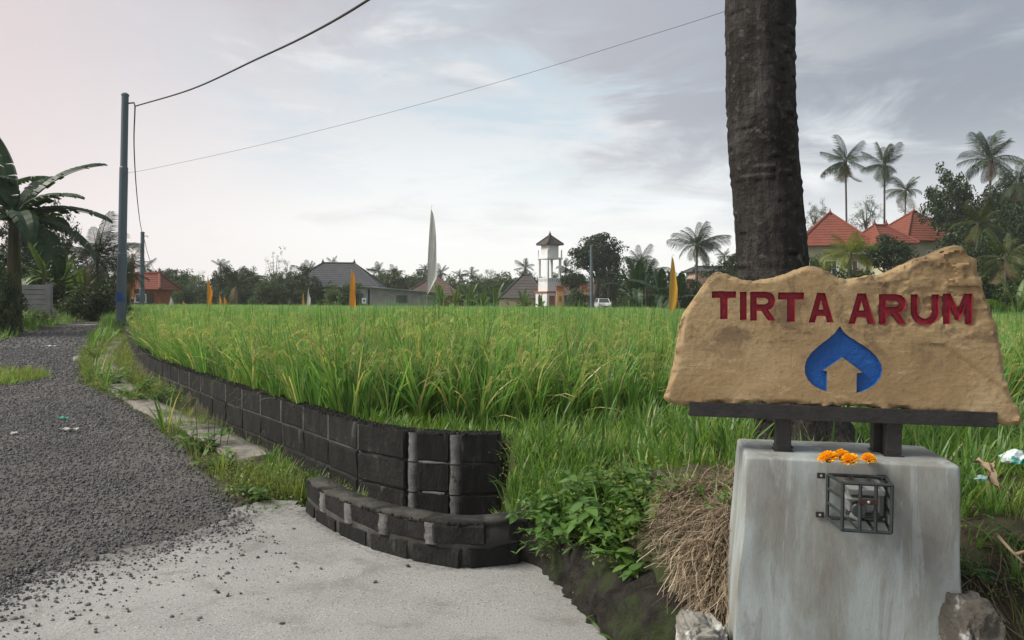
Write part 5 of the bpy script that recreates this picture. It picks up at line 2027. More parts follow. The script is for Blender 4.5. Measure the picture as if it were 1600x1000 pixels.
# low grey block hut with lean-to roof
hut_c = P(633, 478, 78); z0 = gz(hut_c.x, 78)
hut = empty('block_hut', (hut_c.x, 80, z0), R(-4), 'low grey blockwork hut with a sheet roof below the white banner', 'hut')
k_ = 78 / F
ht, ht2 = P(633, 452, 78).z - z0, P(575, 450, 78).z - z0
wv = [(-54 * k_, -2), (46 * k_, -2), (46 * k_, 2), (-54 * k_, 2)]
mb = MB()
mb.add([(x, y, -0.2) for x, y in wv] + [(wv[0][0], -2, ht + 0.25), (wv[1][0], -2, ht - 0.35), (wv[2][0], 2, ht - 0.35), (wv[3][0], 2, ht + 0.25)],
       [(0, 1, 5, 4), (1, 2, 6, 5), (2, 3, 7, 6), (3, 0, 4, 7), (4, 5, 6, 7)])
mb.build('wall', W_GREY, hut)
mb = MB(); mb.add([(wv[0][0] - .9, -2.4, ht + 0.22), (wv[1][0] + .2, -2.4, ht - 0.34), (wv[2][0] + .2, 2.3, ht - 0.34), (wv[3][0] - .9, 2.3, ht + 0.22),
                   (wv[0][0] - .9, -2.4, ht + 0.30), (wv[1][0] + .2, -2.4, ht - 0.26), (wv[2][0] + .2, 2.3, ht - 0.26), (wv[3][0] - .9, 2.3, ht + 0.30)],
                  [(0, 3, 2, 1), (4, 5, 6, 7), (0, 1, 5, 4), (1, 2, 6, 5), (2, 3, 7, 6), (3, 0, 4, 7)])
mb.build('roof', surf('tin_roof', (0.10, 0.13, 0.12), (0.2, 0.235, 0.22), 3, 0.6, 0.2, 20), hut)
MB().box((-0.2, -2.04, ht * 0.62), (1.1, 0.05, 0.75)).build('window', M_PANE, hut)
MB().box((wv[0][0] - 1.2, -0.5, ht * 0.5 - 0.1), (1.9, 2.6, ht + 0.2)).build('side_room', W_GREY, hut)
MB().box((wv[0][0] - 1.2, -1.83, ht * 0.42), (0.85, 0.05, ht * 0.8)).build('doorway', M_PANE, hut)
# small pale sign board beside the hut
q = P(569, 470, 76); z0 = gz(q.x, 76)
sb = empty('notice_board', (q.x, 76, z0), 0, 'small white notice board on a post left of the block hut', 'sign')
MB().box((0, 0, q.z - z0), (0.42, 0.05, 0.55)).build('board', M_WHITE, sb)
MB().box((0, 0.03, (q.z - z0) / 2), (0.06, 0.05, q.z - z0)).build('post', M_WOOD, sb)
MB().box((0, -0.03, q.z - z0 + 0.02), (0.2, 0.02, 0.2)).build('print', M_BLUEP, sb)

hr, w, d, hh = house('brown_roof_house', 679, 96, 462, 431, 92, 6, 0.3, T_BROWN, W_BRICK, 'brown hipped roof house behind the white banner', 0, 0.6, None, 8)
hr, w, d, hh = house('brown_roof_house', 822, 100, 466, 429, 74, 6, 1.0, T_DARK, W_PINK, 'dark brown roof house half hidden left of the white tower', -8, 0.6, T_GREY, 8)
hr, w, d, hh = house('brown_roof_house', 905, 104, 462, 441, 90, 6, 3.0, T_BROWN, W_GREY, 'low brown roof behind the gate pillars right of the tower', 0, 0.6, None, 6)
q = P(790, 480, 92); z0 = gz(q.x, 92)
pw = empty('boundary_wall', (q.x, 92, z0), 0, 'stretch of pink rendered wall behind the banana plants left of the tower', 'wall')
MB().box((0, 0, 0.7), (2.4, 0.2, 1.5)).build('panel', W_PINK, pw)
MB().box((0, 0, 1.5), (2.5, 0.3, 0.1)).build('coping', W_GREY, pw)

# white water tower
def tower():
    Y = 94.0
    s = Y / F
    c = P(859.5, 470, Y); z0 = gz(c.x, Y)
    Z = lambda py: P(859, py, Y).z - z0
    root = empty('water_tower', (c.x, Y + 1.6, z0), R(32), 'white open lookout tower with a dark pyramid roof', 'tower')
    g = 26 * s                                       # side of the square plan; it stands corner-on
    B = lambda n, c_, s_, m, p=root: MB().box(c_, s_).build(n, m, p)
    zg = Z(457)
    B('ground_storey', (0, 0, zg / 2 - .1), (g * 1.22, g * 1.22, zg + .2), M_WHITE)
    B('ledge', (0, 0, zg + 0.06), (g * 1.36, g * 1.36, 0.16), W_BRICK)
    z1 = Z(434)
    for sx, sy, lx, ly in ((0, -1, g, .12), (0, 1, g, .12), (-1, 0, .12, g - .26), (1, 0, .12, g - .26)):
        B('parapet', (sx * (g / 2 - .06), sy * (g / 2 - .06), (zg + .14 + z1) / 2), (lx, ly, z1 - zg - .14), M_WHITE)
    rows = MB()
    for k in range(7):
        for sy in (-1, 1):
            rows.box((-g / 2 + g * (k + .5) / 7, sy * (g / 2 + 0.006), z1 - 0.28), (0.08, 0.03, 0.34))
            rows.box((sy * (g / 2 + 0.006), -g / 2 + g * (k + .5) / 7, z1 - 0.28), (0.03, 0.08, 0.34))
    rows.build('baluster_row', W_GREY, root)['kind'] = 'stuff'
    z2 = Z(404)
    for sx in (-1, 1):
        for sy in (-1, 1):
            B('column', (sx * (g / 2 - .10), sy * (g / 2 - .10), (z1 + z2) / 2), (0.24, 0.24, z2 - z1), M_WHITE)
            B('railing_post', (sx * (g / 2 + .02), sy * (g / 2 + .02), (z2 + Z(390)) / 2), (0.12, 0.12, Z(390) - z2 + .1), M_WHITE)
    B('platform', (0, 0, z2 + .09), (g * 1.14, g * 1.14, 0.2), M_WHITE)
    z3 = Z(381)
    B('tank_room', (0, 0, (z2 + z3) / 2 + .1), (g * .76, g * .76, z3 - z2), M_WHITE)
    a = g * 0.60
    hip_roof(root, 2 * a - .8, 2 * a - .8, z3 - 0.02, Z(366) - z3, 0.02, T_DARK, 0.4, T_DARK, 6)
    # door and window of the ground storey, on the two sides that face the field
    f = -g * 0.61 - .03
    MB().box((-0.5, f, zg * .42), (0.8, .06, zg * .84)).build('door', M_DOOR, root)
    MB().box((0.75, f, zg * .55), (0.7, .06, zg * .45)).build('window', M_PANE, root)
    MB().box((f, 0.2, zg * .5), (.06, 0.8, zg * .6)).build('window', M_PANE, root)
    return root


tower()
# side room of the tower
for px, yt, yb, wpx, Y, lb in ((875, 447, 484, 11, 88, 'ochre gate pillar with a red cap in front of the white tower'), (912, 447, 484, 9, 90, 'slimmer ochre gate pillar left of the pale utility pole')):
    t, b = P(px, yt, Y), P(px, yb, Y); z0 = gz(b.x, Y)
    root = empty('gate_pillar', (b.x, Y, z0), 0, lb, 'gate pillar', 'gate pillars')
    W = wpx / F * Y; H = t.z - z0
    MB().box((0, 0, H * .42), (W, W, H * .86)).build('shaft', W_OCHRE, root)
    MB().box((0, 0, 0.15), (W * 1.25, W * 1.25, 0.5)).build('base', W_OCHRE, root)
    MB().box((0, 0, H * .88), (W * 1.2, W * 1.2, H * .05)).box((0, 0, H * .94), (W * 1.0, W * 1.0, H * .07)).box((0, 0, H * .99), (W * 1.25, W * 1.25, H * .03)).build('cap', W_BRICK, root)
    MB().box((0, -W / 2 - .02, H * .55), (W * .35, .05, H * .18)).build('carved_panel', M_DOOR, root)

# villas with red roofs on the right
hr, w, d, hh = house('red_roof_villa', 1296, 70, 384, 329, 118, 6.5, 0.4, T_ORANGE, W_CREAM, 'cream villa with a steep orange red roof just right of the palm trunk', -14, 0.8, T_ORANGE, 12)
window(hr, -w * 0.05, -d / 2, hh * 0.70, 1.2, 1.3, M_WHITE); window(hr, w * .28, -d / 2, hh * 0.70, 0.9, 1.3, M_WHITE); window(hr, -w * 0.33, -d / 2, hh * 0.70, 0.9, 1.3, M_WHITE)
MB().box((w * 0.06, -d / 2 - .04, hh * .70), (0.4, .1, 1.7)).build('pilaster', M_WHITE, hr)
hr, w, d, hh = house('red_roof_villa', 1427, 74, 377, 326, 122, 6.5, 0.4, T_ORANGE, W_CREAM, 'villa with a pointed orange red roof, half hidden by shrubs', 10, 0.8, T_ORANGE, 12)
window(hr, w * .33, -d / 2, hh * 0.8, 0.9, 1.2, M_WHITE); window(hr, -w * .1, -d / 2, hh * 0.8, 0.9, 1.2, M_WHITE)
hr, w, d, hh = house('red_roof_annex', 1375, 68, 380, 349, 66, 4.5, 1.2, T_ORANGE, W_CREAM, 'small lower orange red roof between the two villas', 10, 0.6, T_ORANGE, 8)
q = P(1105, 420, 98); z0 = gz(q.x, 98)
hr, w, d, hh = house('tin_roof_shed', 1118, 95, 424, 416, 90, 5, 5, T_GREY, W_PINK, 'low tin roofed shed behind the trees left of the palm trunk', 0, 0.4, None, 2)
hr, w, d, hh = house('red_roof_annex', 1078, 88, 452, 438, 46, 4, 1.4, T_ORANGE, W_PINK, 'small orange roof showing between plants behind the ochre banner', 0, 0.4, T_ORANGE, 5)

# grey concrete panel wall on the left of the lane
def panel_wall():
    Y = 31.0
    a, b = P(-70, 447, Y), P(80, 445, Y)
    z0 = P(80, 498, Y).z - 0.05
    root = empty('panel_wall', (b.x, Y, z0), R(6), 'grey concrete plank wall beside the banana plant, with an end post', 'wall')
    H = b.z - z0
    W = 1.6
    for c in range(2):
        for k in range(7):
            h = H / 7
            MB().box((-0.17 - W / 2 - c * (W + .2), rnd.uniform(-.012, .012), h * (k + .5)), (W + .06, 0.06, h - 0.018)).build('plank', W_GREY, root, bevel=0.008)
        MB().box((-c * (W + .2) - 0.07, 0, H * .5 + .03), (0.19, 0.19, H + .1)).build('post', W_GREY, root, bevel=0.012)
    M = Matrix.Translation((0.16, -0.05, H * .16)) @ Matrix.Rotation(R(-18), 4, 'Y')
    mb = MB(); mb.box((0, 0, 0), (0.07, 0.12, H * .42), M); mb.build('prop', M_KERB, root)


panel_wall()

# ------------------------------------------------------------------ white car beyond the field
def car():
    Y = 92.0
    c = P(942, 478, Y); z0 = gz(c.x, Y) + 0.25
    root = empty('parked_car', (c.x, Y, z0), R(3), 'white hatchback parked beyond the rice field', 'car')
    W, L = 1.66, 3.7
    M_CAR = plain('car_paint', (0.66, 0.68, 0.69), 0.25, spec=0.6, var=0.03)
    M_TYRE = plain('tyre', (0.02, 0.02, 0.02), 0.8)
    M_LAMP = plain('lamp_glass', (0.5, 0.52, 0.5), 0.1, spec=0.8)
    # lengthwise sections (y from front to back): half width, bottom, top
    sec = [(-L / 2, .66, .42, .66), (-L / 2 + .08, .76, .30, .80), (-L / 2 + .5, .81, .26, .93), (-L / 2 + 1.0, .83, .25, 1.0), (-L / 2 + 2.2, .83, .25, 1.0), (L / 2 - .35, .82, .26, 1.02), (L / 2 - .05, .76, .34, .95), (L / 2, .68, .45, .8)]
    def loft(secs, tuck):
        V, Fc = [], []
        for y, hw, b, t in secs:
            m = (b + t) / 2
            V += [(-hw * .92, y, b), (hw * .92, y, b), (hw, y, m), (hw * tuck, y, t), (-hw * tuck, y, t), (-hw, y, m)]
        for j in range(len(secs) - 1):
            for k in range(6):
                a, b = j * 6 + k, j * 6 + (k + 1) % 6
                Fc.append((a, b, b + 6, a + 6))
        Fc.append(tuple(range(5, -1, -1))); n = (len(secs) - 1) * 6; Fc.append(tuple(n + k for k in range(6)))
        mb = MB(); mb.add(V, Fc); return mb
    loft(sec, 0.93).build('body', M_CAR, root, smooth=False)
    # cabin
    yb = -L / 2
    mb = MB()
    lo = [(-.76, yb + .85, .98), (.76, yb + .85, .98), (.78, L / 2 - .12, .98), (-.78, L / 2 - .12, .98)]
    hi = [(-.60, yb + 1.45, 1.5), (.60, yb + 1.45, 1.5), (.62, L / 2 - .45, 1.5), (-.62, L / 2 - .45, 1.5)]
    mb.add(lo + hi, [(0, 1, 5, 4), (1, 2, 6, 5), (2, 3, 7, 6), (3, 0, 4, 7), (4, 5, 6, 7)])
    mb.build('cabin', M_CAR, root)
    def inset(n, quad, d, m):
        q = [Vector(v) for v in quad]; c_ = sum(q, Vector()) / 4
        nn = (q[1] - q[0]).cross(q[2] - q[0]).normalized()
        mb = MB(); mb.poly(*[tuple(c_ + (v - c_) * d + nn * 0.012) for v in q]); return mb.build(n, m, root)
    inset('windscreen', (lo[0], lo[1], hi[1], hi[0]), .86, M_PANE)
    inset('side_window', (lo[1], lo[2], hi[2], hi[1]), .84, M_PANE)
    inset('side_window', (lo[3], lo[0], hi[0], hi[3]), .84, M_PANE)
    inset('rear_window', (lo[2], lo[3], hi[3], hi[2]), .84, M_PANE)
    for sx in (-1, 1):
        mb = MB(); mb.lathe([(0.10, 0), (0.13, .04), (0.06, .09)], 10, (0, 0, 0), Matrix.Translation((sx * .56, yb + .08, .72)) @ Matrix.Rotation(R(90), 4, 'X') @ Matrix.Diagonal((1.5, 1, 1, 1))); mb.build('headlight', M_LAMP, root)
        MB().box((sx * .90, yb + 1.15, 1.02), (.16, .09, .12)).build('mirror', M_CAR, root, bevel=.02)
        for y in (yb + .68, L / 2 - .68):
            Mw = Matrix.Translation((sx * .74, y, .29)) @ Matrix.Rotation(R(90), 4, 'Y')
            mb = MB(); mb.lathe([(.20, -.09), (.29, -.08), (.29, .08), (.20, .09)], 16, (0, 0, 0), Mw); wo = mb.build('wheel', M_TYRE, root)
            mb = MB(); mb.lathe([(.06, -.095), (.18, -.095), (.18, .095), (.06, .095)], 12, (0, 0, 0), Mw); mb.build('rim', M_GALV, wo)
    MB().box((0, yb + .03, .55), (.9, .08, .12)).build('grille', M_TYRE, root)
    MB().box((0, yb - .01, .42), (.42, .04, .11)).build('number_plate', M_TYRE, root)
    MB().box((0, yb + .02, .36), (1.3, .1, .14)).build('bumper', M_CAR, root, bevel=.03)


car()

# ------------------------------------------------------------------ rice field
RICE = leafmat('rice_blade', [(0, (0.068, 0.168, 0.052)), (0.45, (0.172, 0.335, 0.098)), (0.75, (0.31, 0.46, 0.16)), (0.90, (0.50, 0.50, 0.25)), (1, (0.60, 0.50, 0.26))], 0.46, 0.40, 0.45, 0.45)
GRASS = leafmat('grass_blade', [(0, (0.060, 0.125, 0.032)), (0.5, (0.140, 0.265, 0.064)), (0.85, (0.25, 0.37, 0.11)), (1, (0.40, 0.37, 0.16))], 0.45, 0.42, 0.35, 0.45)
WEED = leafmat('weed_blade', [(0, (0.070, 0.12, 0.028)), (0.5, (0.150, 0.225, 0.050)), (0.85, (0.25, 0.29, 0.085)), (1, (0.33, 0.27, 0.13))], 0.40, 0.5, 0.30)
STRAW = leafmat('straw', [(0, (0.055, 0.040, 0.024)), (0.5, (0.235, 0.180, 0.120)), (1, (0.52, 0.43, 0.31))], 0.15, 0.7, 0.2)


def blade(V, Q, T, base, az, lean, curve, L, w, tint, r, n=5, twist=0.0):
    """one tapering blade that leans and bends over"""
    d = Vector((math.cos(az), math.sin(az), 0))
    p = Vector(base)
    a = lean
    b0 = len(V)
    for i in range(n + 1):
        t = i / n
        ww = w * (0.75 + 0.5 * t if t < 0.5 else 1.0 - ((t - 0.5) / 0.5) ** 1.6) * 0.5
        s = Vector((-d.y, d.x, 0))
        s = s * math.cos(twist * t) + Vector((0, 0, 1)) * math.sin(twist * t) * 0.5
        V += [tuple(p - s * ww), tuple(p + s * ww)]
        T += [tint + 0.05 * t] * 2
        dirv = d * math.sin(a) + Vector((0, 0, 1)) * math.cos(a)
        p = p + dirv * (L / n)
        a += curve / n * (0.4 + 1.2 * t)
    for i in range(n):
        b = b0 + i * 2
        Q.append((b, b + 1, b + 3, b + 2))


def panicle(V, Q, T, base, az, L, r, tint):
    """drooping rice head: a thin arching stalk with two ranks of grains"""
    d = Vector((math.cos(az), math.sin(az), 0))
    p = Vector(base); a = 0.08
    n = 12
    pts = []
    for i in range(n + 1):
        pts.append(p.copy())
        p = p + (d * math.sin(a) + Vector((0, 0, 1)) * math.cos(a)) * (L / n)
        a += (0.02 if i < 4 else 0.33) * r.uniform(0.8, 1.2)
    sd = Vector((-d.y, d.x, 0))
    for i in range(n):
        b = len(V); w = 0.0022
        V += [tuple(pts[i] - sd * w), tuple(pts[i] + sd * w), tuple(pts[i + 1] + sd * w), tuple(pts[i + 1] - sd * w)]
        Q.append((b, b + 1, b + 2, b + 3)); T += [tint] * 4
    for i in range(6, n + 1):
        for k in range(6):
            c = pts[i] + Vector((r.uniform(-1, 1), r.uniform(-1, 1), r.uniform(-1, 1))) * 0.012
            g = 0.0095; gw = 0.0042
            ax = (d * r.uniform(-.3, .5) + sd * r.uniform(-.6, .6) + Vector((0, 0, -1))).normalized()
            o = ax.cross(d).normalized() if abs(ax.dot(d)) < .95 else sd
            o2 = ax.cross(o)
            b = len(V)
            V += [tuple(c - ax * g), tuple(c + o * gw), tuple(c + ax * g), tuple(c - o * gw), tuple(c + o2 * gw), tuple(c - o2 * gw)]
            Q += [(b, b + 1, b + 2, b + 3), (b, b + 4, b + 2, b + 5)]
            T += [min(1, tint + r.uniform(-.06, .08))] * 6


def rice_clump(seed, n=26, heads=4, w=0.015, L0=0.62, L1=0.92, seg=5):
    r = random.Random(seed)
    V, Q, T = [], [], []
    for k in range(n):
        az = r.uniform(0, 6.283)
        rad = 0.05 * math.sqrt(r.random())
        L = r.uniform(L0, L1)
        old = r.random()
        tint = r.gauss(0.42, 0.14)
        cv = r.uniform(0.2, 1.3)
        if old > 0.90:
            tint = r.uniform(0.86, 1.0); cv = r.uniform(0.9, 1.9)
        elif old > 0.7:
            cv = r.uniform(1.0, 2.1); tint += 0.12
        if heads and old < .05: cv = r.uniform(0, .25); L = L1 * r.uniform(1.04, 1.16); tint = r.uniform(.15, .4)   # a few stiff flag leaves stand above the rest
        blade(V, Q, T, (rad * math.cos(az), rad * math.sin(az), 0), az + r.gauss(0, .5), abs(r.gauss(0.06, 0.19)) if not (heads and old < .05) else r.uniform(0, .12), cv, L, w * r.uniform(.8, 1.3), min(1, max(0, tint)), r, seg, r.uniform(-.8, .8))
    for k in range(heads):
        az = r.uniform(0, 6.283)
        panicle(V, Q, T, (0.03 * math.cos(az), 0.03 * math.sin(az), r.uniform(.36, .60)), az, r.uniform(.30, .42), r, r.uniform(.74, .96))
    me = bpy.data.meshes.new('rice_clump')
    me.from_pydata(V, [], [tuple(dict.fromkeys(q)) for q in Q]); me.update()
    a = me.attributes.new('tint', 'FLOAT', 'POINT'); a.data.foreach_set('value', T)
    return me


rice_near = [(rice_clump(k + 1), RICE) for k in range(7)]
rice_far = [(rice_clump(k + 31, 20, 0, 0.024, 0.66, 0.9, 3), RICE) for k in range(4)]
# front edge of the rice, in plan, from the far left to the right
front = [(q[0], q[1]) for q in WALL.p[::-1]]
fr_px = [(215, 548), (262, 577), (320, 596), (380, 614), (440, 634), (500, 648), (560, 656), (640, 660), (720, 664), (800, 664), (900, 662), (1000, 660), (1060, 664), (1110, 690)]
zg_ = lambda y: zfield(y) + 0.02
FE = [(G(a, b, zg_).x, G(a, b, zg_).y) for a, b in fr_px]
FE[-1] = (1.35, 5.3)
FE += [(2.2, 5.5), (3.2, 6.0), (4.4, 6.3), (7, 6.5), (14, 6.5), (60, 8), (75, 86)]
wfar = [tuple(np.array(q) + np.array((0.7, 0.35))) for q in wl if q[1] > FE[0][1] + 1.0][::-1]
RICE_POLY = [(wfar[0][0], 86)] + wfar + FE


def jitter_grid(x0, x1, y0, y1, s, r, jit=0.38):
    xs, ys = np.arange(x0, x1, s), np.arange(y0, y1, s)
    X, Y = np.meshgrid(xs, ys)
    X = X.ravel() + r.uniform(-jit, jit, X.size) * s
    Y = Y.ravel() + r.uniform(-jit, jit, Y.size) * s
    return X, Y


def in_view(X, Y, m=1.25, left=1.0):
    return (np.abs(X) < 0.70 * Y * m + 2.5)


def rice_points(y0, y1, s, r):
    X, Y = jitter_grid(-60, 70, y0, y1, s, r)
    k = in_view(X, Y) & inside(X, Y, RICE_POLY)
    return X[k], Y[k]


r_ = np.random.default_rng(5)
Xa, Ya = rice_points(4.5, 17, 0.17, r_)
Xb, Yb = rice_points(17, 42, 0.26, r_)
Xc, Yc = rice_points(42, 86, 0.42, r_)
def heightvar(X, Y): return 1 + fbm(X, Y, 0.9, 0.07, 9) + fbm(X, Y, 3.1, 0.06, 10)
Z = np.interp(Ya, [6, 86], [0.48, -0.04])
Zn = np.where(Ya < 6.5, ground_z(Xa, Ya), Z)
fd = pdist(Xa, Ya, FE[:17])
edge = fd < .42                                   # the outer rows lean out over the ledge
rx_ = np.where(edge, r_.normal(.26, .16, Xa.size), r_.normal(0, .10, Xa.size))
rz_ = np.where(edge, r_.uniform(-.9, .7, Xa.size), r_.uniform(0, 6.28, Xa.size))
scatter('rice_plants', np.stack([Xa, Ya, Zn], 1), np.stack([rx_, r_.normal(0, .10, Xa.size), rz_], 1),
        heightvar(Xa, Ya) * r_.uniform(.80, 1.08, Xa.size) * np.where(edge, .90, .98), r_.integers(0, 7, Xa.size), rice_near, 'ripening green rice nearest the block wall')
Xd, Yd = np.concatenate([Xb, Xc]), np.concatenate([Yb, Yc])
sc_ = np.concatenate([np.full(Xb.size, 1.0), np.full(Xc.size, 1.12)])
wd = sc_
scatter('rice_field', np.stack([Xd, Yd, np.interp(Yd, [6, 86], [0.48, -0.04])], 1), np.stack([r_.normal(0, .06, Xd.size), r_.normal(0, .06, Xd.size), r_.uniform(0, 6.28, Xd.size)], 1),
        heightvar(Xd, Yd) * r_.uniform(.84, 1.05, Xd.size) * sc_, r_.integers(0, 4, Xd.size), rice_far, 'level field of yellow green rice reaching to the houses')

# ------------------------------------------------------------------ grass, weeds
def tuft(seed, n, L0, L1, w, spread, c0=0.3, c1=1.6, dry=0.06, seg=4, lean=0.5):
    r = random.Random(seed)
    V, Q, T = [], [], []
    for k in range(n):
        az = r.uniform(0, 6.283); rad = spread * math.sqrt(r.random())
        t = r.gauss(.45, .17)
        if r.random() < dry: t = r.uniform(.9, 1)
        blade(V, Q, T, (rad * math.cos(az), rad * math.sin(az), -0.01), az + r.gauss(0, .7), r.uniform(0.02, lean), r.uniform(c0, c1), r.uniform(L0, L1), w * r.uniform(.7, 1.3), min(1, max(0, t)), r, seg, r.uniform(-1, 1))
    me = bpy.data.meshes.new('tuft')
    me.from_pydata(V, [], Q); me.update()
    a = me.attributes.new('tint', 'FLOAT', 'POINT'); a.data.foreach_set('value', T)
    return me


def herb(seed, n, size, h, spread, asp=0.5):
    """small leafy weed: many little leaves round short stems"""
    r = np.random.default_rng(seed)
    pos = r.normal(size=(n, 3)) * np.array([spread, spread, h * .32]); pos[:, 2] = np.abs(pos[:, 2]) + 0.01
    nrm = r.normal(size=(n, 3)) * .5 + np.array([0, 0, .9]); nrm /= np.linalg.norm(nrm, axis=1, keepdims=True)
    V, Q = quad_leaves(pos, nrm, size, asp, r)
    return np_mesh('herb', V, Q, np.repeat(np.clip(r.normal(.5, .2, n), 0, 1), 4))


BROADG = leafmat('small_broad_leaf', [(0, (0.04, 0.10, 0.024)), (0.5, (0.085, 0.18, 0.038)), (1, (0.16, 0.26, 0.06))], 0.32, 0.45, 0.4, 0.35)
grass_src = [(tuft(k, 14, .10, .26, .011, .06), GRASS) for k in range(4)] + [(tuft(k + 9, 12, .18, .40, .012, .05, .5, 1.9), GRASS) for k in range(3)]
LIME = leafmat('lime_grass', [(0, (0.10, 0.19, 0.035)), (0.5, (0.20, 0.33, 0.06)), (0.85, (0.32, 0.44, 0.11)), (1, (0.42, 0.40, 0.17))], 0.45, 0.45, 0.3, 0.4)
short_src = [(tuft(k + 50, 16, .06, .16, .007, .06), LIME) for k in range(4)]
weed_src = [(tuft(k + 20, 16, .07, .22, .006, .07, .3, 1.6, .2), WEED) for k in range(3)] + [(herb(k + 3, 60, .028, .14, .07), WEED) for k in range(3)]


def patch(name, poly, s, r, src, scl, label, zoff=0.0, zfun=None, probs=None, mask=None, idx=None):
    xs = [p[0] for p in poly]; ys = [p[1] for p in poly]
    X, Y = jitter_grid(min(xs), max(xs), min(ys), max(ys), s, r, .5)
    k = inside(X, Y, poly)
    if mask is not None: k &= mask(X, Y)
    X, Y = X[k], Y[k]
    Z = (zfun or gfun)(X, Y) + zoff
    n = X.size
    ii = r.integers(0, len(src), n) if probs is None else r.choice(len(src), n, p=probs)
    return scatter(name, np.stack([X, Y, Z], 1), np.stack([r.normal(0, .15, n), r.normal(0, .15, n), r.uniform(0, 6.28, n)], 1), scl * r.uniform(.65, 1.25, n), ii, src, label)


ledge = [tuple(q + np.array([0.05, 0.05])) for q in WALL.p if q[1] < 30]
ledge = [(0.05, 5.58)] + ledge + [p for p in FE[:14] if p[1] < 30] + [(1.3, 5.6)]
ledge_poly = [tuple(q) for q in WALL.p if q[1] < 26][::1] + [(q[0] + .15, q[1] + .15) for q in FE[:10]] + [(0.1, 6.3), (0.05, 5.6)]
mask_l = lambda X, Y: pdist(X, Y, wl) > 0.09
patch('ledge_grass', ledge_poly, .085, r_, short_src + grass_src[:2], 0.95, 'bright short grass on the ledge behind the block wall', mask=mask_l)
BANKG = [(0.06, 5.45), (0.1, 6.6), (1.4, 6.3), (3.4, 6.6), (9, 6.8), (9, 3.6), (3.2, 3.2), (2.2, 3.25), (1.9, 3.05), (1.2, 3.3), (1.05, 3.75), (0.75, 3.95), (0.30, 4.30), (0.12, 4.52), (0.05, 4.9)]
# leave room for the trunk, the pedestal and the straw heap
def clear(X, Y):
    a = np.hypot(X - 1.55, Y - 4.0) > 0.30
    b = ~((np.abs((X - pc.x) * U.x + (Y - pc.y) * U.y) < PW / 2 + .05) & (np.abs((X - pc.x) * -Nn.x + (Y - pc.y) * -Nn.y) < PD / 2 + .05))
    c = ~((X > 0.62) & (X < 1.12) & (Y < 3.85)) & ~((np.hypot(X - .42, Y - 4.0) < .42))
    return a & b & c
patch('bank_grass', BANKG, .085, r_, grass_src + short_src, 0.9, 'lush green grass between the rice and the stone sign', mask=clear)
SLOPE = [(1.56, 2.75), (1.66, 2.3), (2.3, 2.2), (3.4, 2.6), (3.4, 3.4), (2.2, 3.3), (1.8, 3.1)]
patch('slope_weeds', SLOPE, .085, r_, weed_src + grass_src[:1], 0.62, 'thin weeds on the dark earth slope right of the pedestal', mask=lambda X, Y: clear(X, Y) & (r_.random(X.size) < np.clip((gfun(X, Y) - 0.28) * 2.2, .06, .9)))
# verge between lane and kerb strip
sr = [tuple(q) for q in STRIP.p]
verge_poly = [(x + .02, y) for x, y in Rp[8:]] + sr[::-1] + [(-1.75, 5.9), (-1.2, 5.5), (-1.42, 5.30)]
off_strip = lambda X, Y: pdist(X, Y, sr) > 0.40
nv = lambda X, Y: off_strip(X, Y) & (r_.random(X.size) < np.clip(0.50 + fbm(X, Y, 2.4, 0.6, 12), 0.06, 1))
patch('verge_weeds', verge_poly, .085, r_, weed_src, 1.0, 'straggling yellow green weeds between the lane and the kerb strip', mask=nv)
GAP = [(-1.55, 5.40), (-1.78, 5.42), (-1.9, 6.0), (-1.98, 6.35), (-1.75, 6.42), (-1.3, 5.95), (-1.0, 5.55), (-1.15, 5.25)]
patch('ditch_weeds', GAP, .06, r_, weed_src + grass_src[:1], 0.85, 'low weeds filling the end of the ditch by the kerb wall')
dpoly = [tuple(q + np.array([STRIP.tan(0)[1], -STRIP.tan(0)[0]]) * 0) for q in STRIP.p if q[1] < 24] + [(q[0] - .12, q[1] - .07) for q in WALL.p[::-1] if 6.3 < q[1] < 23]
patch('ditch_weeds', dpoly, .10, r_, weed_src, 1.1, 'dry and green weeds standing in the ditch along the block wall', mask=lambda X, Y: (pdist(X, Y, wl) > .10) & (r_.random(X.size) < np.where(Y > 10, .8, .35)))
LV = [(xl(y) + rnd.uniform(-.1, .35), y) for y in np.arange(9.0, 52, 1.0)] + [(-60, 52), (-34, 20), (-22, 9)]
patch('left_verge_grass', LV, .20, r_, grass_src + weed_src[3:], 1.35, 'rough green grass along the left side of the lane', mask=lambda X, Y: in_view(X, Y))
# a green tongue reaching into the lane on the left
q = G(0, 600, zr)
TG = [(q.x - 1.6, q.y - .9), (q.x + .28, q.y - .25), (q.x + .42, q.y + .5), (q.x - .1, q.y + 1.3), (q.x - 1.9, q.y + 1.6)]
patch('left_verge_grass', TG, .09, r_, short_src + weed_src[:3], 1.0, 'patch of green grass at the left edge of the lane', zfun=lambda X, Y: np.array([zr(y) for y in Y]) + .01)

patch('bank_grass', [(-.02, 4.55), (-.06, 5.0), (.02, 5.42), (.35, 5.4), (.6, 4.7), (.3, 4.4), (.1, 4.42)], .055, r_, grass_src + weed_src[3:], 0.8, 'grass crowding round the end of the block wall')
patch('strip_weeds', [tuple(q + np.array([.02, .02])) for q in STRIP.p if q[1] > 7.4] + [(q[0] - .32, q[1] - .2) for q in STRIP.p[::-1] if q[1] > 7.4], .10, r_, weed_src, .8, 'weeds creeping over the kerb strip', zfun=lambda X, Y: np.array([zs(y) for y in Y]) + .015, mask=lambda X, Y: r_.random(X.size) < np.clip(fbm(X, Y, 3.0, .7, 22) + np.where(Y > 9.5, .30, -.05), .0, 1))
EDGEP = [(.10, 4.46), (.30, 4.10), (.44, 3.78), (.58, 3.5), (.70, 3.5), (.74, 3.7), (.66, 3.95), (.5, 4.3), (.3, 4.55)]
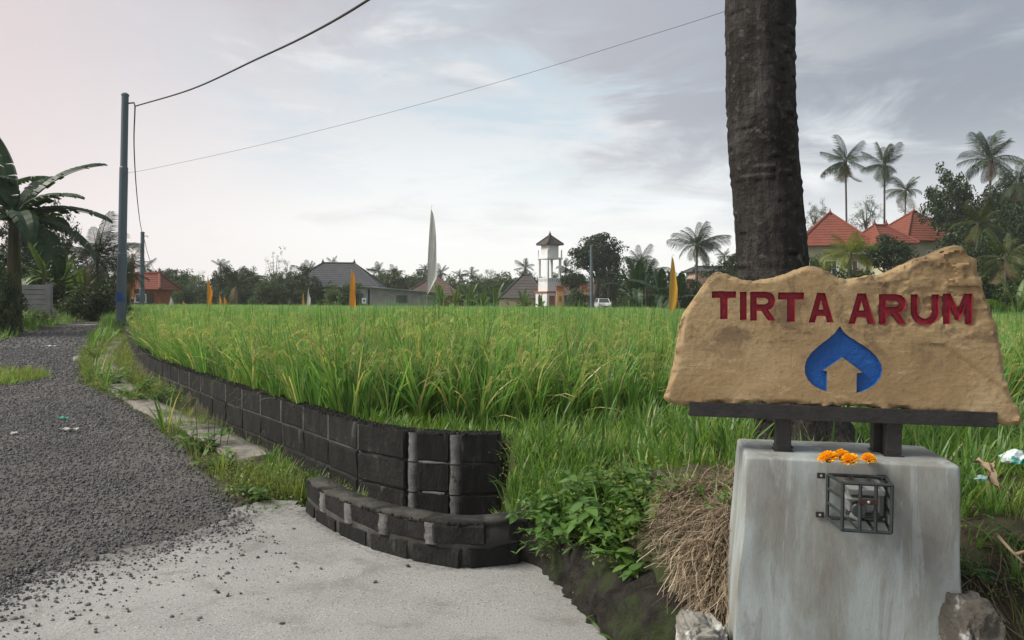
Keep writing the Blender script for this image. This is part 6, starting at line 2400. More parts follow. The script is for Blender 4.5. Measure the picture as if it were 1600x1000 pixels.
patch('edge_weeds', EDGEP, .05, r_, weed_src[3:] + [(herb(k + 60, 46, .045, .16, .07, .6), BROADG) for k in range(3)] + grass_src[:2], 1.0, 'mixed small weeds and grass on the brow of the mossy earth edge', zfun=lambda X, Y: np.maximum(gfun(X, Y), .28))
FACE = [(.16, 4.30), (.32, 3.95), (.46, 3.62), (.56, 3.42), (.62, 3.45), (.52, 3.7), (.36, 4.05), (.22, 4.34)]
patch('edge_weeds', FACE, .038, r_, weed_src[3:] + [(herb(k + 70, 30, .03, .10, .05, .6), BROADG) for k in range(2)] + short_src[:1], .7, 'low weeds along the foot of the mossy earth edge', zfun=lambda X, Y: .03 + .26 * r_.random(X.size))
VC = [(x + .05, y) for x, y in Rp[13:]] + [(x + .95, y) for x, y in Rp[13:][::-1]]
patch('verge_weeds', VC, .12, r_, grass_src[4:] + weed_src, 1.5, 'taller lush weeds on the verge near the utility pole', mask=lambda X, Y: off_strip(X, Y) & (r_.random(X.size) < np.clip(.55 + fbm(X, Y, 1.6, .7, 41), .05, 1)))
# ------------------------------------------------------------------ crushed stone
def pebble(seed, mat):
    bm = bmesh.new(); bmesh.ops.create_icosphere(bm, subdivisions=1, radius=.5)
    r = random.Random(seed)
    s = Vector((r.uniform(.8, 1.25), r.uniform(.65, 1), r.uniform(.45, .75)))
    for v in bm.verts:
        k = r.uniform(.78, 1.15); v.co = Vector((v.co.x * s.x, v.co.y * s.y, v.co.z * s.z)) * k
    me = bpy.data.meshes.new('pebble'); bm.to_mesh(me); bm.free(); me.materials.append(mat); return me


peb = [(pebble(k, M_STONE_DARK), M_STONE_DARK) for k in range(8)]
lane_xy, lane_s = [], []
for y0, y1, dens, s0, s1 in ((3.6, 7.5, 2300, .010, .031), (7.5, 11, 1200, .014, .036), (11, 18, 480, .024, .052), (18, 32, 110, .04, .075)):
    n = int(dens * (y1 - y0) * 9)
    X = r_.uniform(*((-9.5, -1.2) if y1 < 18 else (-12.5, -4) if y1 < 20 else (-21, -10)), n); Y = r_.uniform(y0, y1, n)
    k = (X < xr(Y) + r_.normal(0, .07, n)) & (X > xl(Y)) & in_view(X, Y, 1.08)
    k &= r_.random(n) < np.clip(.95 + fbm(X, Y, 1.3, .5, 31) + fbm(X, Y, 5, .25, 32), .35, 1)   # worn, dusty places show through
    lane_xy.append(np.stack([X[k], Y[k]], 1)); lane_s.append(s0 + (s1 - s0) * r_.random(k.sum()) ** 1.8)
lane_xy = np.concatenate(lane_xy); lane_s = np.concatenate(lane_s)
Z = np.array([zr(y) + lane_z(x, y) for x, y in lane_xy]) + 0.12 * lane_s
scatter('gravel', np.stack([lane_xy[:, 0], lane_xy[:, 1], Z], 1), r_.uniform(0, 6.28, (len(Z), 3)), lane_s, r_.integers(0, 8, len(Z)), peb, 'crushed dark grey stone surfacing the lane')
# stones strewn over the concrete
def strew(n, spread, r):
    i = r.integers(0, 9, n)
    t = r.random(n)
    X = Rp[i, 0] * (1 - t) + Rp[i + 1 - (i == 8), 0] * t; Y = Rp[i, 1] * (1 - t) + Rp[i + 1 - (i == 8), 1] * t
    d = np.abs(r.normal(0, spread, n))
    X = X + d * r.uniform(-.5, .9, n); Y = Y - d
    k = inside(X, Y, DRIVE_POLY) & in_view(X, Y, 1.05)
    return X[k], Y[k]
X, Y = strew(5200, .34, r_)
s = .003 + .022 * r_.random(X.size) ** 4
scatter('strewn_gravel', np.stack([X, Y, np.array([zr(y) for y in Y]) + .004 + s * .25], 1), r_.uniform(0, 6.28, (X.size, 3)), s, r_.integers(0, 8, X.size), peb, 'small dark stones and grit strewn over the edge of the concrete')
stones_px = [(5, 972), (24, 969), (112, 969), (124, 963), (150, 985), (82, 971), (137, 947), (90, 922), (153, 930), (163, 932), (124, 944), (208, 906), (214, 922), (205, 903), (253, 951), (283, 961),
             (312, 968), (310, 971), (188, 927), (187, 873), (320, 888), (355, 898), (349, 902), (392, 820), (368, 829), (443, 820), (459, 828), (438, 866), (434, 911), (461, 882), (336, 924), (418, 938),
             (441, 976), (268, 966), (246, 916), (192, 885), (586, 911), (463, 887), (637, 886), (225, 893), (171, 855), (60, 940), (40, 990), (270, 911), (286, 932), (378, 870)]
for i, (x, y) in enumerate(stones_px):
    q = G(x, y, zr)
    s = rnd.uniform(.015, .028)
    o = link('loose_stone', peb[i % 8][0], None, None, (q.x, q.y, zr(q.y) + s * .32), (rnd.uniform(-.3, .3), rnd.uniform(-.3, .3), rnd.uniform(0, 6)), s * 1.15)
    tag(o, 'small dark angular stone lying loose on the pale concrete', 'stone', 'loose stones on the concrete driveway')

# ------------------------------------------------------------------ straw heap and earth beside the pedestal
def straw_strands(n, seed):
    r = random.Random(seed)
    V, Q, T = [], [], []
    for k in range(n):
        # on the heap or hanging down its front
        if k < n * .62:
            x, y = r.uniform(.72, 1.14), r.uniform(2.95, 3.66)
            c_ = mnoise.noise(Vector((x * 9, y * 9, 0)))
            z = gz(x, y) + r.uniform(-.02, .03) + .035 * c_
            az = r.gauss(6 * c_, 1.5); el = r.gauss(-.05, .3); L = r.uniform(.03, .20)
        elif k < n * .80:
            x, y = r.uniform(.62, .95), r.uniform(2.95, 3.5)
            z = gz(x, y) + r.uniform(-.01, .03)
            az = r.uniform(0, 6.28); el = r.gauss(-.3, .4); L = r.uniform(.03, .14)
        else:
            x, y = r.uniform(.67, .92), r.uniform(2.90, 3.2)
            c_ = mnoise.noise(Vector((x * 14, y * 14, 3)))
            z = gz(x, y) + r.uniform(0, .05)
            az = r.gauss(-1.7 + 1.2 * c_, .7); el = r.gauss(-.9, .45); L = r.uniform(.05, .27)
        d = Vector((math.cos(az) * math.cos(el), math.sin(az) * math.cos(el), math.sin(el)))
        s = d.cross(Vector((0, 0, 1))).normalized()
        w = r.uniform(.0008, .0022)
        p = Vector((x, y, z)); tn = min(1, max(0, r.gauss(.50, .28)))
        b = len(V); m = 4
        for i in range(m + 1):
            V += [tuple(p - s * w), tuple(p + s * w)]; T += [tn, tn]
            p = p + d * (L / m); d = (d + Vector((r.uniform(-.4, .4), r.uniform(-.4, .4), r.uniform(-.42, .22)))).normalized()
        for i in range(m): Q.append((b + 2 * i, b + 2 * i + 1, b + 2 * i + 3, b + 2 * i + 2))
    return np_mesh('straw_heap', V, Q, T)


o = link('straw_heap', straw_strands(13000, 3), STRAW); tag(o, 'heap of dry brown straw left of the pedestal', kind='stuff')
M_TWIG = surf('dead_wood', (0.16, 0.115, 0.075), (0.30, 0.23, 0.16), 9, 0.9, 0.3, 40)
for i, (pts, rad, lb) in enumerate((
        ([(1138, 860, 3.02), (1120, 866, 3.02), (1090, 874, 3.05), (1064, 877, 3.08)], .008, 'bare dead branch sticking out of the straw by the pedestal'),
        ([(1140, 855, 3.0), (1118, 846, 3.02), (1092, 842, 3.06)], .006, 'thinner dead branch lying above the other one in the straw'),
        ([(1560, 838, 2.55), (1578, 858, 2.5), (1600, 880, 2.45)], .006, 'long pale root running down the dark earth slope'),
        ([(1588, 866, 2.45), (1600, 862, 2.45), (1620, 850, 2.5)], .006, 'short pale twig at the right edge of the earth slope'))):
    mb = MB(); mb.tube([P(*p) for p in pts], [rad * (1 - .2 * k) for k in range(len(pts))], 7)
    tag(mb.build('dead_branch', M_TWIG, None, smooth=True), lb, 'branch')
patch('heap_weeds', [(.70, 3.0), (1.12, 3.1), (1.14, 3.7), (.72, 3.7)], .10, r_, weed_src[3:] + grass_src[:2] + [(herb(77, 30, .04, .10, .06, .6), BROADG)], .75, 'green sprouts growing through the straw heap', mask=lambda X, Y: r_.random(X.size) < .45)
# roots and dead stalks tangled over the slope
V, Q, T = [], [], []
rr = random.Random(12)
for k in range(900):
    x, y = rr.uniform(1.52, 2.3), rr.uniform(2.2, 2.95)
    z = gz(x, y) + rr.uniform(0, .03)
    az = rr.gauss(-1.2, .9); L = rr.uniform(.05, .28); el = rr.gauss(-.6, .35)
    d = Vector((math.cos(az) * math.cos(el), math.sin(az) * math.cos(el), math.sin(el))); p = Vector((x, y, z)); sd_ = d.cross(Vector((0, 0, 1))).normalized(); w = rr.uniform(.001, .0028); b = len(V); tn = rr.uniform(0, .5)
    for i in range(5):
        V += [tuple(p - sd_ * w), tuple(p + sd_ * w)]; T += [tn, tn]
        p = p + d * (L / 4); d = (d + Vector((rr.uniform(-.2, .2), rr.uniform(-.2, .2), rr.uniform(-.2, .12)))).normalized()
    for i in range(4): Q.append((b + 2 * i, b + 2 * i + 1, b + 2 * i + 3, b + 2 * i + 2))
o = link('dead_stalks', np_mesh('dead_stalks', V, Q, T), STRAW); tag(o, 'tangle of dead roots and stalks on the dark slope right of the pedestal', kind='stuff')

# ------------------------------------------------------------------ broad leaved weeds: every leaf a part
BROAD = leafmat('broad_leaf', [(0, (0.04, 0.10, 0.024)), (0.5, (0.085, 0.18, 0.038)), (1, (0.16, 0.26, 0.06))], 0.32, 0.45, 0.45, 0.35)


def ovate(seed, asp=.55):
    r = random.Random(seed)
    V, Q, T = [], [], []
    n = 6
    for i in range(n + 1):
        t = i / n
        w = asp * .5 * math.sin(math.pi * t ** .72) ** .85 if 0 < t < 1 else .004
        z = -.28 * t * t
        e = .10 * w + r.uniform(-.02, .02)
        V += [(t, -w, z + e), (t, 0, z - .02), (t, w, z + e)]; T += [.5, .62, .5]
    for i in range(n):
        b = i * 3
        Q += [(b, b + 1, b + 4, b + 3), (b + 1, b + 2, b + 5, b + 4)]
    me = np_mesh('leaf', V, Q, np.clip(np.array(T) + r.uniform(-.25, .25), 0, 1), smooth=True)
    me.materials.append(BROAD)
    return me


OV = [ovate(k, (.55, .62, .5, .45)[k % 4]) for k in range(4)]
OVN = [ovate(k + 9, .28) for k in range(3)]
M_GSTEM = plain('green_stem', (0.07, 0.11, 0.035), 0.6)


def leafy(px, py, Y, label, n_stem, n_leaf, reach, leaf, seed, kinds=OV, up=.8, towards=None, name='leafy_weed', cat='weed', root_z=None):
    r = random.Random(seed)
    q = P(px, py, Y)
    z0 = gz(q.x, Y) if root_z is None else root_z
    root = empty(name, (q.x, Y, z0 - .01), 0, label, cat)
    mb = MB()
    for s in range(n_stem):
        az = r.uniform(0, 6.28)
        d = Vector((math.cos(az), math.sin(az), r.uniform(.5, 1.6) * up)).normalized()
        if towards: d = (d + Vector(towards)).normalized()
        p = Vector((r.uniform(-.05, .05), r.uniform(-.05, .05), 0))
        L = reach * r.uniform(.6, 1.1)
        pts = [p]
        for k in range(5):
            p = p + d * L / 5; d = (d + Vector((r.uniform(-.1, .1), r.uniform(-.1, .1), -.10))).normalized(); pts.append(p)
        mb.tube(pts, [.0035 - .0005 * k for k in range(6)], 5)
        m = n_leaf // n_stem
        for k in range(m):
            t = .18 + .82 * (k + r.random() * .6) / m
            f = min(t, .999) * 5; i = int(f); b = pts[i].lerp(pts[i + 1], f - i)
            a2 = k * 2.4 + r.uniform(-.5, .5)
            o = link('leaf', kinds[r.randrange(len(kinds))], None, root)
            el = r.uniform(-.35, .65)
            sc = leaf * r.uniform(.55, 1.25) * (1.1 - .35 * t)
            o.matrix_local = Matrix.Translation(b) @ Matrix.Rotation(a2, 4, 'Z') @ Matrix.Rotation(-el, 4, 'Y') @ Matrix.Rotation(r.uniform(-.4, .4), 4, 'X') @ Matrix.Scale(sc, 4)
    mb.build('stem', M_GSTEM, root, smooth=True)
    return root


leafy(895, 830, 3.98, 'broad leaved bushy weed on the bank next to the right end of the kerb wall', 12, 156, .34, .10, 1, OV, .9, (-.1, -.25, .1), root_z=.28)
leafy(965, 830, 3.72, 'broad leaved weed with large leaves leaning against the straw heap', 11, 154, .32, .105, 2, OV, .9, (.0, -.2, .1), root_z=.33)
leafy(940, 790, 4.05, 'taller leafy weed on the bank just behind the bushy one', 10, 140, .36, .09, 3, OV, 1.3, root_z=.38)
leafy(1010, 790, 3.62, 'leafy weed on the bank pressed against the left side of the straw heap', 8, 104, .28, .09, 31, OV, 1.1, (-.1, -.1, 0), root_z=.45)
leafy(850, 815, 4.25, 'leafy weed overhanging the right end of the low kerb wall', 8, 96, .24, .075, 32, OV + OVN, .9, (-.1, -.3, 0), root_z=.28)
leafy(822, 800, 4.55, 'paler leafy weed growing by the end of the block wall', 9, 99, .27, .075, 4, OV, 1.2, (-.05, -.1, .1))
leafy(870, 770, 4.75, 'small leafy weed in the grass behind the kerb wall end', 5, 48, .22, .06, 5, OV, 1.1)
leafy(838, 880, 4.15, 'trailing weed hanging over the right end of the kerb wall', 5, 46, .20, .065, 6, OVN + OV[:1], .6, (-.2, -.6, -.3), root_z=.26)
leafy(880, 870, 3.98, 'trailing weed hanging down the mossy earth edge of the driveway', 8, 80, .26, .07, 7, OVN, .4, (-.25, -.4, -.6), root_z=.30)
leafy(955, 985, 3.40, 'bamboo like sprig lying on the concrete near the earth edge', 3, 14, .20, .085, 8, OVN, .35, (-.5, -.3, -.1), root_z=.02)
leafy(985, 865, 3.50, 'dark leafy weed low on the earth edge beside the hanging straw', 7, 70, .22, .085, 9, OV, .6, (-.2, -.4, -.1), root_z=.32)
leafy(1540, 790, 2.75, 'leafy weed on the dark slope right of the pedestal', 6, 50, .16, .05, 10, OVN, .9)
leafy(1585, 800, 2.9, 'leafy weed at the right edge of the dark slope', 6, 50, .18, .05, 11, OVN, .9)
leafy(1090, 760, 3.45, 'little green sprout growing through the straw', 3, 18, .10, .04, 12, OV, 1.2)
# weeds on the lane side
leafy(318, 716, 6.75, 'broad leaved weed with tall stalks growing beside the kerb strip end', 9, 72, .34, .13, 13, OVN + OV[3:], 1.0)
q = P(318, 716, 6.75)
st = empty('seed_stalk', (q.x + .02, 6.8, gz(q.x, 6.8)), 0, 'tall thin seed stalks standing in the broad leaved weed', 'weed')
for k, (dx, h, b) in enumerate(((0, .78, .02), (.05, .82, .04), (-.09, .66, -.06), (.10, .55, .10), (.16, .50, .12))):
    mb = MB(); mb.tube([(dx, 0, 0), (dx + b * .4, .01, h * .5), (dx + b, .02, h)], [.004, .003, .0018], 5)
    for j in range(4):
        z = h * (.72 + .07 * j); s_ = (-1) ** j
        mb.tube([(dx + b * z / h, .01, z), (dx + b + s_ * .05, .02, z + .05)], [.0018, .001], 4)
        mb.lathe([(.004, 0), (.008, .006), (.003, .014)], 6, (dx + b + s_ * .05, .02, z + .05))
    mb.build('stalk', M_GSTEM, st)
leafy(175, 618, 11.2, 'bushy dark weed at the edge of the lane by the far kerb', 9, 90, .42, .10, 14, OV, .9)
leafy(235, 645, 9.6, 'low weed spreading over the kerb strip', 11, 132, .46, .10, 15, OVN + OV[:1], .6)
leafy(150, 572, 15.5, 'yellowish weed clump on the verge near the utility pole', 8, 70, .5, .12, 16, OVN, .9)
leafy(205, 640, 9.9, 'bright green weed clump at the lane edge below the bushy dark weed', 11, 132, .48, .10, 41, OV + OVN, .8)
leafy(350, 738, 6.3, 'small bright weed at the foot of the kerb strip end', 8, 72, .26, .08, 42, OV, .8)
leafy(400, 790, 5.45, 'bright green weed at the corner of gravel and concrete', 9, 90, .24, .065, 43, OVN + OV[:1], .7)
leafy(440, 772, 5.65, 'low green weed at the gap between the kerb strip and the kerb wall', 9, 80, .26, .07, 17, OVN, .7)
leafy(600, 775, 4.9, 'dark small weed in the ditch behind the kerb wall', 5, 40, .14, .05, 18, OV, .9, root_z=.05)
leafy(720, 790, 4.72, 'small green weed in the ditch under the near end of the block wall', 4, 30, .13, .05, 19, OV, .9, root_z=.05)

# ------------------------------------------------------------------ litter
def crumple(name, px, py, Y, s, c, label, cat, seed, zs=.5, trans=.3, two=None):
    q = P(px, py, Y)
    z0 = gz(q.x, Y)
    bm = bmesh.new(); bmesh.ops.create_icosphere(bm, subdivisions=3, radius=1)
    o_ = Vector((seed * 2.3, seed, 4))
    for v in bm.verts:
        n = v.co.normalized()
        k = 1 + .55 * mnoise.noise(n * 1.6 + o_) + .35 * abs(mnoise.noise(n * 4 + o_)) - .2 * abs(mnoise.noise(n * 9 + o_))
        v.co = Vector((n.x * s * k, n.y * s * .8 * k, max(-.25 * s, n.z * s * zs * k)))
    me = bpy.data.meshes.new(name); bm.to_mesh(me); bm.free()
    m = surf(name + '_mat_%d' % seed, c, tuple(min(1, x * 1.2) for x in c), 8 / max(s, .05) * .1, .4, .5, 60, c3=two, s3=1.1 / s * .35 if two else None, t3=(.5, .56))
    return tag(link(name, me, m, None, (q.x, Y, max(z0, q.z - s * .3))), label, cat)


crumple('plastic_bag', 1586, 713, 3.35, .052, (.62, .68, .68), 'crumpled white plastic bag with teal print on the grass at the right edge', 'plastic bag', 1, .7, two=(.05, .42, .34))
crumple('plastic_scrap', 1534, 745, 2.95, .024, (.30, .50, .46), 'crushed teal plastic scrap beside the torn cardboard', 'litter', 2, .5)
M_CARD = surf('dry_husk', (0.34, 0.25, 0.15), (0.50, 0.38, 0.25), 9, .9, .4, 50)
for i, (pts, w, lb) in enumerate((([(1522, 721, 3.0), (1532, 724, 2.97), (1542, 733, 2.93), (1549, 745, 2.88), (1562, 770, 2.8)], .023, 'long curled strip of dry brown husk on the grass right of the pedestal'),
                                  ([(1548, 724, 2.96), (1552, 738, 2.91), (1547, 755, 2.87)], .019, 'shorter strip of dry brown husk crossing the long one'))):
    V, Q = [], []
    c = catmull([tuple(P(*p)) for p in pts], 5)
    for j, p in enumerate(c):
        ww = w * (.55 + .35 * math.sin(j * .9 + i))
        for u, dz in ((-1, .010), (-.4, 0), (.4, .002), (1, .013)):
            V.append((p[0] + ww * u + .004 * math.sin(j * 2.1 + u), p[1] + .3 * ww * u, p[2] + dz + .004 * math.sin(j * 1.7)))
    for j in range(len(c) - 1):
        for k in range(3): Q.append((j * 4 + k, j * 4 + k + 1, j * 4 + 5 + k, j * 4 + 4 + k))
    tag(link('dry_husk', np_mesh('dry_husk', V, Q, smooth=True), M_CARD), lb, 'husk')
def slip(name, px, py, w, l, c, label, cat, rz):
    q = G(px, py, zr)
    mb = MB()
    n = 5
    vs = []
    for j in range(n + 1):
        for u in (-1, 1):
            vs.append((u * w / 2, l * (j / n - .5), .012 + .010 * math.sin(j * 1.9 + u) + .006))
            vs.append((u * w / 2, l * (j / n - .5), .010 + .010 * math.sin(j * 1.9 + u)))
    fs = []
    for j in range(n):
        b = j * 4
        fs += [(b, b + 2, b + 6, b + 4), (b + 1, b + 5, b + 7, b + 3), (b, b + 4, b + 5, b + 1), (b + 2, b + 3, b + 7, b + 6)]
    fs += [(0, 1, 3, 2), (n * 4, n * 4 + 2, n * 4 + 3, n * 4 + 1)]
    mb.add(vs, fs)
    o = mb.build(name, plain('slip_%s' % label[:12].replace(' ', '_'), c, .6), None, loc=(q.x, q.y, zr(q.y) + .03), rot=(0, 0, rz))
    return tag(o, label, cat)
slip('plastic_scrap', 99, 659, .035, .12, (.04, .36, .26), 'flattened green plastic scrap lying on the dark gravel', 'litter', 1.3)
slip('paper_scrap', 108, 677, .05, .18, (.42, .40, .36), 'pale flattened paper scrap on the gravel below the green scrap', 'litter', 1.5)
slip('paper_scrap', 22, 684, .05, .06, (.6, .6, .58), 'small white paper scrap on the gravel near the left edge', 'litter', .4)
slip('paper_scrap', 80, 543, .07, .25, (.6, .6, .57), 'white paper scrap far up the lane', 'litter', 1.4)
q = P(913, 940, 3.62)
q = G(916, 946, zr)
mb = MB(); mb.tube([(-.008, -.028, .008), (.008, .03, .012)], .0045, 8); tag(mb.build('paper_stub', plain('white_stub', (.6, .6, .57), .7), None, loc=(q.x, q.y, zr(q.y) + .004)), 'short white paper stub on the concrete near the earth edge', 'litter')
q = G(122, 565, zr)
lump('white_stone', (q.x, q.y, zr(q.y) + .05), (.09, .07, .06), 9, M_LIME, 'small pale stone at the weedy edge of the lane', 'stone', 2)
q = G(545, 0 + 770, lambda y: .28)

# ------------------------------------------------------------------ trees and plants round the field
# left of the lane
q = P(24, 470, 16)
big = [(170, 62, 1.0, 1), (150, 80, .9, 0), (10, 58, 1.05, 1), (0, 22, 1.0, 1), (15, 5, .95, 2), (-20, 35, .9, 1), (200, 40, 1.0, 2), (230, 15, .9, 2), (-50, 20, .85, 2), (90, 60, .9, 1), (100, 30, .9, 2), (330, -5, .9, 3), (30, -12, .85, 3), (265, 5, .95, 3), (180, 10, .9, 3)]
q = P(22, 470, 24); banana((q.x, 24, gz(q.x, 24) - .05), 3.75, 3.2, 'tall banana plant with dark tattered leaves at the left edge by the panel wall', L_BAN, seed=3, leaves=big, stem_r=.2)
q = P(-25, 470, 17.5)
q = P(-30, 470, 25); banana((q.x, 25, gz(q.x, 25) - .05), 3.8, 2.7, 'second dark banana plant cut by the left edge of the picture', L_BAN, 10, 4, stem_r=.14)
q = P(98, 470, 36); banana((q.x, 36, gz(q.x, 36)), 1.5, 1.8, 'young bright green banana plant behind the panel wall', L_BANL, 9, 5)
q = P(130, 470, 38); banana((q.x, 38, gz(q.x, 38)), 1.2, 1.6, 'low bright green banana plant between the panel wall and the lane', L_BANL, 8, 6)
q = P(70, 470, 35); banana((q.x, 35, gz(q.x, 35)), 1.7, 1.9, 'green banana plant standing close behind the panel wall', L_BANL, 8, 7)
tree('leafy_tree', 98, 308, 440, 72, 44, 'airy', L_DARK, 'tall open crowned dark tree behind the banana plants', seed=2)
palm(152, 402, 66, 36, 'low coconut palm with long fronds beside the lane, left of the utility pole', nf=22, seed=3, low=-30, high=78)
palm(196, 428, 40, 44, 'small dark palm half hidden behind the utility pole', nf=16, seed=4, low=-25)
for i, (x, yt, yb, w, Y, m, lb) in enumerate(((-20, 398, 500, 110, 27, L_DARK, 'dark shrub at the left edge below the banana leaves'), (58, 424, 486, 100, 36, L_MID, 'green shrub behind the panel wall'),
                                              (150, 440, 492, 90, 34, L_DARK, 'dark shrub under the low coconut palm'), (112, 458, 500, 50, 34, L_MID, 'round green shrub beside the end post of the panel wall'),
                                              (-4, 470, 520, 70, 23, L_MID, 'weedy green shrub at the foot of the tall banana plant'), (12, 412, 505, 44, 22.3, L_DARK, 'dark leafy bush hiding the foot of the tall banana plant'), (60, 488, 512, 46, 29, L_PALE, 'low green bush in front of the panel wall'), (192, 446, 484, 44, 50, L_DARK, 'dark hedge bush left of the orange roofed house'),
                                              (36, 318, 450, 84, 52, L_DARK, 'dark tree behind the tall banana plant'), (130, 405, 460, 80, 60, L_DARK, 'dark tree mass behind the low coconut palm'))):
    tree('shrub' if yt > 400 else 'leafy_tree', x, yt, yb, w, Y, 'shrub', m, lb, 'shrub' if yt > 400 else 'tree', seed=(i % 3) + 1)
for i, (x, yt, yb, w, Y, m, lb) in enumerate(((95, 452, 500, 70, 36, L_MID, 'green bush between the panel wall and the bend of the lane'), (165, 455, 492, 46, 46, L_MID, 'green bush at the far bend of the lane'),
                                              (-5, 440, 505, 80, 26, L_DARK, 'dark bush filling the corner under the banana leaves'), (45, 400, 470, 100, 40, L_DARK, 'tall dark thicket behind the panel wall'),
                                              (115, 425, 485, 90, 44, L_DARK, 'dark thicket behind the young banana plants'), (180, 430, 486, 60, 58, L_DARK, 'dark thicket at the end of the lane'))):
    tree('shrub', x, yt, yb, w, Y, 'shrub', m, lb, 'shrub', seed=(i % 3) + 1)
# far side, from left to right
far = [
    ('leafy_tree', 265, 413, 474, 54, 105, 'dense', L_MID, 'rounded green tree right of the orange roofed house', 1),
    ('leafy_tree', 306, 420, 478, 44, 112, 'fine', L_PALE, 'paler green tree between the rounded tree and the dark pair', 2),
    ('leafy_tree', 352, 414, 474, 58, 98, 'dense', L_DARK, 'left one of two dark rounded trees behind the orange banner', 3),
    ('leafy_tree', 388, 412, 472, 46, 100, 'dense', L_DARK, 'right one of two dark rounded trees behind the orange banner', 4),
    ('bare_tree', 428, 386, 470, 44, 108, 'sparse', L_PALE, 'thin bare twigged tree rising above the treeline left of the grey roof', 5),
    ('leafy_tree', 445, 402, 474, 40, 104, 'fine', L_MID, 'upright green tree left of the grey roof', 3),
    ('leafy_tree', 415, 438, 480, 60, 90, 'shrub', L_MID, 'bushy green tree below the bare twigged one', 2),
    ('leafy_tree', 500, 440, 480, 60, 84, 'shrub', L_DARK, 'dark bush in front of the left end of the grey roof', 1),
    ('leafy_tree', 556, 444, 480, 54, 82, 'shrub', L_MID, 'green bush in front of the right half of the grey roof', 3),
    ('leafy_tree', 522, 450, 480, 44, 80, 'shrub', L_PALE, 'pale green bush in front of the middle of the grey roof', 2),
    ('leafy_tree', 608, 420, 472, 66, 122, 'dense', L_MID, 'green tree behind the block hut', 2),
    ('leafy_tree', 640, 428, 470, 50, 128, 'dense', L_MID, 'green tree left of the white banner', 3),
    ('leafy_tree', 728, 432, 472, 44, 120, 'fine', L_MID, 'green tree right of the brown roof', 1),
    ('leafy_tree', 767, 416, 474, 38, 112, 'fine', L_MID, 'pointed green tree above the banana plants', 4),
    ('leafy_tree', 795, 421, 474, 38, 118, 'fine', L_MID, 'second pointed green tree nearer the white tower', 2),
    ('leafy_tree', 745, 436, 476, 50, 110, 'dense', L_MID, 'broad green tree between the pointed ones and the brown roof', 4),
    ('leafy_tree', 830, 422, 470, 40, 124, 'fine', L_MID, 'green tree just left of the white tower', 3),
    ('leafy_tree', 930, 354, 452, 94, 98, 'dense', L_DARK, 'tall spreading dark tree right of the white tower', 1),
    ('leafy_tree', 952, 378, 460, 56, 97, 'dense', L_DARK, 'dense dark part of the tree group right of the tall spreading tree', 2),
    ('leafy_tree', 898, 414, 470, 46, 95, 'dense', L_DARK, 'small dark tree between the white tower and the spreading tree', 4),
    ('shrub', 958, 430, 482, 66, 100, 'shrub', L_MID, 'green shrub behind the parked white car', 1),
    ('shrub', 903, 448, 484, 46, 84, 'shrub', L_MID, 'shrub between the two gate pillars', 2),
    ('shrub', 1012, 424, 484, 88, 72, 'shrub', L_MID, 'large green thicket right of the parked white car', 3),
    ('shrub', 1078, 432, 486, 70, 66, 'shrub', L_DARK, 'dark thicket behind the ochre banner', 2),
    ('shrub', 1130, 412, 480, 80, 62, 'shrub', L_DARK, 'dark thicket next to the palm trunk', 1),
    ('leafy_tree', 1150, 388, 440, 40, 80, 'dense', L_DARK, 'dark tree touching the left side of the palm trunk', 1),
]
far += [
    ('shrub', 245, 446, 482, 50, 98, 'shrub', L_MID, 'green bush right beside the orange roofed house', 2),
    ('shrub', 290, 440, 482, 60, 96, 'shrub', L_MID, 'green bush below the rounded green tree', 1),
    ('shrub', 330, 445, 482, 56, 94, 'shrub', L_DARK, 'dark bush behind the orange banner left of the dark pair', 3),
    ('shrub', 372, 440, 482, 70, 93, 'shrub', L_DARK, 'dark bush under the dark rounded trees', 2),
    ('shrub', 420, 446, 482, 64, 92, 'shrub', L_MID, 'green bush under the bare twigged tree', 3),
    ('shrub', 465, 436, 482, 60, 90, 'shrub', L_DARK, 'dark bush at the foot of the palm left of the grey roof', 1),
    ('shrub', 548, 440, 482, 70, 79, 'shrub', L_MID, 'broad green bush between the grey roofed house and the block hut', 2),
    ('leafy_tree', 468, 418, 478, 56, 88, 'shrub', L_DARK, 'dark tree covering the left end of the grey roof', 1),
    ('leafy_tree', 442, 420, 478, 44, 96, 'dense', L_MID, 'round tree between the bare twigged tree and the grey roof', 4),
    ('shrub', 592, 440, 476, 40, 100, 'shrub', L_MID, 'green bush behind the roof of the block hut', 2),
    ('shrub', 740, 440, 478, 70, 104, 'shrub', L_MID, 'green bush behind the row of banana plants', 3),
    ('shrub', 785, 438, 478, 60, 106, 'shrub', L_MID, 'green bush behind the pink wall', 1),
    ('shrub', 905, 430, 478, 50, 108, 'shrub', L_DARK, 'dark bush between tower and gate pillars', 2),
    ('shrub', 985, 430, 482, 50, 78, 'shrub', L_DARK, 'dark bush just right of the parked white car', 3),
]
for i, f in enumerate(far):
    tree(f[0], f[1], f[2], f[3], f[4], f[5], f[6], f[7], f[8], 'shrub' if f[0] == 'shrub' else 'tree', seed=f[9])
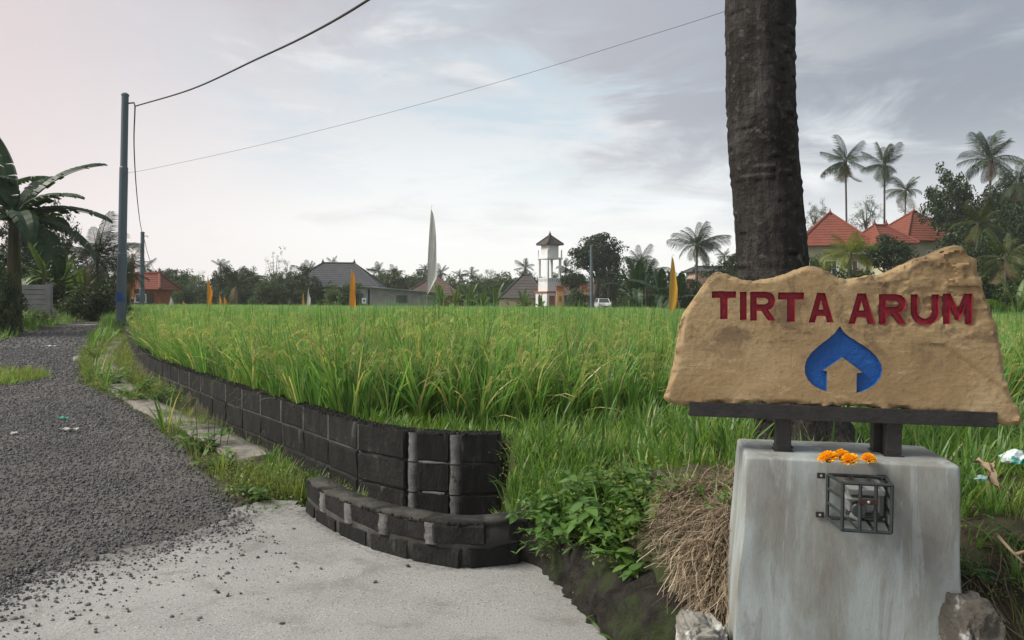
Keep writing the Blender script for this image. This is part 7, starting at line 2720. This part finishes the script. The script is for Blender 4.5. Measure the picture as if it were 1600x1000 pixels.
right = [
    ('leafy_tree', 1275, 308, 372, 48, 88, 'fine', L_MID, 'light feathery tree behind the left villa, beside the palm trunk', 1),
    ('leafy_tree', 1355, 300, 372, 54, 84, 'fine', L_MID, 'feathery tree rising between the two villa roofs', 2),
    ('leafy_tree', 1488, 254, 400, 82, 72, 'dense', L_DARK, 'big dark layered tree right of the villas', 3),
    ('leafy_tree', 1545, 290, 430, 110, 74, 'dense', L_DARK, 'dark tree mass under the tall right hand palms', 4),
    ('leafy_tree', 1600, 300, 440, 90, 62, 'dense', L_DARK, 'dark tree at the right edge of the picture', 1),
    ('shrub', 1392, 366, 440, 90, 56, 'dense', L_DARK, 'round dark shrub tree in front of the right villa', 2),
    ('shrub', 1508, 368, 450, 84, 54, 'shrub', L_DARK, 'tall dark green thicket right of the round shrub', 3),
    ('shrub', 1550, 390, 480, 120, 46, 'shrub', L_DARK, 'dark thicket behind the top of the stone sign', 1),
    ('shrub', 1612, 410, 486, 90, 38, 'shrub', L_MID, 'green thicket at the right edge above the rice', 2),
    ('shrub', 1270, 395, 470, 60, 56, 'shrub', L_MID, 'green shrub below the left villa windows', 2),
    ('shrub', 1450, 420, 486, 140, 46, 'shrub', L_MID, 'wide green shrub hidden behind the stone sign', 1),
    ('shrub', 1330, 412, 480, 120, 52, 'shrub', L_DARK, 'dark shrub in front of the left villa', 3),
    ('shrub', 1575, 450, 492, 90, 34, 'shrub', L_MID, 'low bright bush at the far right edge of the rice', 3),
    ('leafy_tree', 1430, 318, 380, 60, 92, 'fine', L_MID, 'green tree behind the right villa roof', 4),
]
right += [
    ('shrub', 1520, 390, 490, 130, 52, 'shrub', L_DARK, 'broad dark thicket between the round shrub and the right edge', 2),
    ('shrub', 1585, 360, 480, 120, 56, 'shrub', L_DARK, 'high dark thicket at the right edge below the palms', 3),
    ('leafy_tree', 1520, 330, 440, 120, 66, 'shrub', L_DARK, 'dark tree filling the space below the big layered tree', 1),
    ('leafy_tree', 1575, 270, 380, 90, 80, 'dense', L_DARK, 'dark tree between the two large right hand palms', 3),
]
for f in right:
    tree(f[0], f[1], f[2], f[3], f[4], f[5], f[6], f[7], f[8], 'shrub' if f[0] == 'shrub' else 'tree', seed=f[9])
# palms
palm(1089, 384, 46, 84, 'coconut palm with a wide crown left of the palm trunk', nf=22, seed=8, low=-20, high=75)
palm(1132, 400, 17, 78, 'little palm just left of the palm trunk', nf=14, seed=9)
palm(1321, 252, 39, 80, 'leftmost of the tall coconut palms above the villas, with drooping dead fronds', nf=22, seed=10, lean=6, low=-62, dry=5)
palm(1382, 258, 39, 84, 'tall windblown coconut palm in the middle above the villas', nf=20, seed=11, lean=3, low=-40)
palm(1415, 298, 28, 96, 'smallest tall coconut palm above the right villa roof', nf=18, seed=12, low=-30)
palm(1548, 250, 48, 78, 'large coconut palm standing above the dark trees on the right', nf=22, seed=13, low=-35, high=84)
palm(1592, 286, 44, 70, 'coconut palm at the right edge above the dark trees', nf=20, seed=14, low=-40)
palm(1328, 398, 46, 44, 'yellow green young palm in front of the left villa', mat=L_YEL, nf=20, seed=15, low=-10, high=82)
palm(1528, 350, 40, 50, 'yellowish palm in front of the dark trees on the right', mat=L_OLIVE, nf=16, seed=16, low=-20)
palm(1572, 402, 46, 36, 'thin stemmed yellowish palm near the right edge', mat=L_OLIVE, nf=13, seed=17, low=-35, trunk_r=.07)
palm(482, 428, 26, 100, 'coconut palm standing at the left end of the grey roof', nf=18, seed=18, low=-30)
palm(592, 424, 20, 132, 'far palm rising behind the right end of the grey roof', nf=16, seed=19)
palm(616, 430, 18, 138, 'far palm rising above the block hut', nf=16, seed=20)
palm(664, 421, 15, 140, 'far palm just left of the white banner', nf=16, seed=21)
palm(688, 426, 15, 142, 'far palm just right of the white banner', nf=16, seed=22)
palm(718, 430, 14, 140, 'far palm over the right slope of the brown roof', nf=14, seed=23)
palm(736, 427, 13, 146, 'small far palm between the brown roof and the pointed trees', nf=14, seed=24)
palm(821, 418, 18, 132, 'far palm left of the white tower', nf=16, seed=25)
palm(884, 418, 16, 120, 'far palm right of the white tower', nf=14, seed=26)
palm(370, 446, 34, 86, 'low palm with arching fronds in front of the dark rounded trees', nf=16, seed=27, low=-10)
palm(344, 416, 16, 118, 'far palm top over the dark rounded trees', nf=14, seed=28)
palm(226, 419, 20, 120, 'far palm behind the orange roof', nf=14, seed=29)
palm(520, 410, 12, 136, 'far palm tips showing over the grey roof', nf=12, seed=30)
palm(1010, 436, 44, 64, 'dense low palm thicket right of the white car', nf=20, seed=31, low=-15)
palm(1000, 412, 34, 70, 'palm with stiff dark fronds behind the thicket', nf=16, seed=32, low=-15)
# banana plants beyond the field
for i, (x, yt, Y, L, mt, lb) in enumerate(((690, 447, 76, 2.1, L_BANL, 'bright green banana plant at the right end of the block hut'), (712, 450, 75, 1.9, L_MID, 'banana plant in the middle of the row by the block hut'),
                                           (735, 446, 76, 2.3, L_BANL, 'banana plant with a tall upright leaf right of the block hut'), (755, 455, 74, 1.8, L_MID, 'low banana plant in the row before the pink wall'),
                                           (775, 446, 76, 2.2, L_BANL, 'banana plant with an upright pale leaf left of the pink wall'), (818, 456, 78, 2.0, L_MID, 'banana plant in front of the dark brown roof'),
                                           (845, 462, 80, 1.6, L_BANL, 'small banana plant at the foot of the white tower'), (1000, 408, 62, 3.0, L_BAN, 'tall dark banana plant beside the parked car'),
                                           (1035, 418, 60, 2.8, L_BAN, 'dark banana plant left of the ochre banner'), (1062, 428, 58, 2.4, L_BAN, 'dark banana plant behind the ochre banner'),
                                           (1590, 440, 33, 1.9, L_BANL, 'banana plant at the right edge of the picture'), (985, 420, 66, 2.6, L_BAN, 'dark banana plant right behind the white car'))):
    t = P(x, yt, Y); z0 = gz(t.x, Y)
    sh = max(.6, t.z - z0 - L * .8)
    banana((t.x, Y, z0), sh, L, lb, mt if mt is not L_MID else L_BANL, 8, 40 + i, 'banana plants beyond the field')

# low hedge line closing the gaps far behind
def treeline():
    Vs, Qs, Ts = [], [], []
    base = 0
    r = np.random.default_rng(3)
    for i in range(260):
        x = -105 + 260 * i / 259 + r.uniform(-1, 1); y = 136 + r.uniform(-6, 12)
        me, C = crown('shrub', 1 + i % 3)
        n = len(me.vertices); co = np.empty(n * 3, np.float32); me.vertices.foreach_get('co', co); co = co.reshape(-1, 3)
        k = len(me.polygons) ; q = np.empty(k * 4, np.int32); me.loops.foreach_get('vertex_index', q); q = q.reshape(-1, 4)
        m = int(k * .55)
        co = co[: m * 4]; q = q[:m]
        sx, sz = r.uniform(3.0, 5.0), r.uniform(2.9, 4.5)
        a = r.uniform(0, 6.28); R_ = np.array([[math.cos(a), -math.sin(a), 0], [math.sin(a), math.cos(a), 0], [0, 0, 1]])
        c2 = (co @ R_.T) * np.array([sx, sx, sz]) + np.array([x, y, sz * .62])
        Vs.append(c2); Qs.append(q + base); base += len(c2); Ts.append(np.repeat(np.clip(r.normal(.5, .2, m), 0, 1), 4))
    o = link('treeline', np_mesh('treeline', np.concatenate(Vs), np.concatenate(Qs), np.concatenate(Ts)), L_MID)
    return tag(o, 'continuous far line of hazy green trees beyond the village', kind='stuff')


treeline()

# ------------------------------------------------------------------ the air
def haze():
    m = bpy.data.materials.new('haze'); m.use_nodes = True
    t = NT(m.node_tree); t.n.clear()
    v = t.new('ShaderNodeVolumePrincipled')
    v.inputs['Color'].default_value = (0.93, 0.96, 1.0, 1)
    v.inputs['Density'].default_value = 0.0005
    v.inputs['Anisotropy'].default_value = 0.2
    o = t.new('ShaderNodeOutputMaterial'); t.l.new(v.outputs[0], o.inputs['Volume'])
    mb = MB(); mb.box((0, 203, 11.4), (490, 450, 25))
    return tag(mb.build('haze', m), 'thin humid air over the field', kind='stuff')


haze()
